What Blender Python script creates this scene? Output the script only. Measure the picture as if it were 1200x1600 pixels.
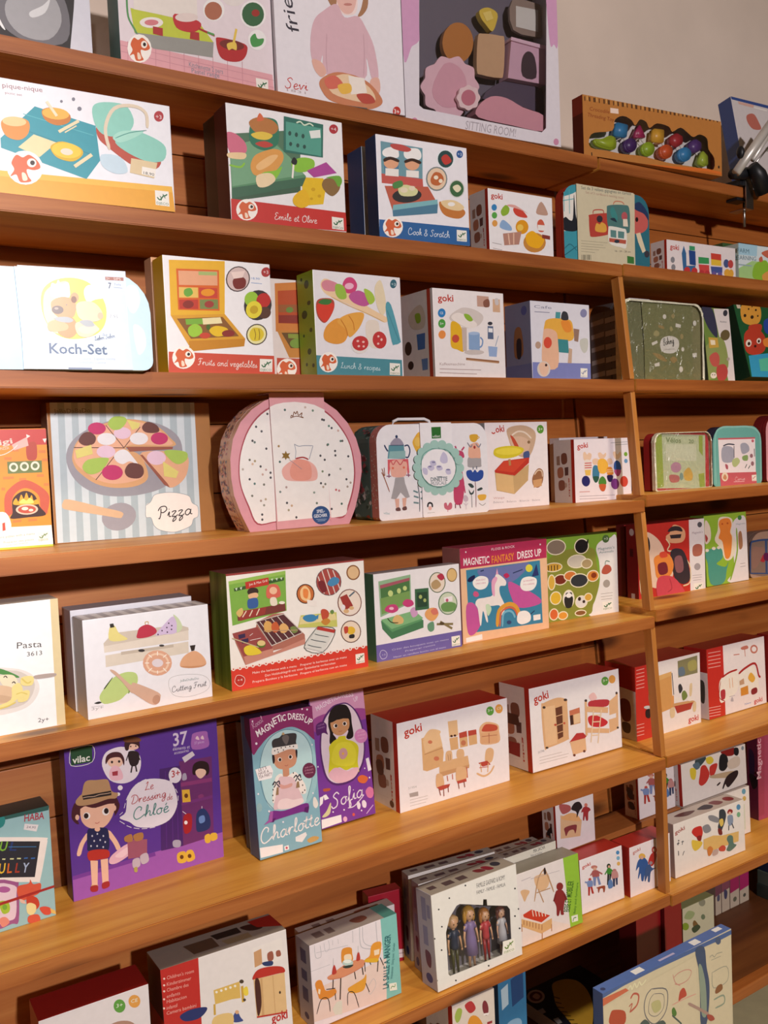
import bpy, bmesh, math, random
from mathutils import Vector, Matrix
# ------------------------------------------------------------------ scene, camera, light, exposure
for _o in list(bpy.data.objects): bpy.data.objects.remove(_o)
SC = bpy.context.scene
COL = SC.collection
EYE = 1.5                                   # eye height in metres
cam_d = bpy.data.cameras.new('camera'); cam = bpy.data.objects.new('camera', cam_d); COL.objects.link(cam)
cam_d.sensor_width = 36.0; cam_d.lens = 32.136; cam_d.clip_start = .05
_r, _u, _w = ((0.833667, -0.550626, -0.042549), (0.068196, 0.026184, 0.997328), (0.54804, 0.834342, -0.05938))
cam.matrix_world = Matrix(((_r[0],_u[0],-_w[0],0),(_r[1],_u[1],-_w[1],0),(_r[2],_u[2],-_w[2],EYE),(0,0,0,1)))
SC.camera = cam
SC.view_settings.view_transform = 'Standard'; SC.view_settings.look = 'None'
SC.view_settings.gamma = 1.0; SC.view_settings.use_curve_mapping = False
SC.view_settings.exposure = -0.06
world = bpy.data.worlds.new('world'); SC.world = world; world.use_nodes = True
world.node_tree.nodes['Background'].inputs[0].default_value = (1, .90, .84, 1)
world.node_tree.nodes['Background'].inputs[1].default_value = .14
def aim(o, at):
    o.rotation_euler = (Vector(at) - Vector(o.location)).to_track_quat('-Z', 'Y').to_euler()
def spot(name, loc, at, power, angle, blend, radius, col):
    d = bpy.data.lights.new(name, 'SPOT'); d.energy = power; d.spot_size = math.radians(angle); d.spot_blend = blend
    d.shadow_soft_size = radius; d.color = col
    o = bpy.data.objects.new(name, d); o.location = loc; COL.objects.link(o); aim(o, at); return o
def area(name, loc, at, power, sx, sy, col):
    d = bpy.data.lights.new(name, 'AREA'); d.energy = power; d.shape = 'RECTANGLE'; d.size = sx; d.size_y = sy; d.color = col
    o = bpy.data.objects.new(name, d); o.location = loc; COL.objects.link(o); aim(o, at); return o
spot('key_spot', (-.75, -2.0, 2.25), (-.20, 1.32, 1.74), 360, 29, 1.0, .05, (1, .95, .95))
spot('shop_spot', (.35, -2.5, 2.45), (1.25, 1.3, 1.40), 455, 82, .8, .08, (1, .915, .90))
spot('ceiling_spot', (.15, .1, 2.8), (.25, 1.2, .40), 78, 56, .85, .12, (1, .86, .62))
spot('ceiling_spot', (1.6, .1, 2.8), (1.65, 1.2, .40), 84, 58, .85, .12, (1, .86, .62))
# ------------------------------------------------------------------ helpers
def lin(c): return c/12.92 if c <= .04045 else ((c+.055)/1.055)**2.4
def rgb(h): return tuple(lin(int(h[i:i+2], 16)/255) for i in (0, 2, 4))
def nodemat(name):
    m = bpy.data.materials.new(name); m.use_nodes = True; nt = m.node_tree
    return m, nt, nt.nodes, nt.links, nt.nodes['Principled BSDF']
def plain(name, h, rough=.5, metal=0., spec=.4, bump=.0, vary=.06, scale=40):
    m, nt, N, L, P = nodemat(name)
    c = rgb(h)
    tc = N.new('ShaderNodeTexCoord'); nz = N.new('ShaderNodeTexNoise'); nz.inputs['Scale'].default_value = scale; nz.inputs['Detail'].default_value = 4
    L.new(tc.outputs['Object'], nz.inputs['Vector'])
    mx = N.new('ShaderNodeMix'); mx.data_type = 'RGBA'
    mx.inputs[6].default_value = (*[x*(1-vary) for x in c], 1); mx.inputs[7].default_value = (*[min(1, x*(1+vary)) for x in c], 1)
    L.new(nz.outputs['Fac'], mx.inputs[0]); L.new(mx.outputs[2], P.inputs['Base Color'])
    P.inputs['Roughness'].default_value = rough; P.inputs['Metallic'].default_value = metal; P.inputs['Specular IOR Level'].default_value = spec
    if bump:
        b = N.new('ShaderNodeBump'); b.inputs['Strength'].default_value = bump; b.inputs['Distance'].default_value = .002
        L.new(nz.outputs['Fac'], b.inputs['Height']); L.new(b.outputs[0], P.inputs['Normal'])
    return m
def printed(name, rough, coat):
    # printed card: the ink colour of each printed shape is a face attribute, mottled a little by a noise texture
    m, nt, N, L, P = nodemat(name)
    at = N.new('ShaderNodeVertexColor'); at.layer_name = 'ink'
    tc = N.new('ShaderNodeTexCoord'); nz = N.new('ShaderNodeTexNoise'); nz.inputs['Scale'].default_value = 90; nz.inputs['Detail'].default_value = 3
    L.new(tc.outputs['Object'], nz.inputs['Vector'])
    mr = N.new('ShaderNodeMapRange'); mr.inputs[3].default_value = .93; mr.inputs[4].default_value = 1.05; L.new(nz.outputs['Fac'], mr.inputs[0])
    mx = N.new('ShaderNodeVectorMath'); mx.operation = 'SCALE'; L.new(at.outputs[0], mx.inputs[0]); L.new(mr.outputs[0], mx.inputs['Scale'])
    L.new(mx.outputs[0], P.inputs['Base Color'])
    P.inputs['Roughness'].default_value = rough; P.inputs['Coat Weight'].default_value = coat; P.inputs['Coat Roughness'].default_value = .25
    return m
def wood(name, dark, mid, light, gx=1.3, gy=26., rough=.5, knots=True, axis='X'):
    m, nt, N, L, P = nodemat(name)
    tc = N.new('ShaderNodeTexCoord'); mp = N.new('ShaderNodeMapping')
    mp.inputs['Scale'].default_value = (gx, gy, gy) if axis == 'X' else (gy, gy, gx)
    L.new(tc.outputs['Object'], mp.inputs[0])
    n1 = N.new('ShaderNodeTexNoise'); n1.inputs['Scale'].default_value = 1.; n1.inputs['Detail'].default_value = 6; n1.inputs['Roughness'].default_value = .62; n1.inputs['Distortion'].default_value = .6
    L.new(mp.outputs[0], n1.inputs['Vector'])
    cr = N.new('ShaderNodeValToRGB'); cr.color_ramp.elements[0].position = .3; cr.color_ramp.elements[1].position = .72
    cr.color_ramp.elements[0].color = (*rgb(dark), 1); cr.color_ramp.elements[1].color = (*rgb(light), 1)
    e = cr.color_ramp.elements.new(.5); e.color = (*rgb(mid), 1)
    L.new(n1.outputs['Fac'], cr.inputs[0]); out = cr.outputs[0]
    if knots:
        mp2 = N.new('ShaderNodeMapping'); mp2.inputs['Scale'].default_value = (3.1, 9., 9.); L.new(tc.outputs['Object'], mp2.inputs[0])
        vo = N.new('ShaderNodeTexVoronoi'); vo.inputs['Scale'].default_value = 1.; vo.inputs['Randomness'].default_value = 1.; L.new(mp2.outputs[0], vo.inputs['Vector'])
        k = N.new('ShaderNodeMapRange'); k.inputs[1].default_value = .08; k.inputs[2].default_value = .2; k.inputs[3].default_value = .8; k.inputs[4].default_value = 0.
        L.new(vo.outputs['Distance'], k.inputs[0])
        mx = N.new('ShaderNodeMix'); mx.data_type = 'RGBA'; L.new(k.outputs[0], mx.inputs[0]); L.new(out, mx.inputs[6]); mx.inputs[7].default_value = (*rgb('3a1808'), 1); out = mx.outputs[2]
    L.new(out, P.inputs['Base Color']); P.inputs['Roughness'].default_value = rough; P.inputs['Coat Weight'].default_value = .08; P.inputs['Coat Roughness'].default_value = .3
    b = N.new('ShaderNodeBump'); b.inputs['Strength'].default_value = .12; b.inputs['Distance'].default_value = .002; L.new(n1.outputs['Fac'], b.inputs['Height']); L.new(b.outputs[0], P.inputs['Normal'])
    return m
def clear(name, tint=(1, 1, 1), crumple=0., gloss=.14, peak=.25):
    m = bpy.data.materials.new(name); m.use_nodes = True; nt = m.node_tree; N = nt.nodes; L = nt.links; N.clear()
    out = N.new('ShaderNodeOutputMaterial'); mix = N.new('ShaderNodeMixShader'); tr = N.new('ShaderNodeBsdfTransparent'); gl = N.new('ShaderNodeBsdfGlossy')
    tr.inputs[0].default_value = (*tint, 1); gl.inputs['Roughness'].default_value = .2
    fr = N.new('ShaderNodeFresnel'); fr.inputs['IOR'].default_value = 1.45
    ad = N.new('ShaderNodeMath'); ad.operation = 'ADD'; ad.inputs[1].default_value = gloss; ad.use_clamp = True
    mn = N.new('ShaderNodeMath'); mn.operation = 'MINIMUM'; mn.inputs[1].default_value = peak
    L.new(fr.outputs[0], ad.inputs[0]); L.new(ad.outputs[0], mn.inputs[0]); L.new(mn.outputs[0], mix.inputs[0]); L.new(tr.outputs[0], mix.inputs[1]); L.new(gl.outputs[0], mix.inputs[2]); L.new(mix.outputs[0], out.inputs[0])
    tc = N.new('ShaderNodeTexCoord'); nz = N.new('ShaderNodeTexNoise'); nz.inputs['Scale'].default_value = 38; nz.inputs['Detail'].default_value = 3; nz.inputs['Distortion'].default_value = 1.5
    L.new(tc.outputs['Object'], nz.inputs['Vector']); b = N.new('ShaderNodeBump'); b.inputs['Strength'].default_value = max(crumple, .02); b.inputs['Distance'].default_value = .012
    L.new(nz.outputs['Fac'], b.inputs['Height']); L.new(b.outputs[0], gl.inputs['Normal']); L.new(b.outputs[0], fr.inputs['Normal'])
    return m
M_PRINT = printed('printed_card', .42, .15)
M_FILM = clear('cling_film', (.99, .99, .99), .7, .02, .15)
M_GLARE = plain('crumpled_film_glare', 'ece8d2', .25, .2, bump=1., vary=.25, scale=95)  # pale colour painted in for the glare on the wrapping film's edges
M_PANE = clear('plastic_pane', (.96, .96, .97), .03, .0, .06)
M_SHELF_LIT = wood('pine_shelf_lit_tone', 'bf7a2c', 'd9983e', 'e8b054')  # pine lightened and yellowed, painting in the bright light on shelf tops
M_EDGE_DIM = wood('pine_edge_dim_tone', '85461b', '9f5a26', 'b8733a', gx=1.6, gy=34.)  # same pine darkened, painting in the weaker light on front edges
M_POST = wood('pine_post', 'a3622a', 'ba7836', 'cc8e4a', axis='Z', knots=False)
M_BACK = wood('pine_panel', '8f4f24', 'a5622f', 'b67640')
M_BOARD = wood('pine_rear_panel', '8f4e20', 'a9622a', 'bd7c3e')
def link(name, bm, mats, parent=None, mw=None, smooth=False):
    me = bpy.data.meshes.new(name); bm.to_mesh(me); bm.free()
    for m in (mats if isinstance(mats, (list, tuple)) else [mats]): me.materials.append(m)
    if smooth:
        for p in me.polygons: p.use_smooth = True
    o = bpy.data.objects.new(name, me); COL.objects.link(o)
    if parent: o.parent = parent
    if mw is not None: o.matrix_world = mw if not parent else mw
    return o
def tag(o, label=None, cat=None, group=None, kind=None):
    if label: o['label'] = label
    if cat: o['category'] = cat
    if group: o['group'] = group
    if kind: o['kind'] = kind
    return o
def inkl(bm): return bm.loops.layers.float_color.get('ink') or bm.loops.layers.float_color.new('ink')
def paint(bm, faces, h):
    lay = inkl(bm); c = (*rgb(h), 1)
    for f in faces:
        for l in f.loops: l[lay] = c
def cube(bm, x0, y0, z0, x1, y1, z1, ink=None, bevel=0.):
    g = bmesh.ops.create_cube(bm, size=1.)
    vs = g['verts']
    for v in vs: v.co = Vector((x0+(v.co.x+.5)*(x1-x0), y0+(v.co.y+.5)*(y1-y0), z0+(v.co.z+.5)*(z1-z0)))
    fs = list({f for v in vs for f in v.link_faces})
    if bevel:
        r = bmesh.ops.bevel(bm, geom=list({e for f in fs for e in f.edges}), offset=bevel, segments=2, affect='EDGES', profile=.6)
        fs = list({f for v in r['verts'] for f in v.link_faces} | {f for f in fs if f.is_valid})
    if ink: paint(bm, fs, ink)
    return fs
def tube(bm, pts, r, n=8, ink=None, cap=True):
    pts = [Vector(p) for p in pts]; rings = []
    for i, p in enumerate(pts):
        t = (pts[min(i+1, len(pts)-1)]-pts[max(i-1, 0)]).normalized()
        a = t.cross(Vector((0, 0, 1))) if abs(t.z) < .9 else t.cross(Vector((1, 0, 0)))
        a.normalize(); b = t.cross(a); rr = r[i] if isinstance(r, (list, tuple)) else r
        rings.append([bm.verts.new(p+(a*math.cos(2*math.pi*k/n)+b*math.sin(2*math.pi*k/n))*rr) for k in range(n)])
    fs = []
    for i in range(len(rings)-1):
        for k in range(n): fs.append(bm.faces.new((rings[i][k], rings[i][(k+1) % n], rings[i+1][(k+1) % n], rings[i+1][k])))
    if cap: fs.append(bm.faces.new(rings[0][::-1])); fs.append(bm.faces.new(rings[-1]))
    if ink: paint(bm, fs, ink)
    return fs
def ball(bm, c, rx, ry, rz, ink=None, seg=14):
    g = bmesh.ops.create_uvsphere(bm, u_segments=seg, v_segments=max(6, seg*2//3), radius=1.)
    for v in g['verts']: v.co = Vector((c[0]+v.co.x*rx, c[1]+v.co.y*ry, c[2]+v.co.z*rz))
    fs = list({f for v in g['verts'] for f in v.link_faces})
    if ink: paint(bm, fs, ink)
    return fs
def smooth_pts(P, closed, n=4):
    m = len(P); out = []
    for i in (range(m) if closed else range(m-1)):
        if closed: a, b, c, d = P[i-1], P[i], P[(i+1) % m], P[(i+2) % m]
        else: a, b, c, d = P[max(i-1, 0)], P[i], P[i+1], P[min(i+2, m-1)]
        for k in range(n):
            t = k/n
            out.append(tuple(.5*(2*b[j]+(c[j]-a[j])*t+(2*a[j]-5*b[j]+4*c[j]-d[j])*t*t+(3*b[j]-a[j]-3*c[j]+d[j])*t**3) for j in (0, 1)))
    if not closed: out.append(P[-1])
    return out
def prism(bm, P, y0, y1, ink=None, ink_side=None):
    """closed outline P of (x, z) extruded from y0 (front) to y1 (back)"""
    a = [bm.verts.new((x, y0, z)) for x, z in P]; b = [bm.verts.new((x, y1, z)) for x, z in P]
    f1 = bm.faces.new(a); f2 = bm.faces.new(b[::-1]); fs = []
    n = len(P)
    for i in range(n): fs.append(bm.faces.new((a[i], b[i], b[(i+1) % n], a[(i+1) % n])))
    bmesh.ops.recalc_face_normals(bm, faces=[f1, f2]+fs)
    if ink: paint(bm, [f1, f2], ink); paint(bm, fs, ink_side or ink)
    return [f1], fs
def plate_with_hole(bm, W, H, hole, y, thick, ink, edge=None):
    """front plate W x H with a hole outline, thickness into +y"""
    edges = []; rings = []
    for P in ([(0, 0), (W, 0), (W, H), (0, H)], hole):
        vs = [bm.verts.new((x, y, z)) for x, z in P]; rings.append(vs)
        for i in range(len(vs)): edges.append(bm.edges.new((vs[i], vs[(i+1) % len(vs)])))
    g = bmesh.ops.triangle_fill(bm, edges=edges, use_beauty=True, normal=(0, -1, 0))
    fs = [f for f in g['geom'] if isinstance(f, bmesh.types.BMFace)]
    paint(bm, fs, ink)
    r = bmesh.ops.extrude_face_region(bm, geom=fs)
    nv = [v for v in r['geom'] if isinstance(v, bmesh.types.BMVert)]
    for v in nv: v.co.y += thick
    paint(bm, [f for f in bm.faces if f not in fs and any(v in nv for v in f.verts)], edge or ink)
    bmesh.ops.recalc_face_normals(bm, faces=list(bm.faces))
# ------------------------------------------------------------------ handwriting strokes (cap height 2, x-height 1)
CUR = {
'a':(1.05,[[(.8,.8),(.5,1),(.15,.65),(.15,.2),(.4,0),(.7,.3),(.85,.95),(.8,.2),(1.05,.1)]]),
'b':(.95,[[(0,.3),(.3,1.2),(.35,2),(.2,1.9),(.15,.3),(.4,0),(.75,.3),(.7,.8),(.4,.8),(.95,.7)]]),
'c':(.85,[[(.75,.8),(.5,1),(.15,.6),(.2,.1),(.5,0),(.85,.25)]]),
'd':(1.1,[[(.8,.8),(.5,1),(.15,.6),(.2,.1),(.5,.05),(.8,.5),(.95,2),(.85,.3),(1.1,.1)]]),
'e':(.85,[[(.05,.4),(.5,.55),(.65,.85),(.4,1),(.15,.6),(.2,.1),(.5,0),(.85,.25)]]),
'f':(.7,[[(0,.2),(.35,1.1),(.5,2),(.3,2),(.25,.8),(.2,-.8),(.4,-.5),(.35,.1),(.7,.2)]]),
'g':(1.,[[(.8,.8),(.5,1),(.15,.65),(.2,.15),(.5,.1),(.8,.8),(.7,-.6),(.35,-.9),(.2,-.5),(1.,.2)]]),
'h':(1.,[[(0,.2),(.35,1.3),(.35,2),(.2,1.8),(.15,0)],[(.15,.3),(.5,.95),(.7,.8),(.7,.15),(1.,.15)]]),
'i':(.5,[[(0,.3),(.25,.95),(.2,.2),(.5,.15)],[(.3,1.35),(.33,1.45)]]),
'k':(.95,[[(0,.2),(.35,1.3),(.35,2),(.2,1.8),(.15,0)],[(.15,.4),(.6,1),(.6,.6),(.2,.5),(.95,.05)]]),
'l':(.5,[[(0,.2),(.4,1.4),(.35,2),(.2,1.7),(.2,.2),(.5,.15)]]),
'm':(1.5,[[(0,.7),(.15,.95),(.15,0)],[(.15,.4),(.45,.95),(.6,.8),(.6,0)],[(.6,.4),(.95,.95),(1.1,.8),(1.1,.15),(1.5,.15)]]),
'n':(1.05,[[(0,.7),(.15,.95),(.15,0)],[(.15,.4),(.5,.95),(.7,.8),(.7,.15),(1.05,.15)]]),
'o':(.95,[[(.5,1),(.15,.7),(.15,.2),(.45,0),(.75,.3),(.7,.8),(.5,1),(.95,.8)]]),
'p':(1.,[[(0,.6),(.2,.95),(.1,-.9)],[(.15,.3),(.4,.95),(.75,.7),(.65,.1),(.3,.05),(1.,.15)]]),
'q':(1.,[[(.8,.8),(.5,1),(.15,.6),(.2,.1),(.6,.2),(.8,.9),(.75,-.9),(1.,.2)]]),
'r':(.8,[[(0,.3),(.2,.95),(.25,.8),(.2,0)],[(.2,.4),(.45,.9),(.75,.85)]]),
's':(.75,[[(0,.2),(.5,1),(.35,.7),(.6,.25),(.3,0),(.05,.15)],[(.4,.03),(.75,.2)]]),
't':(.65,[[(0,.3),(.3,1.1),(.3,1.7),(.2,.2),(.65,.15)],[(.02,1.15),(.6,1.25)]]),
'u':(1.,[[(0,.4),(.15,.95),(.15,.2),(.4,0),(.7,.3),(.75,.95),(.72,.15),(1.,.15)]]),
'v':(.9,[[(0,.6),(.15,.95),(.3,.05),(.7,.9),(.9,.8)]]),
'z':(.85,[[(.05,.8),(.3,.98),(.6,.9),(.1,.1),(.5,.05),(.6,-.4),(.2,-.8),(.3,-.3),(.85,.3)]]),
'&':(1.3,[[(1.1,.7),(.7,0),(.3,0),(.1,.4),(.8,1.4),(.6,1.9),(.35,1.5),(1.1,.05)]]),
'P':(1.2,[[(.35,1.7),(.35,.8),(.2,0),(.05,.1)],[(0,1.3),(.3,1.9),(.9,1.95),(1.1,1.4),(.7,.95),(.4,1.)]]),
'C':(1.5,[[(.9,1.3),(1.,1.8),(.6,2.05),(.15,1.5),(.05,.6),(.4,0),(1.,.15),(1.5,.6)]]),
'F':(1.2,[[(0,1.5),(.3,1.95),(1.2,1.9)],[(.6,1.9),(.5,.6),(.2,0),(-.1,.2)],[(.25,1.),(.9,1.1)]]),
'E':(1.2,[[(1.,1.7),(.6,2),(.25,1.5),(.6,1.1),(.15,.6),(.3,.05),(.8,.1),(1.2,.5)]]),
'O':(1.4,[[(.7,2),(.15,1.4),(.1,.5),(.5,0),(1.1,.4),(1.2,1.4),(.7,2),(.6,1.7),(1.3,1.6)]]),
'L':(1.2,[[(.2,1.5),(.6,2),(.5,1.2),(.2,.2),(.1,.05),(.6,.15),(1.2,.05)]]),
'S':(1.2,[[(1.1,1.6),(.8,2),(.35,1.6),(.8,.9),(.7,.15),(.2,0),(0,.4)]]),
'D':(1.5,[[(.5,1.8),(.4,.8),(.2,.05),(.9,.1),(1.4,.9),(1.,1.8),(.3,1.95),(0,1.5)]]),
'K':(1.3,[[(.3,1.9),(.3,.8),(.1,0)],[(1.1,1.9),(.3,.9),(.7,.6),(1.3,0)]]),
'B':(1.2,[[(.35,1.8),(.3,.8),(.2,0)],[(.1,1.6),(.7,2),(1.,1.5),(.4,1.05),(1.,.6),(.6,0),(.1,.1)]]),
'R':(1.3,[[(.35,1.8),(.3,.8),(.15,0)],[(.05,1.5),(.7,2),(1.,1.5),(.4,1.),(.9,.3),(1.3,.1)]]),
' ':(.7,[]),'-':(.6,[[(.1,.6),(.5,.6)]]),
}
CUR['é'] = (CUR['e'][0], CUR['e'][1]+[[(.4,1.25),(.6,1.6)]])
# ------------------------------------------------------------------ printing: shapes laid on a flat face
EPS = .00009
_txt = {}
def text_mesh(s, bold):
    k = (s, bold)
    if k not in _txt:
        cu = bpy.data.curves.new('lettering', 'FONT'); cu.body = s; cu.size = 1.; cu.resolution_u = 2
        if bold: cu.offset = .018
        o = bpy.data.objects.new('lettering', cu); COL.objects.link(o)
        me = bpy.data.meshes.new_from_object(o.evaluated_get(bpy.context.evaluated_depsgraph_get()))
        V = [(v.co.x, v.co.y) for v in me.vertices]; F = [tuple(p.vertices) for p in me.polygons]
        bpy.data.objects.remove(o); bpy.data.curves.remove(cu); bpy.data.meshes.remove(me)
        _txt[k] = (V, F)
    return _txt[k]
def draw(bm, dsl, W, H, to3, nrm):
    """to3(x, z) -> point on the face (metres from its lower left corner), nrm = outward normal"""
    ink = 'ffffff'; boxes = []
    if not dsl: return
    def place(poly2, faces):
        xs = [p[0] for p in poly2]; zs = [p[1] for p in poly2]
        bb = (min(xs), min(zs), max(xs), max(zs)); lv = 0
        for q, l in boxes:
            if l >= lv and bb[0] < q[2] and q[0] < bb[2] and bb[1] < q[3] and q[1] < bb[3]: lv = l
        lv += 1; boxes.append((bb, lv))
        vs = [bm.verts.new(to3(x, z)+nrm*(EPS*lv)) for x, z in poly2]
        fs = []
        for f in faces:
            try: fs.append(bm.faces.new([vs[i] for i in f]))
            except ValueError: pass
        for f in fs:
            f.normal_update()
            if f.normal.dot(nrm) < 0: f.normal_flip()
        paint(bm, fs, ink)
    def ribbon(P, w):
        n = len(P); L = []
        for i in range(n):
            a = P[max(i-1, 0)]; b = P[min(i+1, n-1)]; dx, dz = b[0]-a[0], b[1]-a[1]; l = math.hypot(dx, dz) or 1e-9
            ww = w/2*(.55 if i in (0, n-1) and n > 2 else 1)
            L.append((-dz/l*ww, dx/l*ww))
        V = []
        for (x, z), (ox, oz) in zip(P, L): V += [(x+ox, z+oz), (x-ox, z-oz)]
        place(V, [(2*i, 2*i+1, 2*i+3, 2*i+2) for i in range(n-1)])
    for seg in dsl.split('/'):
        k = seg[0]; body = seg[2:]
        if k == 'c': ink = body; continue
        txt = None
        if '|' in body: body, txt = body.split('|', 1)
        v = [float(x) for x in body.split()]
        U = lambda i: (v[i]/1000*W, (1-v[i+1]/1000)*H)
        if k in 'ps':
            P = [U(i) for i in range(0, len(v), 2)]
            if k == 's': P = smooth_pts(P, True)
            place(P, [tuple(range(len(P)))])
        elif k == 'e':
            cx, cz = U(0); n = 20 if max(abs(v[2]), abs(v[5]))*W/1000 > .006 else 10
            P = [(cx+(v[2]*math.cos(t)+v[4]*math.sin(t))*W/1000, cz-(v[3]*math.cos(t)+v[5]*math.sin(t))*H/1000) for t in [2*math.pi*q/n for q in range(n)]]
            place(P, [tuple(range(n))])
        elif k in 'lk':
            P = [U(i) for i in range(1, len(v), 2)]
            if k == 'k' and len(P) > 2: P = smooth_pts(P, False)
            ribbon(P, v[0]/1000)
        else:
            h = v[0]/1000; a = U(1); b = U(3); L = math.hypot(b[0]-a[0], b[1]-a[1]) or 1e-6
            ex = ((b[0]-a[0])/L, (b[1]-a[1])/L); ey = (-ex[1], ex[0])
            if k == 'n':
                tot = sum(CUR.get(ch, CUR['o'])[0] for ch in txt); sx = L/tot; sy = h/2; x = 0
                for ch in txt:
                    ad, ST = CUR.get(ch, CUR['o'])
                    for st in ST:
                        P = smooth_pts([((x+q[0])*sx+q[1]*sy*.12, q[1]*sy) for q in st], False, 4) if len(st) > 2 else [((x+q[0])*sx, q[1]*sy) for q in st]
                        ribbon([(a[0]+ex[0]*p+ey[0]*q, a[1]+ex[1]*p+ey[1]*q) for p, q in P], h*.085)
                    x += ad
            else:
                V, F = text_mesh(txt, k == 'b')
                if not V: continue
                mx = max(p[0] for p in V); mn = min(p[0] for p in V); sx = L/(mx-mn); sy = h/.72; sh = .2 if k == 'i' else 0
                place([(a[0]+ex[0]*((x-mn)*sx+z*sy*sh)+ey[0]*z*sy, a[1]+ex[1]*((x-mn)*sx+z*sy*sh)+ey[1]*z*sy) for x, z in V], F)
def flecks(bm, outline, y0, y1, inks, n, seed, size=.006):
    # small printed flecks on the bent left wall of a suitcase
    rnd = random.Random(seed); W2 = sum(p[0] for p in outline)/len(outline)
    ed = [(outline[i-1], outline[i]) for i in range(len(outline)) if (outline[i-1][0]+outline[i][0])/2 < W2*.75]
    wt = [math.dist(a, b) for a, b in ed]
    for _ in range(n):
        a, b = rnd.choices(ed, wt)[0]; t = rnd.uniform(.1, .9); c = Vector((a[0]+(b[0]-a[0])*t, rnd.uniform(y0, y1), a[1]+(b[1]-a[1])*t))
        e = Vector((b[0]-a[0], 0, b[1]-a[1])).normalized(); nr = Vector((0, 1, 0)).cross(e)
        if nr.x > 0: nr = -nr
        s = size*rnd.uniform(.5, 1.1); th = rnd.uniform(0, 3.1); P = []
        for k in range(5):
            q = th+k*1.2566; u_ = math.cos(q)*s*.75; v_ = math.sin(q)*s*(.35 if k % 2 else .75)
            P.append(bm.verts.new(c+e*max(-wt[0]*9, min(v_, math.dist(a, b)*.5))+Vector((0, 1, 0))*u_+nr*EPS*2))
        f = bm.faces.new(P); f.normal_update()
        if f.normal.dot(nr) < 0: f.normal_flip()
        paint(bm, [f], rnd.choice(inks))
def frame(X, Y, Z, yaw, lean, dep):
    return Matrix.Translation((X, Y, Z+EYE+dep*math.sin(max(lean, 0)))) @ Matrix.Rotation(yaw, 4, 'Z') @ Matrix.Rotation(-lean, 4, 'X')
FRONT = Vector((0, -1, 0)); LEFT = Vector((-1, 0, 0)); UP = Vector((0, 0, 1))
def decorate(bm, W, H, D, art, sart, tart):
    draw(bm, art, W, H, lambda x, z: Vector((x, 0, z)), FRONT)
    draw(bm, sart, D, H, lambda x, z: Vector((0, D-x, z)), LEFT)
    draw(bm, tart, W, D, lambda x, z: Vector((x, z, H)), UP)
def carton(name, label, g, W, H, D, base, side, top, art, sart='', tart='', mw=None, cat='box'):
    bm = bmesh.new(); inkl(bm)
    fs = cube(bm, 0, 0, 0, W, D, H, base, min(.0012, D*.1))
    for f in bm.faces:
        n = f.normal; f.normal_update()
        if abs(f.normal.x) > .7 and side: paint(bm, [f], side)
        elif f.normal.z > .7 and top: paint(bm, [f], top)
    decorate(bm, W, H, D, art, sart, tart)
    o = link(name, bm, M_PRINT); o.matrix_world = mw
    return tag(o, label, cat, g)

# ------------------------------------------------------------------ the room
XJ = 1.4898
def yback(z): return 1.50+.08*z
def structure(name, x0, y0, z0, x1, y1, z1, m):
    bm = bmesh.new(); cube(bm, x0, y0, z0, x1, y1, z1); return tag(link(name, bm, m), kind='structure')
M_PLASTER = plain('rough_plaster', 'd6c6b8', .9, spec=.1, bump=.6, vary=.16, scale=4)
M_CEIL = plain('white_ceiling', 'c9bfae', .9, spec=.1)
shop_paint = plain('brown_shop_wall', '7d6a55', .9, spec=.1)
M_FLOOR = plain('cream_floor', 'd8cda0', .6, vary=.14, scale=22)
structure('wall_back', -3, 1.62, 0, 4.6, 1.74, 2.9, M_PLASTER)
structure('wall_left', -3.1, -4.2, 0, -3, 1.74, 2.9, shop_paint)
structure('wall_right', 4.6, -4.2, 0, 4.7, 1.74, 2.9, shop_paint)
structure('wall_front', -3.1, -4.3, 0, 4.7, -4.2, 2.9, shop_paint)
structure('ceiling', -3.1, -4.3, 2.9, 4.7, 1.74, 3., M_CEIL)
structure('floor', -3.1, -4.3, -.1, 4.7, 1.74, 0, M_FLOOR)
# ------------------------------------------------------------------ shelving: two bays of pine shelves
LEV = {'A': (0.6158, 0.6141, 1.3838, .0245), 'B': (0.3791, 0.3810, 1.3247, .0245), 'C': (0.1387, 0.1404, 1.3000, .0245), 'D': (-0.1109, -0.1009, 1.2807, .0245), 'E': (-0.3512, -0.3394, 1.2624, .0245), 'F': (-0.6443, -0.6431, 1.2432, .0245), 'G': (-0.9327, -0.9380, 1.2405, .0245)}       # name: left top z, right top z, front y, thickness  (relative to the eye)
bay_l = bpy.data.objects.new('wall_shelving', None); bay_r = bpy.data.objects.new('wall_shelving', None)
PM = {}
def root(o, loc, label, cat, group=None, mw=None):
    COL.objects.link(o); M = mw if mw is not None else Matrix.Translation(loc)
    o.matrix_basis = M; PM[o.name] = M; tag(o, label, cat, group); return o
def child(o, parent, mw=None):
    o.parent = parent; o.matrix_parent_inverse = PM[parent.name].inverted(); o.matrix_basis = mw if mw is not None else Matrix.Identity(4)
    PM[o.name] = mw if mw is not None else Matrix.Identity(4); return o
root(bay_l, (.6, 1.45, 0), 'wide pine shelving bay filling most of the wall, left of the slim posts', 'shelving')
root(bay_r, (2.3, 1.45, 0), 'pine shelving bay right of the slim posts, its lower shelves a little higher', 'shelving')
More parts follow.
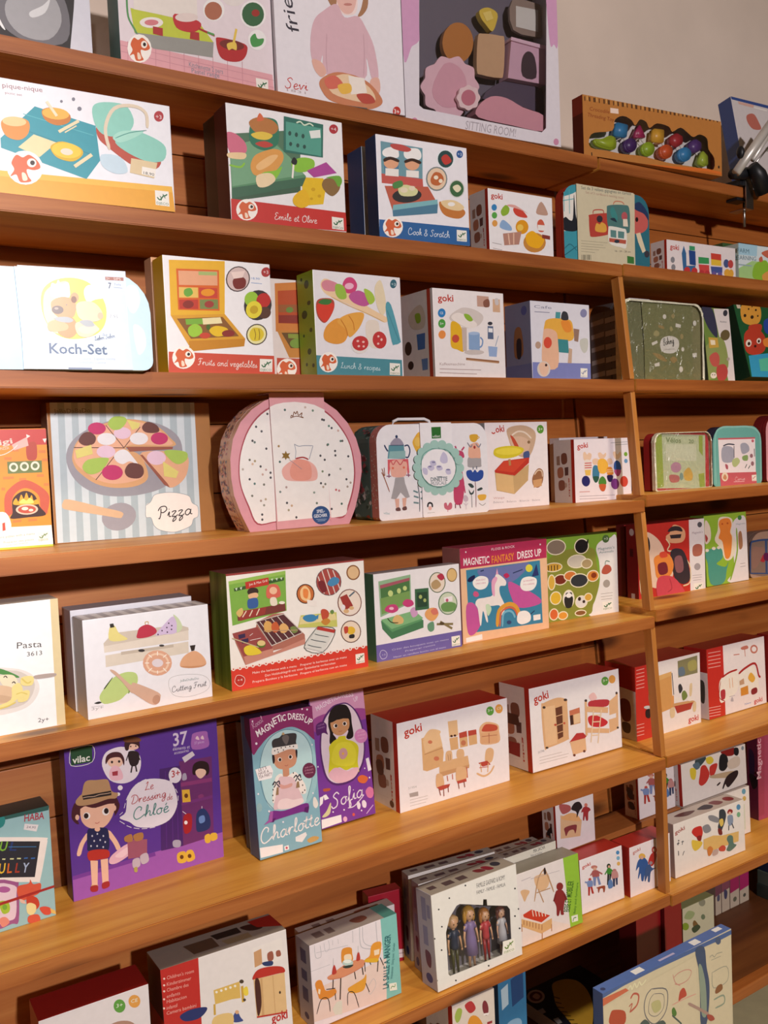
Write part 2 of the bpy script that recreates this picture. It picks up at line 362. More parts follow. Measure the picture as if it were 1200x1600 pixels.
def prismx(bm, prof, x0, x1, bevel=.0015):
    a = [bm.verts.new((x0, y, z)) for y, z in prof]; b = [bm.verts.new((x1, y, z)) for y, z in prof]
    fs = [bm.faces.new(a), bm.faces.new(b[::-1])]; n = len(prof)
    for i in range(n): fs.append(bm.faces.new((a[i], b[i], b[(i+1) % n], a[(i+1) % n])))
    bmesh.ops.recalc_face_normals(bm, faces=fs)
    bmesh.ops.bevel(bm, geom=list(bm.edges), offset=bevel, segments=2, affect='EDGES')
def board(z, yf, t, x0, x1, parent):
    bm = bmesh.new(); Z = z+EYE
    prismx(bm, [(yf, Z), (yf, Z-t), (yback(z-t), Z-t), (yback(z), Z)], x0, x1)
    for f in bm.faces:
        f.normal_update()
        if f.normal.y < -.7: f.material_index = 1  # front faces take the pine with dimmer light in its colour
    child(link('shelf', bm, [M_SHELF_LIT, M_EDGE_DIM]), parent)
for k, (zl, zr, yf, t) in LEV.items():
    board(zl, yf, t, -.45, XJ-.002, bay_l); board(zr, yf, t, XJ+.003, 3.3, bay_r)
for par, x0, x1 in ((bay_l, -.45, 1.522), (bay_r, 1.530, 3.3)):
    bm = bmesh.new(); z = -.955; random.seed(7 if par is bay_l else 11)
    while z < .60:
        h = random.choice((.088, .104, .121)); h = min(h, .612-z)
        cube(bm, x0, 0, z, x1, .014, z+h-.0018, None, .0012); z += h
    ang = math.atan(.08)
    child(link('rear_panel', bm, M_BOARD), par, Matrix.Translation((0, 1.503, EYE)) @ Matrix.Rotation(-ang, 4, 'X'))
ks = list(LEV)
for a, b in (('B','C'), ('C','D'), ('D','E'), ('E','F'), ('F','G')):
    zt = LEV[a][0]-LEV[a][3]+EYE; zb = max(LEV[b][0], LEV[b][1])+EYE; y0 = LEV[a][2]+.004; y1 = LEV[b][2]+.004
    bm = bmesh.new(); X0, X1 = XJ-.010, XJ+.003; D = .022
    vs = [bm.verts.new(p) for p in ((X0, y1, zb), (X1, y1, zb), (X1, y1+D, zb), (X0, y1+D, zb), (X0, y0, zt), (X1, y0, zt), (X1, y0+D, zt), (X0, y0+D, zt))]
    for f in ((0,3,2,1), (4,5,6,7), (0,1,5,4), (1,2,6,5), (2,3,7,6), (3,0,4,7)): bm.faces.new([vs[i] for i in f])
    bmesh.ops.bevel(bm, geom=list(bm.edges), offset=.001, segments=1, affect='EDGES')
    child(link('post', bm, M_POST), bay_l)
# bottom shelf and its deep recess
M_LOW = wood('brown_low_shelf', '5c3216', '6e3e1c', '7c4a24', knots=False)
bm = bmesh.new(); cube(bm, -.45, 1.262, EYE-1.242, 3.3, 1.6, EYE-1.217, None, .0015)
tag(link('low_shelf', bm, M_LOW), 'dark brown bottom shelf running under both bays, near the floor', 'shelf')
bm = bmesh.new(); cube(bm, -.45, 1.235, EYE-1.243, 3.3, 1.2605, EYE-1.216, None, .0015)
tag(link('edge_strip', bm, M_EDGE_DIM), 'lighter pine edging strip along the front of the bottom shelf', 'trim')
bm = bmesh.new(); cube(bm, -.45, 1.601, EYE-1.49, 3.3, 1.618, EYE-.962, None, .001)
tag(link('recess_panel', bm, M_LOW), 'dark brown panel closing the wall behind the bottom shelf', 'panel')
bm = bmesh.new(); cube(bm, 1.257, 1.3425, EYE-.9315, 1.653, 1.422, EYE-.8205, None, .0015)
tag(link('display_riser', bm, M_BACK), 'low pine riser behind the doll family cartons, two small cartons standing on it', 'riser')
# ------------------------------------------------------------------ builders for the boxes that are more than a carton
def suitcase(label, g, W, H, D, base, wall, outline, art, slv, sart, sleeve_u, handle, film, strip, mw, speck=()):
    r_ = bpy.data.objects.new('suitcase', None); root(r_, None, label, 'suitcase', g, mw)
    bm = bmesh.new(); inkl(bm)
    s = D*.28
    prism(bm, outline, 0, s, base, strip or wall); prism(bm, [(W/2+(x-W/2)*.985, H*.5+(z-H*.5)*.985) for x, z in outline], s+.0004, s+.0015, wall, '4a4038')
    prism(bm, outline, s+.0018, D, wall, wall)
    draw(bm, art, W, H, lambda x, z: Vector((x, 0, z)), FRONT); draw(bm, sart, D, H, lambda x, z: Vector((0, D-x, z)), LEFT)
    for y0, y1, inks, n, sz in speck: flecks(bm, outline, D*y0, D*y1, inks, n, 5, sz)
    child(link('case_body', bm, M_PRINT), r_, mw)
    if sleeve_u:
        bm = bmesh.new(); inkl(bm); a, b = sleeve_u[:2]; c0 = sleeve_u[2] if len(sleeve_u) > 2 else base
        cube(bm, a, -.0028, 0.0005, b, -.0016, H+.0018, c0); cube(bm, a, -.0016, H+.0006, b, D+.0016, H+.0018, c0)
        draw(bm, slv, W, H, lambda x, z: Vector((x, -.0028, z)), FRONT)
        child(link('paper_sleeve', bm, M_PRINT), r_, mw)
    if handle:
        bm = bmesh.new(); inkl(bm); c = W*.42; hw = W*.17; y = D*.5; z = H-.002
        tube(bm, [(c-hw, y, z), (c-hw*.95, y, z+.009), (c-hw*.7, y, z+.013), (c+hw*.7, y, z+.013), (c+hw*.95, y, z+.009), (c+hw, y, z)], .0028, 8, 'e4e2e6')
        for sx in (-1, 1): cube(bm, c+sx*hw-.006, y-.006, H-.001, c+sx*hw+.006, y+.006, H+.0015, 'c8c8cc')
        child(link('handle', bm, M_PRINT), r_, mw)
    if film:
        g_ = [(W/2+(x-W/2)*(1+.006/W), H/2+.0007+(z-H/2)*(1+.001/H)) for x, z in outline]
        bm = bmesh.new(); prism(bm, g_, -.0052, -.0032)
        child(link('film_wrap', bm, M_FILM), r_, mw)
        bm = bmesh.new(); n = len(g_); w_ = .007 if film > 1 else .0028
        ins = [(W/2+(x-W/2)*(1-w_*2/W), H/2+(z-H/2)*(1-w_*1.2/H)) for x, z in g_]
        A = [bm.verts.new((x, -.0056, z)) for x, z in g_]; B_ = [bm.verts.new((x, -.0058-.002*(i % 2), z)) for i, (x, z) in enumerate(ins)]; C_ = [bm.verts.new((x, D*.12, z)) for x, z in g_]
        for i in range(n):
            j = (i+1) % n; bm.faces.new((A[i], A[j], B_[j], B_[i])); bm.faces.new((A[i], C_[i], C_[j], A[j]))
        bmesh.ops.subdivide_edges(bm, edges=list(bm.edges), cuts=3, use_grid_fill=True)
        rnd = random.Random(4)
        for v in bm.verts: v.co.y -= rnd.uniform(0, .0016)
        child(link('painted_glare_rim', bm, M_GLARE), r_, mw)  # added rim carrying the painted glare of the clear film
    return r_
def window_box(label, W, H, D, base, side, top, hole, art, inner, mw, sart='', tart='', edge=None):
    r_ = bpy.data.objects.new('display_box', None); root(r_, None, label, 'box', None, mw)
    bm = bmesh.new(); inkl(bm); t = .0012
    plate_with_hole(bm, W, H, hole, 0, t, base, edge)
    cube(bm, 0, t, 0, t, D, H, side); cube(bm, W-t, t, 0, W, D, H, side); cube(bm, t, t, 0, W-t, D, t, base); cube(bm, t, t, H-t, W-t, D, H, top)
    cube(bm, t, D-t, t, W-t, D, H-t, inner)
    decorate(bm, W, H, D, art, sart, tart)
    child(link('carton', bm, M_PRINT), r_, mw)
    xs = [p[0] for p in hole]; zs = [p[1] for p in hole]
    bm = bmesh.new(); cube(bm, max(min(xs)-.004, t*1.5), t+.0002, max(min(zs)-.004, t*1.5), min(max(xs)+.004, W-t*1.5), t+.0007, min(max(zs)+.004, H-t*1.5))
    child(link('window_pane', bm, M_PANE), r_, mw)
    return r_
def relief(name, label, cat, mw, items, group=None):
    """a small solid toy made of thick rounded outlines; items: (outline, y0, y1, ink)"""
    bm = bmesh.new(); inkl(bm)
    for P, y0, y1, ink in items: prism(bm, P, y0, y1, ink)
    o = link(name, bm, M_PRINT); o.matrix_basis = mw; return tag(o, label, cat, group)
def circ(cx, cz, rx, rz, n=24, sc=0., k=8): return [(cx+rx*(1+sc*math.cos(k*t))*math.cos(t), cz+rz*(1+sc*math.cos(k*t))*math.sin(t)) for t in [2*math.pi*i/n for i in range(n)]]
def doll(label, mw, x, z0, h, y, skin, hair, shirt, legs, dress, longhair, group):
    r_ = bpy.data.objects.new('doll', None); M = mw @ Matrix.Translation((x, y, z0)); root(r_, None, label, 'doll', group, M)
    hr = h*.105
    bm = bmesh.new(); inkl(bm)
    ball(bm, (0, 0, h-hr), hr*.9, hr*.85, hr, skin); tube(bm, [(0, 0, h-2.3*hr), (0, 0, h-1.8*hr)], hr*.3, 8, skin)
    for sx in (-1, 1):
        ball(bm, (sx*hr*.36, -hr*.8, h-hr*1.0), hr*.1, hr*.06, hr*.12, '1c1414', 8)
        tube(bm, [(sx*h*.1, 0, h*.72), (sx*h*.135, -.001, h*.55), (sx*h*.14, -.003, h*.42)], [h*.024, h*.02, h*.015], 7, skin)
        ball(bm, (sx*h*.14, -.003, h*.405), h*.02, h*.014, h*.024, skin, 8)
        tube(bm, [(sx*h*.045, 0, h*.46), (sx*h*.045, 0, h*.25), (sx*h*.05, 0, h*.04)], [h*.036, h*.03, h*.02], 8, legs if not dress else skin)
        ball(bm, (sx*h*.05, -h*.02, h*.02), h*.024, h*.045, h*.02, '6a3a34' if dress else '24304a', 8)
    child(link('body', bm, M_PRINT, smooth=True), r_, M)
    bm = bmesh.new(); inkl(bm)
    low = .24 if dress else .45
    tube(bm, [(0, 0, h*low), (0, 0, h*.5), (0, 0, h*.62), (0, 0, h*.74), (0, 0, h*.775)], [h*(.12 if dress else .075), h*(.095 if dress else .075), h*.07, h*.08, h*.045], 12, shirt)
    for sx in (-1, 1): tube(bm, [(sx*h*.06, 0, h*.745), (sx*h*.115, 0, h*.64)], [h*.036, h*.032], 8, shirt)
    child(link('clothing', bm, M_PRINT, smooth=True), r_, M)
    bm = bmesh.new(); inkl(bm)
    ball(bm, (0, hr*.25, h-hr*.8), hr*1.08, hr*.95, hr*1.05, hair)
    for sx in (-1, 1):
        ball(bm, (sx*hr*.85, hr*.1, h-hr*(1.3 if longhair else .8)), hr*.35, hr*.4, hr*(1.1 if longhair else .6), hair, 10)
    child(link('hair', bm, M_PRINT, smooth=True), r_, M)
    return r_
def rrect(W, H, r, n=6, flat=True):
    P = []
    for cx, cz, a in ((W-r, r, -90), (W-r, H-r, 0), (r, H-r, 90), (r, r, 180)):
        rr = r if cz > H/2 else r*.25
        cx2 = cx if cz > H/2 else (W-rr if a == -90 else rr); cz2 = cz if cz > H/2 else rr
        for i in range(n+1): t = math.radians(a+90*i/n); P.append((cx2+rr*math.cos(t), cz2+rr*math.sin(t)))
    return P

# ------------------------------------------------------------------ things on the shelves, row by row from the top
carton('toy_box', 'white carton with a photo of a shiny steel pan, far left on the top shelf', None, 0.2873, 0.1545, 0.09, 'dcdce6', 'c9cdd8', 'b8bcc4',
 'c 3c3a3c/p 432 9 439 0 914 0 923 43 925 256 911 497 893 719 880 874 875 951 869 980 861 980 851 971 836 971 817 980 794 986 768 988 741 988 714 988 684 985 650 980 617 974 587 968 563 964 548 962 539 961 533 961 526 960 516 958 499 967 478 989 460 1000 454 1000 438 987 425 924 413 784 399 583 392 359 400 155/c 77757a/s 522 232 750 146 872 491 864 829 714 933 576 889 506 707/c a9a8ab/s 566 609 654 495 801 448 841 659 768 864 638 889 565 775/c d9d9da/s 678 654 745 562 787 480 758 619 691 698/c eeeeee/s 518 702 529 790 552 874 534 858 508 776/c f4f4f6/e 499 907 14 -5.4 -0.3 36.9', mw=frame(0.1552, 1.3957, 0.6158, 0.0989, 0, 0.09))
carton('toy_box', 'pink and white play kitchen set box, second from left on the top shelf', None, 0.2654, 0.1794, 0.045, 'e9dde2', '4f7a78', '6a8a88',
 'c e3a9b0/p 0 1000 0 818 987 807 998 1000/c c98d98/l 0.73 0 858 995 856/l 0.73 0 909 994 923/l 0.74 46 812 40 1000/l 0.75 129 805 123 1000/l 0.77 214 799 208 1000/l 0.79 301 792 295 1000/l 0.8 391 784 386 1000/l 0.82 484 781 478 1000/l 0.84 579 769 573 1000/l 0.86 676 761 671 1000/l 0.87 777 753 772 1000/c c5cf4a/p 73 528 504 509 589 644 89 726/c ece4dc/p 97 346 493 252 489 503 93 531/c 9a9a94/p 89 726 589 644 578 780 199 824/c f3ece6/e 196 607 72.5 -25.6 -0.9 46/c d9838a/e 196 607 43.3 -15.3 -0.5 25.1/c c33a40/s 344 480 497 490 503 552 440 607 350 595/c e8d8d2/e 420 485 74.4 -26.8 -0.7 38.9/c b03a3a/p 203 636 264 631 262 699 202 698/p 440 596 496 590 495 660 433 663/l 3.29 495 555 598 582/c 5aa05a/l 3.33 550 569 595 576/c 5f9a62/k 2.97 54 444 57 605 90 696 103 732/c b73336/s 605 628 630 586 797 587 816 650 777 742 693 779 627 754/c 7a3430/e 712 626 83.7 -11.3 -5.4 46.3/c e8c85a/l 3.91 748 472 720 624/s 679 626 737 596 741 662 711 660 686 680/c f2f0ee/e 602 353 71.9 -26.6 -1.7 99.8/c b07058/e 598 365 58.7 -21.6 -1.4 79.8/c e8e0dc/e 744 177 85.2 -33.1 -1.5 94.9/c f2f0ee/e 870 299 92.1 -33.5 -2 126.8/c 3f6a48/e 870 299 77.8 -28.3 -1.7 108.4/c a03a34/e 888 281 28.2 -10.3 -0.5 32.3/c f2f0ee/e 890 523 64 -21.2 -1.4 92.8/c 4f9a54/s 841 527 876 469 893 510 938 495 919 559 857 595/c 93939f/t 8.18 419 909 641 906|Kitchenette 2 pers/t 7.34 434 955 616 947|Pastel range/c fbf6ee/p 188 828 181 876 164 920 140 954 112 972 84 972 60 953 45 919 41 875 47 827 64 783 88 749 117 731 145 731 168 750 183 784/c d8663a/s 61 833 83 772 108 782 134 755 166 787 177 831 150 858 121 861 124 908 134 941 90 960 77 911 52 931 71 877/c fbf3e6/e 143 809 19.1 -6.2 -0.6 31.4/c 2a1a18/e 145 808 9.6 -3.1 -0.3 16.9/c fae0c8/s 99 892 113 894 120 933 101 945/c f2efe6/p 867 872 954 868 952 1000 870 998/c 2f6b45/k 1.97 880 928 894 950 906 934 919 911 931 908 943 892/k 1.3 897 917 906 934 902 955/k 1.31 915 896 922 912 929 932/t 3.65 876 989 945 991|DJECO', mw=frame(0.4746, 1.3957, 0.6158, 0.0394, 0, 0.045))
carton('toy_box', 'white carton showing a toddler in a pink jumper holding a wooden tray', None, 0.2489, 0.3293, 0.07, 'e8e4ea', 'cfcbd2', 'c8c4cc',
 'c f2dcd8/s 458 389 474 497 535 529 620 510 644 444 626 363/c a87a58/s 386 400 413 478 453 507 475 483 488 412 584 370 689 381 674 467 640 521 683 507 728 445 712 336 564 331/c e7b9ae/s 478 413 485 481 535 522 599 506 633 445 629 390/c c4837a/e 565 472 33.7 -5 -0.3 7/c d9b3bd/s 370 533 475 483 534 543 640 521 702 575 762 665 789 817 734 839 695 730 669 847 375 856 349 763 326 807 266 794 261 692 296 591/c c79ea9/k 1.47 389 647 376 759 380 844/k 1.51 679 606 679 719 665 833/c e3b1a0/s 266 794 337 799 372 845 333 875 284 847/s 723 840 788 825 797 888 751 936 714 898/c c9805a/p 322 890 339 878 363 865 392 852 425 841 459 834 498 831 542 832 588 834 631 839 669 847 702 857 732 871 758 887 779 903 795 916 806 928 812 938 813 948 808 957 798 966 781 975 759 984 732 993 699 999 693 1000 497 1000 452 996 411 991 382 984 363 975 349 965 339 955 330 945 322 935 315 924 312 913 314 902/c e9c9a4/s 395 881 543 835 710 884 751 950 621 969 412 949/c f0e6dc/p 542 842 669 840 688 915 559 938/c d56a58/s 353 887 437 855 498 896 393 930/c e8b84a/s 456 902 551 883 560 924 485 943/c b84a3c/s 602 933 709 920 750 957 653 973/c 6a5f5a/p 439 1000 684 994 684 1000/c 2f2b3a/i 23.08 181 673 84 327|friends/c c2352e/p 962 980 959 990 952 1000 951 1000 900 1000 897 997 895 988 898 977 906 968 917 961 930 958 942 958 953 963 960 970/c f4e6e2/b 7.99 906 997 950 997|3+/c b8a8aa/t 4.23 67 977 207 977|1831/c c2352e/n 17.72 54 962 224 958|Sevi', mw=frame(0.74, 1.3957, 0.6158, -0.0678, 0, 0.07))
sit = frame(1.0015, 1.3957, 0.6158, -0.0533, 0, 0.075)
window_box('white window box of pink dolls house sitting room furniture on the top shelf', 0.3722, 0.4274, 0.075, 'dcd6de', 'c8c0c8', 'c8c0c8', [(0.0305,0.031),(0.0453,0.3419),(0.0621,0.3517),(0.3345,0.3685),(0.3492,0.359),(0.3343,0.033),(0.3228,0.0229),(0.0396,0.0261)], 'c cf9cc0/p 17 34 27 0 112 0 116 13 120 99 117 227 111 370 104 501 100 593 99 639 99 656 99 656 98 651 95 653 89 660 81 667 72 672 62 678 52 684 41 702 28 732 15 756 5 758 0 725 0 339 1 295 8 140/p 915 0 997 0 1000 36 1000 503 998 530 992 544 985 541 978 532 971 527 965 532 958 540 950 543 944 529 938 490 931 410 923 294 917 168 914 54/c a8a0a8/i 16.91 357 994 684 990|SITTING ROOM!/c c88aa8/p 68 993 66 998 64 1000 35 1000 34 998 36 993 39 988 45 985 51 983 58 983 63 985 66 988/e 966 979 18.7 -2.8 0.6 15.7', '6a6470', sit)
relief('toy_rug', 'large pink scalloped toy rug inside the sitting room window box', 'rug', sit, [([(0.1854,0.0972),(0.1844,0.094),(0.1823,0.0907),(0.1801,0.0874),(0.1778,0.0845),(0.1753,0.0817),(0.1735,0.0788),(0.1729,0.0757),(0.173,0.0726),(0.1729,0.0694),(0.1724,0.0659),(0.1717,0.0624),(0.1702,0.0593),(0.1673,0.0569),(0.1636,0.0549),(0.1599,0.053),(0.1564,0.0515),(0.1528,0.0502),(0.1496,0.0484),(0.1471,0.0459),(0.145,0.0429),(0.1427,0.04),(0.1401,0.0371),(0.1372,0.0342),(0.1341,0.0321),(0.1306,0.0314),(0.1267,0.0314),(0.123,0.0316),(0.1196,0.0321),(0.1163,0.0328),(0.113,0.0328),(0.1096,0.0318),(0.1062,0.0301),(0.1028,0.0287),(0.099,0.0273),(0.0952,0.0262),(0.0917,0.0259),(0.0888,0.027),(0.0863,0.0291),(0.084,0.0313),(0.082,0.0335),(0.0802,0.0358),(0.0781,0.0376),(0.0751,0.0384),(0.0717,0.0387),(0.0684,0.0391),(0.065,0.0398),(0.0617,0.0408),(0.0592,0.0423),(0.058,0.0449),(0.0577,0.0481),(0.0575,0.0514),(0.0577,0.0545),(0.058,0.0576),(0.0578,0.0604),(0.0563,0.0627),(0.0542,0.0647),(0.0523,0.0669),(0.0505,0.0694),(0.0488,0.072),(0.0482,0.0748),(0.0491,0.0779),(0.051,0.0811),(0.0531,0.0842),(0.0553,0.087),(0.0576,0.0898),(0.0593,0.0926),(0.0598,0.0955),(0.0598,0.0986),(0.0599,0.1017),(0.0604,0.105),(0.061,0.1084),(0.0625,0.1114),(0.0651,0.1138),(0.0686,0.1158),(0.0721,0.1177),(0.0755,0.1192),(0.079,0.1206),(0.082,0.1224),(0.0844,0.1249),(0.0864,0.1278),(0.0886,0.1307),(0.0912,0.1337),(0.094,0.1366),(0.097,0.1387),(0.1005,0.1396),(0.1043,0.1396),(0.1079,0.1395),(0.1113,0.1391),(0.1146,0.1386),(0.1179,0.1386),(0.1212,0.1398),(0.1246,0.1415),(0.1282,0.1431),(0.1319,0.1446),(0.1358,0.1459),(0.1394,0.1463),(0.1423,0.1452),(0.1449,0.1432),(0.1474,0.1411),(0.1494,0.1389),(0.1512,0.1366),(0.1535,0.1349),(0.1566,0.1342),(0.1601,0.134),(0.1636,0.1336),(0.1672,0.133),(0.1707,0.1321),(0.1734,0.1306),(0.1747,0.1279),(0.175,0.1246),(0.1752,0.1213),(0.175,0.1181),(0.1747,0.1149),(0.175,0.112),(0.1765,0.1096),(0.1788,0.1076),(0.1809,0.1054),(0.1829,0.1028),(0.1846,0.1001)], 0.02, 0.026, 'e7bcc6'), ([(0.1034,0.1257),(0.1151,0.131),(0.1272,0.1304),(0.1375,0.1267),(0.1457,0.1203),(0.1522,0.1108),(0.155,0.0996),(0.1537,0.0855),(0.1487,0.0696),(0.1405,0.0571),(0.1273,0.0495),(0.1108,0.0454),(0.0966,0.0454),(0.0854,0.0502),(0.0765,0.0592),(0.0736,0.0714),(0.0794,0.0894),(0.0912,0.1105)], 0.0195, 0.02, 'dca4b2')])
relief('toy_flower', 'small pink flower shaped toy beside the scalloped rug', 'toy', sit, [([(0.1788,0.0715),(0.1784,0.0699),(0.1775,0.0683),(0.1765,0.0667),(0.1754,0.0652),(0.1743,0.0638),(0.1733,0.0624),(0.1728,0.0609),(0.1725,0.0593),(0.1721,0.0577),(0.1715,0.0561),(0.1708,0.0544),(0.1697,0.0529),(0.1682,0.0519),(0.1663,0.051),(0.1644,0.0503),(0.1626,0.0497),(0.1608,0.0493),(0.1591,0.0486),(0.1576,0.0476),(0.1561,0.0465),(0.1546,0.0454),(0.1529,0.0443),(0.1511,0.0434),(0.1493,0.0428),(0.1476,0.0428),(0.1459,0.0433),(0.1442,0.0438),(0.1428,0.0445),(0.1414,0.0452),(0.14,0.0457),(0.1384,0.0458),(0.1366,0.0457),(0.1349,0.0458),(0.1331,0.0459),(0.1313,0.0462),(0.1298,0.0469),(0.1289,0.048),(0.1283,0.0495),(0.1279,0.0509),(0.1276,0.0524),(0.1275,0.0539),(0.1271,0.0552),(0.1263,0.0564),(0.1253,0.0574),(0.1244,0.0585),(0.1235,0.0598),(0.1228,0.0612),(0.1225,0.0626),(0.1229,0.0642),(0.1238,0.0658),(0.1248,0.0674),(0.1258,0.0688),(0.127,0.0702),(0.1279,0.0716),(0.1284,0.0731),(0.1286,0.0746),(0.1291,0.0762),(0.1296,0.0778),(0.1304,0.0795),(0.1314,0.0809),(0.1329,0.082),(0.1348,0.0829),(0.1366,0.0836),(0.1384,0.0842),(0.1401,0.0847),(0.1418,0.0853),(0.1433,0.0863),(0.1448,0.0875),(0.1463,0.0886),(0.148,0.0896),(0.1498,0.0906),(0.1515,0.0912),(0.1533,0.0912),(0.155,0.0908),(0.1567,0.0903),(0.1581,0.0897),(0.1595,0.0889),(0.1609,0.0884),(0.1626,0.0883),(0.1644,0.0884),(0.1661,0.0884),(0.168,0.0883),(0.1698,0.088),(0.1713,0.0874),(0.1722,0.0863),(0.1728,0.0848),(0.1733,0.0833),(0.1735,0.0818),(0.1737,0.0803),(0.174,0.079),(0.1749,0.0778),(0.1759,0.0768),(0.1769,0.0756),(0.1778,0.0743),(0.1785,0.073)], 0.009, 0.015, 'efd2d2'), ([(0.1672,0.0695),(0.1664,0.0656),(0.1644,0.0615),(0.1617,0.058),(0.1581,0.0552),(0.1537,0.0529),(0.1494,0.0517),(0.1451,0.0516),(0.1409,0.0525),(0.1376,0.0542),(0.1352,0.0569),(0.1336,0.0604),(0.1331,0.0641),(0.1339,0.068),(0.1358,0.072),(0.1385,0.0755),(0.1421,0.0783),(0.1464,0.0806),(0.1507,0.0819),(0.155,0.082),(0.1592,0.0811),(0.1626,0.0794),(0.1651,0.0767),(0.1667,0.0732)], 0.0085, 0.009, 'c87888')])
relief('toy_table', 'oval brown toy table top inside the sitting room window box', 'table', sit, [([(0.1936,0.1922),(0.1923,0.184),(0.1894,0.1756),(0.1853,0.1679),(0.1798,0.161),(0.1731,0.1549),(0.1659,0.1503),(0.1584,0.1474),(0.1504,0.146),(0.143,0.1463),(0.1363,0.1484),(0.1302,0.1521),(0.1254,0.157),(0.122,0.1633),(0.12,0.1707),(0.1194,0.1783),(0.1207,0.1863),(0.1234,0.1946),(0.1274,0.2022),(0.1328,0.209),(0.1393,0.2152),(0.1463,0.2198),(0.1538,0.2229),(0.1618,0.2244),(0.1692,0.2244),(0.1761,0.2224),(0.1824,0.2188),(0.1873,0.2139),(0.1908,0.2076),(0.193,0.2001)], 0.045, 0.055, 'b8763a')])
relief('toy_cushion', 'tan rounded toy cushion inside the sitting room window box', 'cushion', sit, [([(0.2014,0.2019),(0.2038,0.2092),(0.2069,0.2106),(0.2135,0.2113),(0.2268,0.2135),(0.2435,0.215),(0.2566,0.2154),(0.2633,0.2163),(0.2664,0.2161),(0.2677,0.2092),(0.2673,0.1896),(0.265,0.1632),(0.2621,0.1431),(0.26,0.135),(0.2573,0.1332),(0.2509,0.1323),(0.2374,0.1309),(0.2201,0.1305),(0.2066,0.1311),(0.2,0.1308),(0.1971,0.1315),(0.1959,0.1385),(0.1963,0.1575),(0.1985,0.1827)], 0.04, 0.052, 'c9a27c')])
relief('toy_fireplace', 'pink toy fireplace with a dark arched opening in the window box', 'fireplace', sit, [([(0.2775,0.2112),(0.3658,0.2087),(0.3626,0.1335),(0.2652,0.131)], 0.03, 0.06, 'cfa6b8'), ([(0.3025,0.1407),(0.2994,0.15),(0.3001,0.1634),(0.3026,0.1748),(0.3067,0.1829),(0.3125,0.1891),(0.3185,0.1924),(0.3246,0.1925),(0.3308,0.1897),(0.3354,0.1833),(0.3385,0.1707),(0.3399,0.1547),(0.3372,0.1429),(0.327,0.138),(0.3128,0.1373)], 0.0294, 0.03, '3f3038'), ([(0.272,0.2044),(0.3635,0.2024),(0.3638,0.2099),(0.2743,0.211)], 0.026, 0.062, 'dcb8c8')])
relief('toy_picture', 'pale framed toy picture at the upper right of the window box', 'picture', sit, [([(0.2957,0.2951),(0.3182,0.3014),(0.3492,0.3017),(0.3682,0.3004),(0.3682,0.2999),(0.3682,0.2977),(0.3682,0.2911),(0.3682,0.2761),(0.3682,0.2567),(0.3682,0.2419),(0.3682,0.2361),(0.3682,0.235),(0.3647,0.2348),(0.3433,0.2325),(0.3154,0.2313),(0.2952,0.2363),(0.2873,0.2537),(0.2873,0.2773)], 0.045, 0.051, '8f7c70'), ([(0.3036,0.285),(0.3614,0.2883),(0.3596,0.2443),(0.3019,0.2437)], 0.0444, 0.045, 'd0ccc4')])
relief('toy_bag', 'crumpled yellow toy bag near the top of the window box', 'bag', sit, [([(0.2091,0.2553),(0.2143,0.2598),(0.2223,0.2637),(0.2305,0.2658),(0.239,0.2654),(0.2477,0.2631),(0.2534,0.2591),(0.2542,0.2529),(0.252,0.2449),(0.2491,0.2376),(0.2462,0.2307),(0.2425,0.2244),(0.2384,0.2211),(0.2337,0.2226),(0.2285,0.2272),(0.2237,0.2316),(0.2196,0.2345),(0.216,0.2374),(0.213,0.2408),(0.2103,0.2454),(0.2083,0.2506)], 0.042, 0.054, 'd9bb4a'), ([(0.2161,0.2522),(0.2361,0.2604),(0.2421,0.2461),(0.2252,0.2376)], 0.041, 0.042, 'e8cf70')])
relief('toy_sofa', 'pink ruffled toy sofa at the foot of the window box', 'sofa', sit, [([(0.1742,0.0547),(0.1821,0.0632),(0.1937,0.0722),(0.2062,0.0789),(0.2188,0.082),(0.2322,0.0829),(0.2457,0.082),(0.2583,0.0792),(0.2709,0.0748),(0.2854,0.0706),(0.3051,0.0682),(0.3266,0.0662),(0.3415,0.0617),(0.3479,0.052),(0.3478,0.0399),(0.3389,0.0311),(0.3174,0.0287),(0.287,0.0297),(0.2568,0.0311),(0.2266,0.0314),(0.1964,0.0321),(0.1752,0.0346),(0.1677,0.0399),(0.1691,0.0471)], 0.012, 0.042, 'd99aa6'), ([(0.2117,0.0873),(0.2195,0.1012),(0.2454,0.1202),(0.2737,0.1338),(0.3022,0.1375),(0.3331,0.1357),(0.3568,0.1316),(0.3682,0.1253),(0.3682,0.1167),(0.3682,0.1076),(0.3682,0.0975),(0.3682,0.0869),(0.3682,0.0802),(0.3589,0.0802),(0.3381,0.0841),(0.3129,0.0872),(0.2761,0.086),(0.2348,0.0841)], 0.045, 0.055, '54495a')])
croc = frame(1.4511, 1.3878, 0.6158, -0.0808, 0, 0.033)
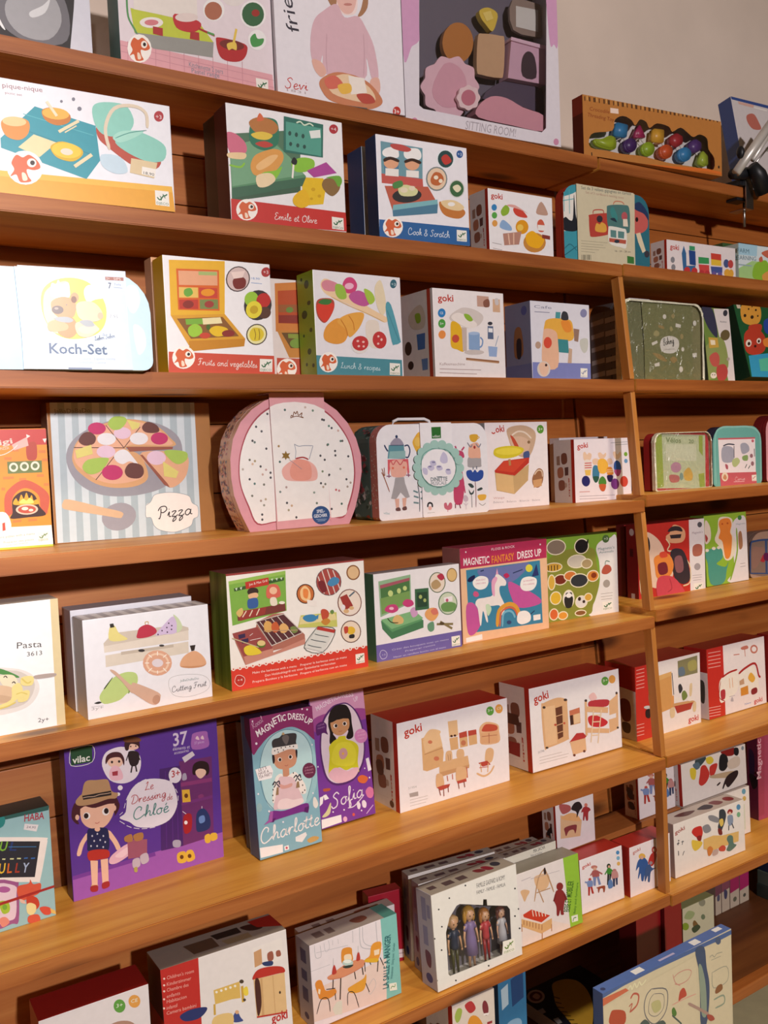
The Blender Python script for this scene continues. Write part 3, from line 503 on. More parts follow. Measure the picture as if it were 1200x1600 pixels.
window_box('long kraft carton with crocodile threading beads in its window', 0.4143, 0.1235, 0.033, 'b97a3c', '9a3a28', '6a4a30', [(0.0155,0.0345),(0.0175,0.0396),(0.0215,0.0443),(0.0295,0.0486),(0.0452,0.0521),(0.0652,0.0552),(0.0805,0.0597),(0.0859,0.0671),(0.0864,0.0757),(0.0886,0.0831),(0.0953,0.0885),(0.1037,0.0926),(0.1121,0.0948),(0.1207,0.0946),(0.1294,0.0924),(0.1365,0.0896),(0.141,0.0857),(0.144,0.0811),(0.1473,0.0794),(0.1517,0.083),(0.1564,0.0895),(0.1616,0.094),(0.1679,0.0946),(0.1746,0.0933),(0.1804,0.0911),(0.1836,0.0869),(0.1858,0.0819),(0.1895,0.0795),(0.1956,0.0826),(0.2032,0.0885),(0.2122,0.0926),(0.224,0.0933),(0.2372,0.0924),(0.2477,0.0905),(0.2527,0.0868),(0.2548,0.0823),(0.2585,0.0803),(0.266,0.0836),(0.2751,0.0894),(0.284,0.093),(0.2921,0.0916),(0.3,0.0878),(0.3071,0.0843),(0.313,0.0813),(0.3181,0.0785),(0.3237,0.0775),(0.3302,0.0796),(0.3371,0.0835),(0.3443,0.0858),(0.3528,0.0854),(0.3616,0.0833),(0.3682,0.0793),(0.3705,0.0726),(0.3707,0.0639),(0.3723,0.056),(0.3779,0.0501),(0.3849,0.045),(0.3899,0.0389),(0.3917,0.0304),(0.3914,0.021),(0.3877,0.0136),(0.379,0.0094),(0.367,0.0071),(0.3556,0.0062),(0.3477,0.007),(0.3403,0.0092),(0.3284,0.0108),(0.3079,0.0111),(0.2831,0.0108),(0.2615,0.0108),(0.2474,0.0111),(0.2363,0.0115),(0.2224,0.0123),(0.2024,0.0137),(0.1799,0.0154),(0.1589,0.0163),(0.1413,0.0159),(0.1252,0.0148),(0.1092,0.0141),(0.0928,0.0144),(0.0764,0.0152),(0.0609,0.0159),(0.0452,0.0155),(0.0302,0.0151),(0.0195,0.0166),(0.0148,0.0214),(0.0141,0.0282)], 'c c06a28/p 604 1000 998 934 998 987 859 1000/c d8702c/p 686 1000 881 956 991 973 991 924 881 903 417 1000/c 5a3a20/l 2.83 15 27 16 101/l 4.52 47 21 48 95/l 6.19 79 19 80 93/l 2.81 112 17 112 90/l 4.48 144 14 144 88/l 6.15 176 12 176 86/l 2.79 208 10 208 83/l 4.45 239 8 240 81/l 6.1 271 5 272 79/l 2.77 302 3 303 76/l 4.41 334 1 335 74/l 6.05 365 0 366 71/l 2.75 397 0 397 69/l 4.38 428 0 428 67/l 6.01 459 0 459 65/l 2.73 490 0 490 62/l 4.35 521 0 521 60/l 5.96 551 0 552 58/l 2.71 582 0 582 55/l 4.32 613 0 613 53/l 5.92 643 0 643 51/l 2.69 673 0 674 45/l 4.29 704 0 704 43/l 5.88 734 0 734 40/l 2.67 764 0 764 38/l 4.25 794 0 794 36/l 5.83 824 0 824 34/l 2.65 854 0 854 31/l 4.22 883 0 884 29/l 5.79 913 0 913 27/l 2.63 942 0 943 25/l 4.19 972 0 972 23/c e0b870/l 1.7 31 6 32 80/l 1.69 95 1 96 75/l 1.68 160 0 160 70/l 1.67 223 0 224 66/l 1.66 287 0 287 61/l 1.65 349 0 350 56/l 1.65 412 0 413 52/l 1.64 474 0 475 47/l 1.63 536 0 536 43/l 1.62 597 0 598 38/l 1.61 658 0 659 37/l 1.61 719 0 719 33/l 1.6 779 0 779 28/l 1.59 839 0 839 24/l 1.58 898 0 898 19/l 1.57 957 0 957 15/c 8a3a20/i 8.05 44 245 178 240|Crocodile/i 8.15 29 351 206 360|Threading Toy/c f0d8c8/p 185 137 240 128 241 213 185 222/c 3a2a20/l 2.81 51 943 52 1000/p 983 837 983 848 981 858 979 865 976 868 973 867 971 862 969 854 969 844 969 833 971 823 973 816 976 812 979 813 981 818 983 826', 'e4dfd8', croc, 'c 6a2a1c/p 0 300 1000 300 1000 1000 0 1000', 'c 4a3a2c/p 0 0 22 0 22 1000 0 1000/c b8863e/p 40 0 62 0 62 1000 40 1000/c 6a4a30/p 80 0 102 0 102 1000 80 1000/c 4a3a2c/p 120 0 142 0 142 1000 120 1000/c b8863e/p 160 0 182 0 182 1000 160 1000/c 6a4a30/p 200 0 222 0 222 1000 200 1000/c 4a3a2c/p 240 0 262 0 262 1000 240 1000/c b8863e/p 280 0 302 0 302 1000 280 1000/c 6a4a30/p 320 0 342 0 342 1000 320 1000/c 4a3a2c/p 360 0 382 0 382 1000 360 1000/c b8863e/p 400 0 422 0 422 1000 400 1000/c 6a4a30/p 440 0 462 0 462 1000 440 1000/c 4a3a2c/p 480 0 502 0 502 1000 480 1000/c b8863e/p 520 0 542 0 542 1000 520 1000/c 6a4a30/p 560 0 582 0 582 1000 560 1000/c 4a3a2c/p 600 0 622 0 622 1000 600 1000/c b8863e/p 640 0 662 0 662 1000 640 1000/c 6a4a30/p 680 0 702 0 702 1000 680 1000/c 4a3a2c/p 720 0 742 0 742 1000 720 1000/c b8863e/p 760 0 782 0 782 1000 760 1000/c 6a4a30/p 800 0 822 0 822 1000 800 1000/c 4a3a2c/p 840 0 862 0 862 1000 840 1000/c b8863e/p 880 0 902 0 902 1000 880 1000/c 6a4a30/p 920 0 942 0 942 1000 920 1000/c 4a3a2c/p 960 0 982 0 982 1000 960 1000', '8a5a2c')
cb = bpy.data.objects.new('threading_beads', None); root(cb, None, 'string of coloured wooden beads with a green crocodile head, inside the kraft carton', 'toy', None, croc)
for nm, P, ink in (
  ('crocodile_head', [(0.0375,0.0399),(0.0429,0.0407),(0.0512,0.0407),(0.0605,0.0431),(0.0693,0.0462),(0.074,0.0495),(0.0786,0.0518),(0.0882,0.0526),(0.0967,0.0496),(0.0998,0.0378),(0.097,0.0259),(0.0844,0.0228),(0.0685,0.0233),(0.0536,0.0247),(0.0418,0.028),(0.0371,0.0342)], 'a3b82c'),
  ('bead', [(0.1022,0.0832),(0.1347,0.0817),(0.1293,0.0538),(0.095,0.0553)], '3a86b8'),
  ('bead', [(0.1692,0.0877),(0.186,0.061),(0.1506,0.0579)], 'a82a5a'),
  ('bead', [(0.2104,0.084),(0.2422,0.0854),(0.2399,0.0563),(0.205,0.0565)], 'e0a838'),
  ('bead', [(0.2802,0.0838),(0.2987,0.0787),(0.2996,0.0628),(0.2812,0.0521),(0.2635,0.0583),(0.2634,0.0732)], 'b03038'),
  ('bead', [(0.3393,0.0782),(0.3583,0.072),(0.3577,0.0557),(0.3396,0.0459),(0.3221,0.0514),(0.3226,0.0676)], '5a3a7a'),
  ('bead', [(0.1594,0.0417),(0.1566,0.0336),(0.1495,0.027),(0.1401,0.0238),(0.1308,0.0248),(0.1242,0.0296),(0.1219,0.037),(0.1247,0.0451),(0.1317,0.0516),(0.1412,0.0549),(0.1505,0.054),(0.1572,0.0492)], '4a2a68'),
  ('bead', [(0.2121,0.0399),(0.2093,0.0317),(0.202,0.0251),(0.1923,0.0218),(0.1828,0.0228),(0.176,0.0277),(0.1737,0.0352),(0.1765,0.0433),(0.1837,0.0499),(0.1934,0.0532),(0.2029,0.0523),(0.2098,0.0475)], '9ab82c'),
  ('bead', [(0.2676,0.041),(0.2647,0.0327),(0.2572,0.026),(0.2473,0.0227),(0.2375,0.0237),(0.2305,0.0286),(0.2282,0.0363),(0.231,0.0445),(0.2384,0.0512),(0.2483,0.0545),(0.2581,0.0536),(0.2652,0.0487)], 'd85a2c'),
  ('bead', [(0.3259,0.0419),(0.3229,0.0334),(0.3152,0.0266),(0.305,0.0233),(0.295,0.0243),(0.2878,0.0293),(0.2854,0.037),(0.2883,0.0454),(0.2959,0.0522),(0.306,0.0556),(0.3161,0.0547),(0.3234,0.0496)], '3a8ac0'),
  ('crocodile_tail', [(0.3625,0.0549),(0.3782,0.0447),(0.3789,0.0232),(0.3649,0.0192),(0.3479,0.0259)], 'a8bc3c'),
  ):
    bm = bmesh.new(); inkl(bm); prism(bm, P, .006, .024, ink); bmesh.ops.bevel(bm, geom=list(bm.edges), offset=.0022, segments=3, affect='EDGES'); paint(bm, bm.faces, ink)
    child(link(nm, bm, M_PRINT, smooth=True), cb, croc)
bm = bmesh.new(); inkl(bm); tube(bm, [(p[0], .016, p[1]) for p in [(0.0937,0.0402),(0.1218,0.0551),(0.1474,0.0424),(0.1739,0.0617),(0.1999,0.0406),(0.2312,0.069),(0.2551,0.0417),(0.2872,0.0691),(0.3131,0.0425),(0.3465,0.0646),(0.3735,0.0463)]], .0012, 6, 'd8d0c0'); child(link('cord', bm, M_PRINT), cb, croc)
carton('toy_box', 'blue and white carton leaning sideways at the right end of the top shelf', None, 0.3132, 0.2615, 0.04, 'cfc8c8', '2b4179', '2b4179',
 'c 2f4a8a/p 3 0 796 0 814 0 805 36 7 30/c b8695c/s 167 163 260 132 309 212 320 280 213 297 158 234/c d2a79a/p 83 36 288 33 266 66 88 62/c e8e2dc/l 3.85 280 60 446 62/c c7c04a/s 324 333 432 299 424 406 359 380/c 8a8a80/s 333 473 390 455 386 500 335 508', mw=frame(2.0774, 1.4338, 0.6141, -0.0447, 0.183, 0.04))
carton('toy_box', 'large yellow and white picnic basket set box, leftmost below the top shelf', None, 0.3153, 0.1545, 0.09, 'eeeef4', 'd8a030', 'd8c8c0',
 'c e9a62e/p 0 1000 0 817 990 762 999 1000/c f0b944/p 0 817 990 762 990 818 0 866/c 2f98a8/p 389 205 648 294 659 606 593 789 239 608 239 526/c 1f8496/l 0.96 298 404 623 562/c 5ab8c0/l 0.97 338 286 636 385/c e9d9a8/p 377 453 473 498 395 647 309 584/c e58f3f/s 251 366 299 324 358 343 355 449 317 519 268 507 247 440/c f6c98e/e 300 365 49.3 -8.4 -1.6 42.2/c c87828/s 419 227 471 189 534 222 532 298 479 343 429 310/c f2b44a/e 476 241 57.8 -6.3 -3.1 52.2/c eee0c0/l 3.97 440 145 480 261/c d9b020/s 449 526 498 480 571 512 583 573 538 646 476 635 448 579/c f2c93a/e 513 555 63.9 0.3 -5.4 68.9/c eddcc8/e 513 567 26.7 0.2 -2.3 30.2/c e8d8b0/l 3.96 484 399 574 274/l 1.66 510 397 563 321/l 4.63 543 691 623 562/c b94a36/s 653 292 703 233 821 418 938 496 919 613 817 618 699 475 657 400/c 8ecfbf/s 637 144 672 77 760 54 804 88 824 216 778 342 690 369 648 294/s 733 400 823 295 913 324 969 397 955 525 874 554 775 486/c a5dccb/s 722 381 756 315 823 284 868 281 822 351 755 415/c 3f8f86/k 1.04 733 382 800 313 882 265/c e0d0b8/k 4.8 704 496 691 302 737 110 827 58 883 107 886 242/c dfc9a0/p 802 545 925 556 905 706 792 680/c f4efe6/p 851 609 916 618 911 693 847 681/c 3a3a40/t 4.26 856 678 906 685|18,90/c c5dbe8/s 666 550 752 548 783 671 728 707 669 657/c b0303a/e 945 114 23.3 -7.6 -1 50.4/c f0dede/t 5.86 930 137 958 137|+3/c 9a6a70/t 6.67 261 85 426 69|pique-nique/t 3.34 270 136 339 133|picnic set/c 7a7a88/e 557 86 7.4 -2.6 -0.2 17.5/e 504 123 6.3 -2.1 -0.1 13/e 581 163 9.6 -3.2 -0.2 19.7/c fbf6ee/e 332 756 75.5 -20 -1.1 148.7/c d8663a/s 277 726 299 653 325 668 352 638 385 681 396 739 369 768 339 768 343 827 354 869 309 887 294 825 269 846 287 782/c fbf3e6/e 361 706 19.7 -5.3 -0.3 38.9/c 2a1a18/e 364 705 9.8 -2.7 -0.2 21/c fae0c8/s 317 804 332 808 339 858 320 870/c f2efe6/p 906 816 972 814 973 955 906 953/c 2f6b45/k 1.83 915 878 926 901 936 885 946 859 955 857 964 840/k 1.23 928 865 936 885 933 907/k 1.24 943 843 948 861 954 882/t 3.46 911 943 968 945|DJECO', mw=frame(0.2038, 1.3307, 0.3791, -0.0263, 0, 0.09))
carton('toy_box', 'white edged game box tucked behind the red burger picnic set box', None, 0.1039, 0.1808, 0.05, 'e6e8ee', '3a3f34', '4a4a40',
 'c 2f7d8a/p 48 90 122 83 99 517 32 546/c 8ab8c8/p 0 933 138 937 129 996 0 997', mw=frame(0.6189, 1.3847, 0.3791, 0.0061, 0, 0.05))
carton('toy_box', 'white and red burger picnic set box titled Emile et Olive', None, 0.206, 0.1801, 0.05, 'efedf0', '6a3a3c', 'c83a34',
 'c 53785e/p 29 260 620 129 598 682 13 817/c 3f5f4a/p 16 755 601 597 598 682 22 833/c c8322c/p 3 1000 6 814 998 819 1000 875 1000 992 547 1000/c 5a9068/p 15 390 375 245 528 409 651 534 648 605 17 801/c 77a983/p 16 367 331 240 518 387 635 524 21 708/c 3f6a52/p 21 720 650 546 647 617 17 812/c 2f7a5e/s 188 182 248 93 383 71 430 121 419 285 303 360 193 318/c b8783e/s 184 137 271 78 382 88 429 145 377 210 242 219/c e5c64a/s 197 237 288 201 377 217 330 264 240 270/c c0453a/s 227 313 307 279 378 303 304 336/c d86a40/s 251 115 277 42 310 94/c e0a050/s 186 480 234 404 371 338 450 350 454 431 363 548 226 590 183 549/c f0c080/s 230 497 346 400 415 390 343 481 250 540/c 8cc63e/s 272 561 386 522 445 479 407 566 336 645 256 655/c efd9b0/s 226 590 340 552 383 604 312 671 233 682/c 2f6f62/p 482 33 827 48 811 346 466 348/c 55a08e/p 496 77 809 86 795 337 486 327/c d8e8d0/k 2.26 588 74 623 57 657 82 704 60 738 78/c 2a5048/e 526 176 13.8 -2.1 -0.9 21.1/e 583 179 13.9 -2.1 -0.8 21.1/e 641 182 14 -2.1 -0.8 21.2/e 529 269 13.9 -2 -0.8 18.8/e 591 272 14 -2 -0.8 18.8/e 649 275 14 -2 -0.7 18.9/c e8ece8/p 697 127 796 100 798 171 711 191/c 8cc63e/s 527 433 622 373 727 382 712 467 570 509/c b0479a/p 660 485 838 383 931 468 721 536/c e8c020/p 650 546 804 533 831 582 795 766 629 798 612 633/c d0a410/e 710 645 19 -2.4 -0.6 16.7/e 762 698 16.7 -2 -0.5 14.4/e 690 731 14.2 -1.7 -0.5 12/c e8b818/s 538 725 634 654 677 768 604 824 531 797/c 8a6a3e/s 790 587 833 529 947 543 949 615 882 683 812 644/c 6fae3c/s 833 522 949 490 976 539 941 592 899 530/c f4ede6/l 3.18 531 568 551 406/c 1f1f22/s 528 421 552 382 579 407 568 446 536 443/c b0303a/e 921 72 40.9 -6.3 -1.5 42.9/c f0e0e0/t 5.76 896 87 944 87|+4/c d4708a/p 0 253 13 247 32 246 51 249 69 254 86 263 105 276 123 292 138 308 148 325 154 341 157 360 156 379 151 395 140 408 122 418 97 428 68 434 41 434 21 425 8 402 0 376/c eed0a0/s 2 428 140 408 128 461 10 468/c 8cc63e/k 3.13 7 529 95 534 133 492/c f2e2de/n 11.27 357 952 731 948|Emile et Olive/c fbf6ee/e 132 894 88.9 -10.3 -4.2 92.5/c d8663a/s 68 874 96 830 126 840 158 823 196 850 208 886 176 903 141 903 144 939 156 965 102 976 87 936 55 949 79 910/c fbf3e6/e 167 865 23 -2.7 -1.1 24/c 2a1a18/e 171 864 11.5 -1.4 -0.6 13/c fae0c8/s 113 924 131 927 138 958 116 965/c f2efe6/p 868 871 974 873 975 983 866 980/c 2f6b45/k 1.88 882 920 899 939 915 926 932 907 947 905 962 893/k 1.22 904 911 915 926 910 944/k 1.22 927 894 936 908 944 925/t 3.37 875 972 967 975|DJECO', mw=frame(0.6139, 1.3327, 0.3791, -0.0349, 0, 0.05))
carton('toy_box', 'pale blue game box tucked behind the blue cooking set box', None, 0.1036, 0.1711, 0.05, 'cfdcea', '3a62a0', '3a62a0',
 '', mw=frame(0.8943, 1.3847, 0.3791, -0.0112, 0, 0.05))
carton('toy_box', 'blue and white cooking set box titled Cook & Scratch', None, 0.1904, 0.1754, 0.038, 'eeecf2', '35609c', '35609c',
 'c 2c63a0/p 0 1000 3 823 996 814 1000 891 1000 1000/c 6f9ba8/p 51 63 499 70 484 451 46 468/c c65a52/p 46 376 488 377 490 456 46 468/c 4a7fa0/p 75 229 236 213 226 371 81 373/c f4f2f0/s 65 165 111 122 213 98 239 148 222 202 91 207/s 291 150 329 100 446 83 484 137 454 192 323 199/c e3a884/e 154 261 78.8 -7.8 -3.5 57.9/e 379 246 78.9 -7.8 -3.2 57.9/c 3a2418/s 78 229 149 201 235 219 228 245 148 230 82 260/s 299 218 382 186 474 205 461 233 381 215 306 243/c f0ece6/p 90 319 230 313 226 385 86 391/p 311 311 448 302 445 371 308 377/c c0604a/p 74 492 543 446 646 608 147 723/c 4f7f9a/p 147 723 646 608 636 702 150 782/c 7fb8c0/p 156 669 642 563 646 608 147 723/c 2e2e30/e 309 561 158.9 -28.1 2.8 68.4/c d8d8a0/s 219 491 309 455 424 489 391 553 244 567/c e8dcc0/e 277 511 41.1 -4 -1.5 26.6/e 366 484 35.2 -3.5 -1.3 23.9/c 4f8a4a/s 163 457 253 421 264 473 175 508/c e8f0f4/e 753 144 99.4 -9.9 -4.6 97.3/c 2a4a4a/e 753 144 87.7 -8.7 -4.1 86.7/c c04038/s 704 141 764 96 820 156 745 202/c 7f8a8a/e 644 356 120.3 -11.9 -6.1 122/c e9cdb0/e 644 356 105.6 -10.4 -5.4 108.7/c c06838/s 576 363 624 293 696 299 722 362 661 421 588 415/c f4e8d0/e 636 344 26.4 -2.6 -1.1 21.2/e 687 373 23.5 -2.3 -1 21.2/c d8d8d4/e 869 429 91.2 -9 -4.2 93.1/c 3f6a44/e 869 429 79.5 -7.8 -3.7 82.5/c e8e0c0/s 822 418 882 386 919 422 870 466/c c57a3a/s 668 579 769 609 916 621 958 670 881 731 735 719 673 658/c e9cfa0/s 683 577 831 550 946 605 885 651 739 639/c f4f2ee/e 799 593 41.3 -4.1 -1 21.4/c 2f5a9a/e 917 73 38 -3.8 -1.7 39.3/c cfe0f0/t 5.73 893 88 939 91|+3/c c0504a/s 157 78 273 67 373 96 327 131 183 120/c dfe8f4/n 11.6 305 943 766 936|Cook & Scratch/c fbf6ee/e 144 884 106.4 -10.4 -6.1 102.7/c d8663a/s 66 861 100 812 137 823 175 805 220 836 234 875 196 894 154 893 156 934 171 963 106 974 88 930 50 944 79 900/c fbf3e6/e 186 851 27.8 -2.7 -1.6 26.7/c 2a1a18/e 190 851 13.9 -1.4 -0.8 14.3/c fae0c8/s 120 917 141 920 150 955 123 962/c f2efe6/p 850 847 965 847 963 960 848 961/c 2f6b45/k 1.83 865 898 883 917 900 904 918 883 935 881 951 867/k 1.2 888 888 900 904 895 922/k 1.2 914 870 923 884 932 901/t 3.2 857 953 954 952|DJECO', mw=frame(0.8906, 1.3327, 0.3791, -0.0627, 0, 0.038))
carton('toy_box', 'small white carton of wooden toy food, beside the blue cooking set', None, 0.1631, 0.1155, 0.055, 'efecee', '', 'b03a30',
 'c c03a2c/b 10.45 44 152 220 150|goki/c 3a86c0/e 88 298 40.2 -6 -1.5 52.9/c 5aa84a/e 88 425 40.3 -5.8 -1.5 53/c e0a050/e 89 553 40.3 -5.6 -1.5 53.1/c 8fb53a/s 187 340 259 233 318 277 296 369 213 416/c d0483a/s 380 267 483 252 596 379 480 395 398 354/c e0a8a0/s 279 238 402 211 606 323 483 274/c 8fb0d8/s 164 609 212 478 331 564 329 640/c e09a20/e 505 553 100.4 -13.8 -2.9 117.2/c f0c85a/e 475 566 50 -6.8 -1.3 54/c d06048/s 751 438 816 383 865 467 845 584 760 581/c f0ece8/p 754 483 865 476 863 568 752 574/c b88878/p 206 701 495 631 448 848 221 890/c e8c0a8/l 2.97 287 690 303 866/l 2.99 370 670 365 859/c c88a40/e 696 785 179.4 -22.8 -3.8 164.2/c efb020/s 556 690 663 595 767 662 851 720 762 868 594 843/c 8a3a34/l 7.38 818 665 946 675/c c09a88/s 733 282 822 88 925 277 838 312/c a8a0a0/l 1.17 40 869 180 882/l 1.17 49 956 186 970',
 'c efe8e8/p 0 0 1000 0 1000 1000 0 1000/c c03428/p 850 0 1000 0 1000 1000 850 1000/c a88878/p 140 260 300 250 300 400 140 400/c 8a5a4a/s 380 230 620 220 640 360 400 380/c b87a60/s 180 460 420 440 440 580 200 600/c 6a4a48/p 520 440 700 430 690 560 530 570/c 9a6858/s 220 660 480 650 500 780 240 800/c c8b0a4/e 560 720 60 0 0 40/c b8a8a8/l 0.09 150 900 600 890/c c0342a/b 2.75 700 600 700 900|goki', mw=frame(1.139, 1.3347, 0.3791, -0.0078, 0, 0.055))
suitcase('teal cardboard suitcase with a cream paper sleeve on the second shelf', None, 0.2474, 0.1497, 0.023, '3f97a8', 'b03a28', rrect(0.2474, 0.1497, 0.035),
 'c e8e4dc/p 10 983 5 971 1 957 0 942 0 234 5 173 19 117 41 68 53 53 123 4 141 0 165 0 158 983 15 988/c 3f97a8/p 5 173 19 117 41 68 71 31 105 8 141 0 152 0 156 14 158 42 153 70 141 94 115 117 75 142 32 165 5 176/p 35 1000 26 998 18 992 10 983 5 971 1 957 0 942 0 631 149 596 146 1000/c 20242c/p 0 466 0 466 11 452 20 444 30 445 39 453 49 465 58 475 67 479 75 482 83 484 90 483 97 471 103 445 108 390 112 310 115 226 119 158 122 126 125 141 127 189 129 255 132 325 134 383 140 431 148 480 155 526 157 566 149 596 127 614 93 624 55 627 20 625 0 620/c 5ab0b8/l 1.52 11 118 9 375/l 1.53 70 78 68 393/l 1.51 0 234 116 190/c 2a6a7a/k 2.02 0 861 65 794 135 871/k 2.01 0 947 136 813/c 2f6f80/p 999 957 995 971 990 983 982 992 974 998 965 1000 778 1000 786 0 859 0 895 8 929 31 959 68 981 117 995 173 1000 234 1000 942/c c8605a/s 810 211 888 168 967 215 981 424 885 529 808 511/c 2a3a60/s 810 151 889 92 980 213 992 332 940 249 836 207/c e0d0b0/p 833 537 886 514 949 761 909 797 858 653/c 2a1a1a/e 848 340 18.2 -2.9 -0.3 33.1/c 3a3a44/p 994 801 991 820 984 836 974 848 962 853 949 851 939 842 933 827 930 809 933 790 940 774 950 762 962 757 974 759 985 768 991 783',
 'c d2c8aa/p 142 0 816 0 799 1000 533 1000 139 991/c 5a6a68/t 6.66 194 50 773 23|Set de 3 valises gigognes en carton/c b08a78/t 4.92 242 99 683 90|Set of 3 cardboard nesting cases/c b8453a/s 271 418 288 372 492 317 524 348 515 570 478 613 305 668 276 620/k 2.08 320 358 332 306 430 287 442 332/c e0a848/s 342 581 355 477 392 486 417 453 466 489 458 578/c 3a3038/e 393 413 34.5 -5.5 -0.3 46.8/c 4f7a78/s 480 267 505 209 682 173 746 207 749 475 717 554 528 524 484 472/c c87a60/k 2.13 556 189 581 143 657 136 687 166/c 3f8a88/s 517 290 555 224 605 364 566 429/c 2a3a48/s 516 393 567 370 591 425/c b85a60/e 686 327 35.8 -5.8 -0.5 59.5/c e8dcc8/p 668 369 719 360 726 464 667 467/c e8e6dc/s 491 529 516 490 654 498 705 526 698 751 627 760 497 719/c 5f8a88/p 515 540 583 539 582 639 515 637/p 603 542 679 542 673 635 602 636/c b85a48/p 497 652 699 652 693 707 497 705/c 2f3a48/e 587 686 30.3 -4.3 -0.2 23.7/c a8a088/l 1.03 174 736 477 722/l 1.03 174 773 427 761/l 1.03 174 808 451 793/l 1.03 174 843 377 832/l 1.03 173 877 328 874/c 3a3a38/l 1.03 178 923 177 992/l 1.54 195 920 194 990/l 2.06 212 918 211 988/l 1.03 228 916 228 985/l 1.55 245 914 245 983/l 2.07 262 912 262 981/l 1.04 279 909 279 979/c 4a4a48/t 4.01 563 831 749 818|16 - 24 - 28 cm/c 3f7a3c/p 707 868 789 873 789 968 707 967',
 '', (0.0351, 0.1991, 'd2c8aa'), 0, 0, None, frame(1.333, 1.3347, 0.3791, -0.0175, 0, 0.023))
carton('toy_box', 'long low white carton with a wooden shape train on it', None, 0.2373, 0.0728, 0.045, 'eae0e0', '', 'b8403a',
 'c c03a2c/b 11.5 45 272 168 284|goki/c 8a8a90/p 107 587 105 623 98 655 89 678 78 688 67 684 57 667 51 639 49 604 51 568 57 536 67 513 78 502 89 506 98 523 105 552/e 85 818 29.1 -8.9 0.1 93.3/c 3a6a9a/p 206 366 237 128 269 348 270 730 397 692 397 922 223 899/c 2a4a8a/p 307 245 401 249 403 690 315 679/c 3f9a6a/p 316 106 395 107 395 236 317 243/c c03a3a/e 277 867 44.4 -13.8 0.3 107.9/e 382 865 43.9 -13.7 0.4 107.4/c d04a48/p 443 640 598 631 600 896 460 917/c 3f9a5a/p 443 412 597 405 598 593 443 617/c b83a40/e 485 894 37.3 -11.8 0.4 91.6/e 569 890 37 -11.7 0.5 91.2/c e8c040/p 628 433 780 441 781 613 629 621/c d0483a/p 627 246 779 247 780 441 628 433/c 4a5a9a/p 620 662 797 646 792 835 630 863/c 6a5a9a/e 667 897 36.6 -11.7 0.5 90.8/e 756 899 36.3 -11.6 0.6 90.4/c 4a5a8a/e 856 515 41.8 -12.6 1 134.1/c c04a48/p 963 505 960 557 952 603 938 636 923 651 907 646 893 621 884 581 880 530 883 478 891 432 905 399 920 384 936 389 950 414 959 455/c e0a840/e 867 818 47.8 -15.2 1 134.8/p 966 802 963 854 955 901 943 934 928 949 913 943 900 918 892 877 888 827 891 774 899 728 911 695 926 680 941 685 953 711 962 752',
 'c efe8e8/p 0 0 1000 0 1000 1000 0 1000/c c03428/p 850 0 1000 0 1000 1000 850 1000/c a88878/p 140 260 300 250 300 400 140 400/c 8a5a4a/s 380 230 620 220 640 360 400 380/c b87a60/s 180 460 420 440 440 580 200 600/c 6a4a48/p 520 440 700 430 690 560 530 570/c 9a6858/s 220 660 480 650 500 780 240 800/c c8b0a4/e 560 720 60 0 0 40/c b8a8a8/l 0.06 150 900 600 890/c c0342a/b 2.25 700 600 700 900|goki', mw=frame(1.6654, 1.3547, 0.381, -0.0189, 0, 0.045))
carton('toy_box', 'green and white farm learning carton at the right end of the second shelf', None, 0.23, 0.0864, 0.05, 'd8e4e6', 'b8c8c0', 'd8d8d0',
 'c a8cfe0/p 0 0 310 0 297 298 0 308/c a8d088/p 0 1000 0 677 218 438 865 431 846 1000/c 5a7a8a/t 10.32 -15 246 171 248|FARM/t 10.26 -50 441 285 425|LEARNING/c 9ab0b8/l 2.86 0 578 212 576/c 8fbf3a/s 250 556 366 408 474 418 493 879 236 904/c c86a50/s 332 353 378 282 395 403 346 443/s 374 191 523 71 627 173 514 318/c e0a050/s 388 777 575 613 599 918 417 958', mw=frame(1.9135, 1.3497, 0.381, -0.0199, 0, 0.05))
carton('toy_box', 'dark green topped carton almost hidden behind the farm learning carton', None, 0.1788, 0.0992, 0.03, '3a5a34', '3a5a34', '3f6a3a',
 '', mw=frame(1.9246, 1.3997, 0.381, -0.0124, 0, 0.03))
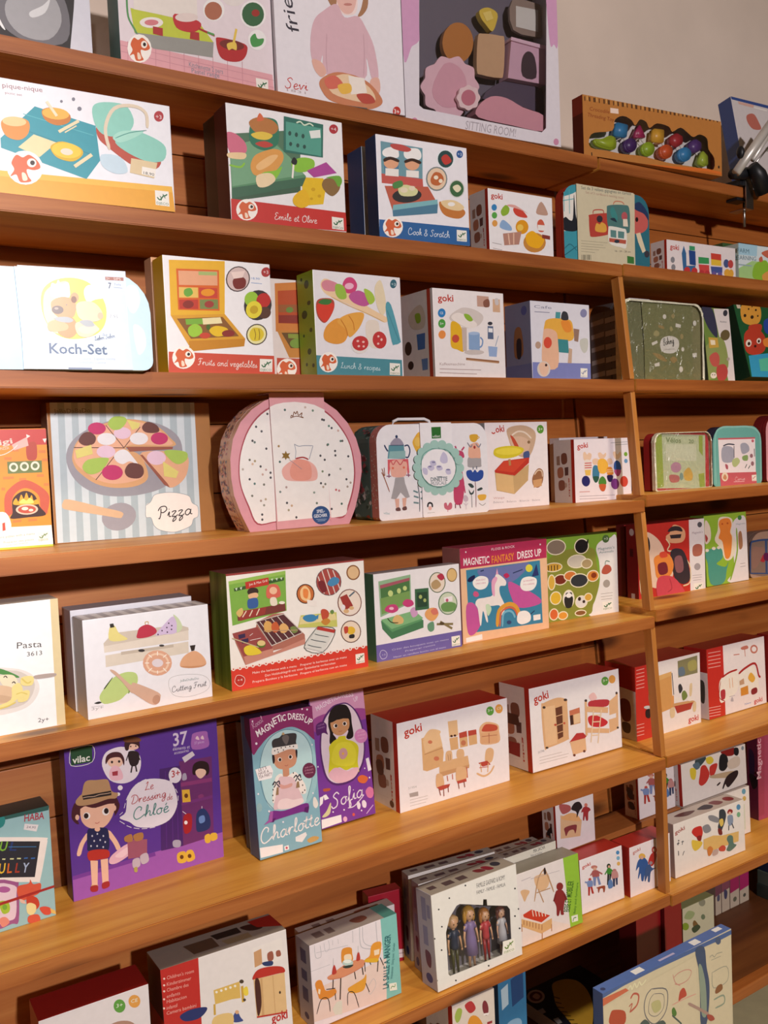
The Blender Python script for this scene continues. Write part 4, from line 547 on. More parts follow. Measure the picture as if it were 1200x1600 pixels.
suitcase('pale blue toy cooking suitcase with a Koch-Set paper sleeve', None, 0.2879, 0.1362, 0.075, 'a9d3ea', 'b9dcee', rrect(0.2879, 0.1362, 0.055),
 'c c4e4f2/p 998 925 994 950 986 970 976 986 965 997 952 1000 895 1000 873 27 904 54 944 118 974 202 993 299 1000 404 1000 899/c d8eef8/s 886 153 936 128 954 277 923 407 893 366/s 911 536 961 577 969 748 927 835',
 'c cfe0f4/p 378 0 859 0 873 1 897 999 398 993/c dde8f6/p 378 0 634 0 639 990 398 993/c f2dc5a/s 485 366 496 219 545 122 623 82 700 112 757 225 784 371 772 541 722 649 624 695 548 655 502 531/c f4ecb8/s 494 386 506 240 554 153 612 128 612 296 596 590 538 634 502 511/c f3f5fa/s 533 196 540 144 559 153 569 110 583 151 612 128 619 201 610 286 538 283/s 683 229 694 165 719 142 738 173 772 192 776 266 736 289 697 317/k 0.84 538 279 610 286/c c99a68/s 535 321 581 277 634 299 643 378 627 474 578 497 541 446 530 384/e 639 278 19.4 -1.1 -0.7 50.4/c 7a4a30/e 635 299 12.6 -0.7 -0.5 33.6/c 6a5a58/e 558 408 26.9 -1.3 -0.6 41.9/c a89890/e 553 395 9.6 -0.5 -0.2 12.6/c c99460/s 550 488 617 474 643 547 639 631 605 685 562 655 544 571/c dcb080/s 511 541 550 508 597 548 596 601 548 624 512 615/c f0d0b0/s 643 357 673 314 726 321 759 394 763 468 733 511 685 513 651 473/s 636 536 694 513 733 554 737 606 692 671 644 652/c e8b898/e 754 453 13.7 -0.6 -0.4 33.9/c f0d8c0/s 645 589 694 545 742 574 732 617 673 640/c a8b0b8/s 540 488 598 475 626 505 607 531 559 521/s 655 514 704 502 723 554 684 566/c 4a5a80/e 600 355 1.9 -0.1 -0.1 6.3/c f4f6fa/p 784 424 841 432 840 475 783 473/c 8a9ab0/t 4.64 789 466 837 471|17,95/c 3d5d86/b 14.27 509 840 776 843|Koch-Set/c a8b4cc/t 3.42 468 898 812 898|Play cooking set · Toitoys cuisine · Juguete cocina/t 3.43 510 933 767 937|Rinkele paiste · Gioccolo cucina/c a05a4a/p 788 53 875 52 875 86 788 87/c f0e0dc/t 3.47 792 81 808 82|2+/t 3.48 827 82 862 82|SIPS/c 2f3a5a/b 8.12 800 169 814 170|7/c 8a98b8/t 2.9 827 135 861 137|Teile/l 0.57 826 157 866 161/c 5a6a8a/t 3.5 759 652 769 656|Die/n 5.73 721 704 818 667|Lieben Sieben/c 6a7a9a/p 591 978 700 980 699 1000 641 1000 591 999',
 '', (0.1127, 0.2551, 'd4e0f2'), 0, 0, None, frame(0.1703, 1.306, 0.1387, -0.0844, 0, 0.075))
carton('toy_box', 'orange fruit set box standing directly behind the yellow edged fruit set', None, 0.1767, 0.1781, 0.03, 'd8a070', 'c9a080', 'c9a080',
 '', mw=frame(0.4878, 1.353, 0.1387, 0.0024, 0, 0.03))
carton('toy_box', 'yellow edged white and red box titled Fruits and vegetables', None, 0.1754, 0.1718, 0.042, 'f3f1f3', 'e3b62a', 'c9863a',
 'c d0503a/p 0 1000 10 821 1000 831 1000 1000/c e9b32a/p 56 39 565 8 539 474 45 511/c d9641e/p 116 108 506 91 492 448 114 461/c e8a880/p 133 125 489 106 485 228 134 247/c a8b870/p 316 118 484 111 485 141 315 149/c e8c060/p 131 265 303 258 301 346 128 355/c 6aa83a/s 180 284 235 267 254 312 209 343 176 327/c c8402c/p 313 257 481 252 478 338 309 346/c e8941a/e 391 295 63.7 -4.7 -3 32.5/c c03a28/p 127 373 299 362 296 444 128 451/c 8a2a20/e 207 409 50 -3.2 -3 33.7/c 7a8a4a/p 313 361 481 349 481 433 311 443/c a03a30/e 398 397 43.7 -2.8 -2.8 30.5/c dca02c/p 45 511 539 474 723 685 191 761/c 8a5a28/p 98 536 517 500 663 665 215 705/c c8861e/p 194 724 723 685 709 753 196 815/c 7ab03a/p 173 537 327 523 332 573 178 585/c efe2b0/p 327 523 496 505 511 557 332 577/c 9ccb3a/s 195 613 255 574 311 599 315 654 245 689 199 669/c e8bf20/s 387 620 449 583 548 597 563 644 470 676 412 660/c c8452c/e 343 672 50.9 -2.1 -2.4 26.2/c 8a2c24/e 563 644 61.1 -2.6 -3 30.5/c 4a6a20/s 360 587 391 571 393 614 367 620/c 4a3a3a/e 683 156 116.1 -9.7 -11.5 114.2/c d8c0bc/e 683 156 105.4 -8.8 -10.5 104.4/c 7a2a24/s 630 178 687 124 756 157 739 228 654 244/c f0d8d0/p 617 101 754 79 727 140 642 157/c 3a3434/e 863 378 136.7 -8.7 -14.6 137/c 9ac83a/e 802 326 67.3 -4.6 -7 66.4/c c02f2a/e 920 332 71 -4.8 -7.3 67/c 5a3a2c/e 924 442 64 -3.7 -5.9 54.2/c e8d83a/e 821 421 78.7 -4.7 -8.3 78.6/c c8a820/e 821 421 40.4 -2.4 -3.9 37.3/c 4a4038/e 837 642 103.5 -4.3 -10.3 96.2/c efe8a8/e 837 642 92.2 -3.8 -9.2 86/c e0c830/s 764 645 803 586 881 589 909 639 870 692 791 701/c 8a6a20/k 1.12 814 592 826 643 814 694/k 1.13 859 590 866 641 856 693/c b03a3a/p 1000 87 989 102 973 113 955 118 937 116 923 108 915 94 913 77 918 60 930 45 946 34 964 29 982 30 995 39 1000 46/c f0dcdc/t 5.25 933 88 983 88|+3/c 5a8ac8/t 3.32 812 149 895 148|18,90/l 0.76 808 180 914 182/c f6e4dc/n 10.05 267 929 825 943|Fruits and vegetables/c fbf6ee/e 140 868 102 -2.4 -8.6 98/c d8663a/s 67 840 101 795 135 809 172 793 215 827 227 866 190 882 150 878 151 917 164 946 103 952 87 908 51 919 79 879/c fbf3e6/e 181 839 26.5 -0.7 -2.3 25.6/c 2a1a18/e 185 839 13.2 -0.3 -1.2 13.9/c fae0c8/s 118 898 137 902 144 936 119 942/c f2efe6/p 856 862 982 863 973 978 848 977/c 2f6b45/k 1.86 870 914 888 934 908 920 928 899 946 897 965 884/k 1.27 896 904 908 920 901 938/k 1.27 924 885 933 901 942 918/t 3.34 858 969 964 970|DJECO', mw=frame(0.4885, 1.306, 0.1387, 0.0101, 0, 0.042))
carton('toy_box', 'orange fruit set box partly hidden between two other food set boxes', None, 0.1823, 0.1636, 0.03, 'e6dcd8', 'c88a3a', 'c88a3a',
 'c d08038/p 84 49 408 8 356 566 72 530/c b84a1e/p 111 122 354 92 344 444 103 445/c 9a5a2c/p 109 261 351 244 351 322 111 337/c 6a8a3a/e 223 306 37 -2.3 -2.7 29.1/c 8a2a1e/p 108 366 343 352 341 432 105 445/c c8863a/p 84 518 361 516 336 787 196 791/c 6a4a20/p 128 540 360 529 345 689 216 693/c 8a9a3a/p 195 549 358 546 353 595 196 592/c 7a9a3a/e 279 642 70.4 -2.8 -4.6 49/c c0503a/p 60 1000 70 795 382 798 363 1000/c fbf6ee/e 167 902 102.2 -2.2 -9.6 102.7/c d8663a/s 94 873 128 826 162 840 199 824 242 859 254 900 216 916 176 912 177 953 190 983 128 989 112 944 76 955 105 913/c fbf3e6/e 208 872 26.5 -0.6 -2.5 26.7/c 2a1a18/e 212 872 13.2 -0.3 -1.4 14.5/c fae0c8/s 144 933 163 938 170 973 144 979', mw=frame(0.6862, 1.367, 0.1387, 0.0014, 0, 0.03))
carton('toy_box', 'white and teal sliceable breakfast food box with a green spotted side', None, 0.175, 0.1704, 0.053, 'eae7ec', '9dc032', '9dc032',
 'c 4f8f9c/p 0 810 982 830 982 1000 481 1000 0 997/c f0d0a8/s 80 138 156 76 392 195 639 332 821 410 794 462 633 400 383 307 144 229/c d8b078/k 1.6 190 246 382 318 607 390 789 458/c d88a9a/s 92 126 155 87 274 119 244 187 123 187/c d2487c/s 323 125 367 54 443 46 489 109 457 179 367 198/c c05a98/s 390 218 497 164 598 200 645 263 562 315 435 285/c 9ac04a/s 249 121 335 135 363 242 287 260 242 209/c a8c848/s 564 146 654 172 687 249 617 288/c f0b8d0/e 398 129 51.2 -4.9 -2.7 31.2/c b04a3a/s 22 324 69 271 201 267 221 341 161 453 98 500 32 440/c d8412f/s 31 334 89 308 209 309 210 363 148 464 98 489 38 418/c 3f7a3a/s 47 307 104 273 192 278 165 319 88 325/c e39a3e/s 90 596 145 507 271 446 362 549 327 660 226 697 107 669/c e8a84a/s 244 480 349 408 504 375 554 405 490 531 380 625 337 551/c c87a28/k 1.62 283 456 338 540 356 615/k 1.64 374 413 423 480 432 557/c e8dccf/s 574 471 708 452 737 575 801 617 683 724 582 672/c e6e0dc/e 494 697 104.5 -3.9 -7.5 84.2/c c43a3a/e 495 680 94 -3.7 -6.5 73.2/c f0c0b8/e 466 659 15.5 -0.6 -1 11.1/e 530 665 15.7 -0.6 -1 11.1/e 475 709 15.5 -0.6 -1 11.1/e 531 709 13 -0.5 -1 11.1/c c43a3a/e 723 639 80.8 -21.2 18.9 82.5/c f0c0b8/e 710 603 13.5 -0.6 -1.1 11.4/e 745 634 13.6 -0.6 -1.3 13.7/e 704 676 13.5 -0.5 -1.1 11.3/c e8d8b8/s 690 123 760 43 803 159 816 319 768 391 708 304/c 58a0b0/s 809 308 875 280 969 610 965 657 906 677 867 649/c 4a8a9a/l 1.77 827 341 953 634/c 3a6a7a/e 917 69 39.8 -3.9 -4.3 44.7/c cfe0e4/t 5.03 890 86 944 88|+3/c cfe6ea/n 9.65 260 926 717 942|Lunch & recipes/c fbf6ee/e 129 873 101.6 -2 -8.1 97.6/c d8663a/s 57 845 90 800 124 814 160 798 203 832 215 871 178 886 138 882 140 921 153 950 92 956 76 912 40 923 68 884/c fbf3e6/e 170 844 26.4 -0.6 -2.1 25.6/c 2a1a18/e 173 844 13.3 -0.3 -1.1 13.7/c fae0c8/s 106 902 126 907 133 941 108 946/c f2efe6/p 833 863 958 868 953 985 827 982/c 2f6b45/k 1.75 848 917 867 938 886 924 906 903 924 902 942 888/k 1.19 873 907 886 924 879 943/k 1.19 902 889 911 905 920 923/t 3.03 838 974 943 977|DJECO',
 'c 3a5a20/e 600 120 140 0 0 40/e 300 60 60 0 0 18/e 700 300 110 0 0 22/e 400 400 170 0 0 40/e 750 560 90 0 0 22/e 300 600 60 0 0 16/e 600 760 120 0 0 30/e 400 880 60 0 0 18/e 800 900 80 0 0 20', mw=frame(0.7417, 1.31, 0.1387, 0.0227, 0, 0.053))
carton('toy_box', 'tall white carton with a wooden toy coffee machine on it', None, 0.1653, 0.1575, 0.1, 'f0e9e9', '', 'c05040',
 'c c03a2c/b 12.36 69 146 283 137|goki/c 2f7fc0/e 115 276 52 -3 -3.4 50.6/c 4fa044/e 112 395 49.3 -2.4 -3.4 50.6/c e8924a/e 109 519 49.3 -2 -3.3 48.3/c f4f4f4/t 4.35 92 291 135 289|CE/t 4.35 86 410 136 408|3+/c d8cdc8/s 237 290 339 226 425 197 567 212 680 265 690 324 612 399 466 430 328 389 225 348/c f0e6e0/s 243 324 336 261 475 300 599 376 553 426 410 413/c 8fb83a/s 420 273 491 276 544 332 500 353 445 325/c e8b52a/s 240 371 328 378 385 457 406 690 308 681 226 649 225 510/c c8503c/e 291 558 50.5 -1.9 -3.2 46.6/c c9b8b0/p 382 422 452 430 442 701 386 691/c 8aa8d0/p 477 481 635 488 628 684 472 676/c a8bfe0/e 554 487 78.6 -3.3 -1.3 19/c 7a9ac8/k 3.02 639 529 674 563 661 623 625 648/c cfc4c0/e 548 705 140.4 -3.8 -1.9 28.5/c 5a6a8a/p 754 393 834 394 833 545 749 544/c 3a3a44/e 791 362 35.9 -1.8 -1.5 21.7/c f0f0f4/p 764 416 823 418 823 466 761 464/c 98b0d8/p 750 628 887 633 870 750 759 747/c 9aaac0/l 1.76 858 624 908 501/c 9a6a48/l 4.22 428 784 905 809/c c8a080/l 1.69 441 795 895 822/c c8a090/p 613 49 783 51 780 176 613 174/c 8a5a4a/s 705 109 781 80 790 163 715 175/c d8b090/p 841 76 946 74 945 226 837 225/c d0c8c8/s 871 74 916 66 927 130 881 141/c b09a98/t 5.08 61 865 409 859|Kaffeemaschine/l 1.22 58 906 636 908/l 1.22 55 948 575 956',
 'c ece9f0/p 0 0 1000 0 1000 1000 0 1000/c c0483a/p 830 0 930 0 940 1000 840 1000/c d8cdc4/s 250 250 600 150 760 280 700 420 350 400/c 8fb83a/s 450 250 600 250 620 340 500 350/c 4a78c0/p 480 480 740 480 720 660 500 660/c 6a90d0/p 600 770 790 770 780 900 620 900/c 4a3a34/e 200 620 110 0 0 80/c 3a3030/e 260 820 90 0 0 50', mw=frame(0.9838, 1.312, 0.1387, 0.0035, 0, 0.1))
carton('toy_box', 'lilac based carton with a toy espresso machine, right of the coffee machine carton', None, 0.159, 0.1485, 0.074, 'e0dee8', '8488a8', '7a78a0',
 'c 7f86c0/p 5 1000 10 787 997 784 995 1000/c e9b04a/s 226 297 279 227 469 202 662 219 709 327 694 478 456 501 214 484/c e8b89a/s 195 432 241 350 393 369 440 475 425 843 177 822/c d8503c/e 269 529 67.3 -2.6 -2.5 73.5/c e8903a/s 502 242 643 234 679 356 566 375/c 3f8a90/p 440 475 613 481 622 655 450 647/c 4f9aa0/p 420 123 500 123 490 207 410 206/c 3a3a40/s 510 214 536 115 613 124 626 215/c c8a890/p 625 588 680 600 663 786 598 787/c 9a7a6a/p 716 326 816 335 789 501 722 490/c c8c8c0/s 826 472 954 454 952 591 887 647 830 581/c b89a88/e 109 566 46 -1.7 -1.2 46.7/c 8a8ab0/e 899 115 59.2 -3.7 -3.6 56.8/c 8a8aa0/t 5.72 64 91 352 91|Cafe/l 1.4 70 140 316 138/c d8cfc8/e 189 872 108.4 -1.8 -3.1 101/c e8c0a8/s 112 823 195 783 275 845 222 960 141 936/c 3a2a2a/e 229 821 19.8 -0.4 -0.6 17.9/c f2efe6/p 817 849 938 852 933 971 813 970/c 6a78a8/k 1.48 832 904 851 925 869 911 888 889 905 887 923 873/k 0.96 857 893 869 911 863 930/k 0.96 884 875 893 890 902 909/t 2.27 823 962 924 963|DJECO',
 'c 7078a8/p 0 800 1000 800 1000 1000 0 1000/c 9a6a48/s 380 350 620 330 700 600 600 700 350 680/c 2f2a30/s 450 480 620 480 600 700 450 700/c 5a62a0/e 760 110 110 0 0 60', mw=frame(1.215, 1.312, 0.1387, 0.0024, 0, 0.074))
suitcase('olive green suitcase wrapped in shiny film with a baking sleeve, beside the post', None, 0.263, 0.1756, 0.084, '7d7f5e', '55555a', rrect(0.263, 0.1756, 0.028),
 'c a8a068/p 27 1000 20 999 13 995 8 988 4 980 1 970 0 960 0 159 4 118 14 80 30 49 99 30 116 1000/c b8b080/s 24 301 70 319 52 462 15 423/c 8f8c66/p 992 988 987 995 980 999 973 1000 867 1000 872 0 894 0 921 5 947 21 969 47 986 80 996 118 1000 159 1000 665 996 980',
 'c 85875f/p 253 0 882 0 878 1000 294 1000 294 1000/c 6f7248/t 7.32 289 42 525 18|Jabadabado/c b0a878/s 394 387 424 354 463 384 443 426 394 418/s 624 165 644 132 658 174 633 197/s 592 315 612 293 632 335 602 357/c a89060/s 373 636 470 654 548 725 519 736 431 696/s 588 703 638 671 678 712 627 755/s 453 290 513 298 522 329 463 321/c e8e4d8/e 531 179 21.9 -1.2 -0.3 29.6/p 669 252 734 266 729 305 665 299/p 366 512 432 479 440 510 374 545/e 751 576 18.3 -0.5 -0.3 27.5/e 723 829 24.3 -0.3 -0.5 37.7/p 392 769 454 747 457 795 399 804/p 873 623 931 613 930 669 876 670/e 912 236 23 -1.2 -0.5 34.6/c b0a070/e 634 165 18.2 -1 -0.3 25.5/e 742 415 20.4 -0.8 -0.4 34/c e6e2da/s 467 530 491 456 551 422 631 419 695 459 702 543 649 618 569 635 490 612/c 4a4a44/n 14.85 507 539 640 503|Baking/c a09a90/t 3.29 520 595 649 583|Jabadabado',
 'c 50525c/p 30 140 480 115 480 175 30 195/c 5a5c66/p 520 120 970 105 970 165 520 185/c 9a9ca2/p 30 220 480 195 480 255 30 275/c a8aab0/p 520 200 970 185 970 245 520 265/c 50525c/p 30 300 480 275 480 335 30 355/c 5a5c66/p 520 280 970 265 970 325 520 345/c 9a9ca2/p 30 380 480 355 480 415 30 435/c a8aab0/p 520 360 970 345 970 405 520 425/c 50525c/p 30 460 480 435 480 495 30 515/c 5a5c66/p 520 440 970 425 970 485 520 505/c 9a9ca2/p 30 540 480 515 480 575 30 595/c a8aab0/p 520 520 970 505 970 565 520 585/c 50525c/p 30 620 480 595 480 655 30 675/c 5a5c66/p 520 600 970 585 970 645 520 665/c 9a9ca2/p 30 700 480 675 480 735 30 755/c a8aab0/p 520 680 970 665 970 725 520 745/c 50525c/p 30 780 480 755 480 815 30 835/c 5a5c66/p 520 760 970 745 970 805 520 825/c 9a9ca2/p 30 860 480 835 480 895 30 915/c a8aab0/p 520 840 970 825 970 885 520 905', (0.073, 0.2289, '85875f'), 1, 2, None, frame(1.506, 1.354, 0.1387, -0.0146, 0, 0.084))
carton('toy_box', 'green and white magnetic game box leaning back, right of the olive suitcase', None, 0.0977, 0.1702, 0.03, '7a9048', '3a4030', '3a4030',
 'c e2d8d6/p 425 12 968 0 1000 0 1000 1000 832 1000 742 998/c 6f8a42/p 0 2 425 12 715 998 0 998/c 3a3a50/p 0 0 335 0 387 29 435 93 470 181 490 274 493 353 477 399 434 406 365 389 283 353 201 307 135 259 74 199 11 121 0 105/c 8f9a5a/p 0 535 151 479 323 433 484 402 605 395 684 420 740 472 776 538 798 607 808 663 812 709 806 753 784 794 738 831 663 864 535 899 359 938 169 969 0 984/c c8a048/p 134 408 473 411 494 538 131 557/c f0e0c0/p 187 443 370 445 370 507 201 511/c c05a50/s 104 674 353 607 480 669 410 790 187 792/c b84a44/s 348 810 646 768 748 863 614 981 346 981/c e8ded0/p 312 924 299 940 269 954 229 963 183 966 139 963 104 954 82 941 78 925 91 909 120 895 160 886 206 883 250 886 286 895 307 908/c 3a3030/e 154 917 21.2 -0.1 -1.8 7.1/e 239 917 21.3 -0.1 -2.1 7.1/c 6a5a3a/e 777 365 178.9 -5.3 -29.3 74.2/c 3a3a44/p 948 56 935 73 911 88 879 99 845 104 813 102 789 94 776 80 776 64 789 46 813 31 845 20 879 16 911 18 935 26 948 39/c 5a5a60/t 3.95 622 194 879 192|Animo/c b0a098/e 806 695 60.3 -0.9 -11.1 24.9', mw=frame(1.7808, 1.34, 0.1404, 0.0051, 0.0827, 0.03))
carton('toy_box', 'dark green jungle animals game box at the right end of the third shelf', None, 0.2307, 0.1807, 0.055, '1f4a2c', '14301f', '14301f',
 'c 1f5a34/p 0 1000 0 3 104 0 1000 0 1000 244 727 1000/c e0a040/p 118 31 136 8 147 0 469 0 470 2 474 28 472 55 467 83 459 112 445 145 427 178 405 207 380 231 350 247 314 260 276 268 239 273 206 274 177 271 147 266 121 256 100 241 87 220 82 189 84 148 92 104 104 63/c 3a2a1a/e 157 146 25.7 -1.3 -9.3 24/e 279 159 29 -1.4 -10.4 26.6/e 252 47 14.5 -0.8 -5.7 14.6/e 379 52 17.6 -1 -6.7 17.1/e 389 135 14.7 -0.7 -5.8 14.6/p 336 6 334 10 330 13 326 16 321 17 317 16 314 14 312 11 313 8 315 4 319 1 320 0 336 0 337 3/c d8c8b0/p 47 0 119 0 111 50 54 53/c c0402c/s 70 408 250 307 376 350 430 466 349 634 153 697 21 641/s 187 286 414 253 352 374 188 392/c f0e0d0/e 104 535 51 -1.4 -20.2 51.7/e 296 494 40.6 -1.2 -16 40.5/c 3a1a10/e 107 542 25.5 -0.7 -10.1 25.9/e 294 499 20.3 -0.6 -8.5 21.4/e 208 572 22.9 -0.6 -7.5 18.9/c 2a4aa0/s 478 202 662 145 603 365 454 370/c 3aa0c8/p 18 1000 50 710 898 598 730 1000/c 5ac0a0/p 215 754 685 675 645 914 193 917/c e88a3a/s 386 468 544 439 495 560 377 563', mw=frame(1.9232, 1.33, 0.1404, 0.026, 0.2375, 0.055))
carton('toy_box', 'orange pizzeria box with a brick oven picture, at the left edge', None, 0.1762, 0.1756, 0.04, 'e8963a', 'b8682a', 'c84a3a',
 'c c8403a/p 81 3 1000 7 1000 138 80 134/c e6952c/p 80 134 1000 138 1000 602 996 818 77 797/c d9803a/p 718 163 775 164 774 189 717 188/p 659 232 715 233 714 256 658 255/p 930 183 988 185 986 208 929 207/p 955 254 1000 255 999 278 953 277/p 638 392 694 393 693 416 637 414/p 905 384 961 385 960 408 903 407/p 763 410 819 409 818 430 762 431/p 956 461 999 462 997 485 955 484/p 621 481 649 482 648 505 620 504/p 921 699 976 698 975 718 920 720/p 691 756 760 754 759 774 690 777/p 814 753 883 753 882 773 813 775/p 666 392 722 394 721 412 665 411/c b8422e/s 840 134 913 120 913 245 869 268 835 244/c 6a7a40/p 678 271 951 270 948 370 678 370/c f2e6d0/e 725 318 35 0.9 -1.8 38.1/e 810 315 35.2 0.9 -2 38.2/e 895 313 35.4 0.9 -2.2 38.3/c 6a7a50/e 725 318 21 0.5 -1 21.4/e 810 315 21.1 0.5 -1.1 21.4/e 895 313 21.2 0.5 -1.2 21.5/c c85a40/s 634 674 646 542 719 462 804 427 900 467 986 552 987 642 954 729 914 698 914 580 869 519 800 494 729 529 692 602 694 691 652 718/c 3a1c18/s 694 691 699 588 757 530 820 520 880 564 910 654 954 729 815 739 678 741/c f0a828/s 704 625 727 574 746 604 770 546 789 583 812 532 830 585 853 556 864 601 892 594 904 632 807 636/c f8e070/s 753 619 782 583 809 599 838 578 863 623/c e8c8b0/e 808 673 88.2 3.1 -2.3 43.8/c c05038/e 808 673 71.6 2.5 -1.7 32.2/c f0e4d0/e 792 665 27.5 1 -0.8 14.6/e 839 681 19.3 0.7 -0.6 11.7/c fbf8f0/p 77 797 996 818 1000 942 1000 990 76 985/c b8c83a/p 76 971 1000 980 1000 997 76 989/c fdf9f2/s 530 714 640 689 675 820 577 916 497 898/c a8a09a/t 3.47 524 899 855 887|Prepare pizzas with a menu/t 2.97 609 942 846 934|Preparer des pizzas/t 2.71 628 967 797 956|con un menu/c c8503a/p 609 774 630 768 631 833 607 839/c e8d0c0/b 8.17 501 151 732 120|Luigi/c e8b8b0/p 723 132 844 71 854 143 739 179/c f4e8e0/p 841 48 873 64 843 82/p 968 90 1000 87 1000 92 986 125/k 1.03 520 198 632 216 718 179 769 133/c f0dcd0/t 3.81 633 174 701 166|PIZZA/c f2efe6/p 880 871 970 868 967 949 879 951/c 6a8a5a/k 1.42 892 907 906 920 919 910 933 895 946 893 959 883/k 0.96 910 899 919 910 915 923/k 0.96 930 885 937 896 944 907/t 2.77 886 945 960 943|DJECO', mw=frame(0.1557, 1.4074, -0.1109, -0.0131, 0, 0.04))
carton('toy_box', 'striped kraft carton with a sliced wooden pizza and cutter, titled Pizza', None, 0.2677, 0.2157, 0.0341, 'a8743f', '5f4030', '7a5030',
 'c cfdce2/p 20 0 900 0 900 1000 477 1000 15 993/c aebfc6/p 63 0 101 0 86 992 47 991/c aebfc6/p 141 0 179 0 166 994 126 993/c aebfc6/p 220 0 260 0 247 995 206 994/c aebfc6/p 302 0 342 0 329 996 288 996/c aebfc6/p 384 0 426 0 414 998 372 997/c aebfc6/p 469 0 511 0 500 999 457 998/c aebfc6/p 545 1000 556 0 599 0 589 1000/c aebfc6/p 633 1000 644 0 688 0 678 1000/c aebfc6/p 725 1000 735 0 780 0 771 1000/c aebfc6/p 818 1000 827 0 873 0 865 1000/c 9c9ba4/s 93 390 133 273 240 183 391 125 522 126 681 169 784 262 805 391 777 533 667 641 504 686 327 680 201 623 122 524/c d9a878/s 131 365 164 274 261 184 390 132 522 126 646 175 725 261 747 332 449 330 536 395 576 551 506 616 372 624 255 586 164 500 131 431/c e8b494/s 140 353 185 262 303 184 434 139 544 146 656 203 719 274 723 324 438 322 543 521 507 574 373 594 267 559 176 474 142 419/c 5a3a34/l 1.18 438 336 335 165/l 1.18 438 329 543 181/l 1.18 438 333 141 320/l 1.17 392 369 256 559/c 9a5a48/p 449 325 744 335 740 353 470 362/c e3b08c/s 531 388 675 365 829 399 832 522 787 606 714 645 668 584/c 9a5a48/p 531 388 673 620 708 644 697 615 547 388/c c2366e/e 281 187 53 0.8 -1.7 43.9/e 660 270 54.9 1.3 -1.4 46.2/e 357 510 63.3 3.5 -2.1 56/c e8e9ee/e 334 265 56 1.4 -1.7 44.4/e 531 267 56.6 1.3 -1.5 45.5/s 372 388 404 351 448 350 485 400 517 463 467 433 422 452 385 430/c e4c8dc/e 431 224 52.9 1 -1.6 43.5/e 326 357 56.1 2 -1.7 45.9/e 633 415 60.6 2.5 -1.7 53.5/c 6a3f3a/s 170 274 197 222 239 212 271 250 256 297 203 308/s 554 181 589 144 646 168 661 214 621 228 570 218/s 432 501 467 447 534 464 549 521 519 561 452 550/c a7c85a/s 347 151 381 105 446 105 461 139 421 193 372 196/s 182 460 220 409 326 400 336 427 291 493 237 517 201 502/s 684 369 746 360 829 380 830 435 779 469 731 445/c dfd67c/p 461 125 544 153 532 187 492 203/p 146 340 240 303 248 370 153 399/p 673 443 771 526 752 575 675 556/c a3a0a8/e 382 837 103.4 -24.8 17.1 99.3/c dcb893/s 59 706 95 688 280 758 399 804 400 839 375 846 257 811 112 770 57 748/c f5eee8/s 549 768 582 742 607 694 665 681 713 681 772 692 833 719 850 771 886 804 884 878 853 897 833 947 765 977 710 985 633 962 594 922 578 863 546 853/c 9aa8b0/k 0.92 549 768 582 742 607 694 665 681 713 681 772 692 833 719 850 771 886 804 884 878 853 897 833 947 765 977 710 985 633 962 594 922 578 863 546 853 549 768/c 7a8088/t 7.18 41 78 249 71|JaBaDaBaDo/c 2c2a2e/n 19.27 622 875 847 860|Pizza', mw=frame(0.3427, 1.4401, -0.1109, 0.0411, 0, 0.0341))
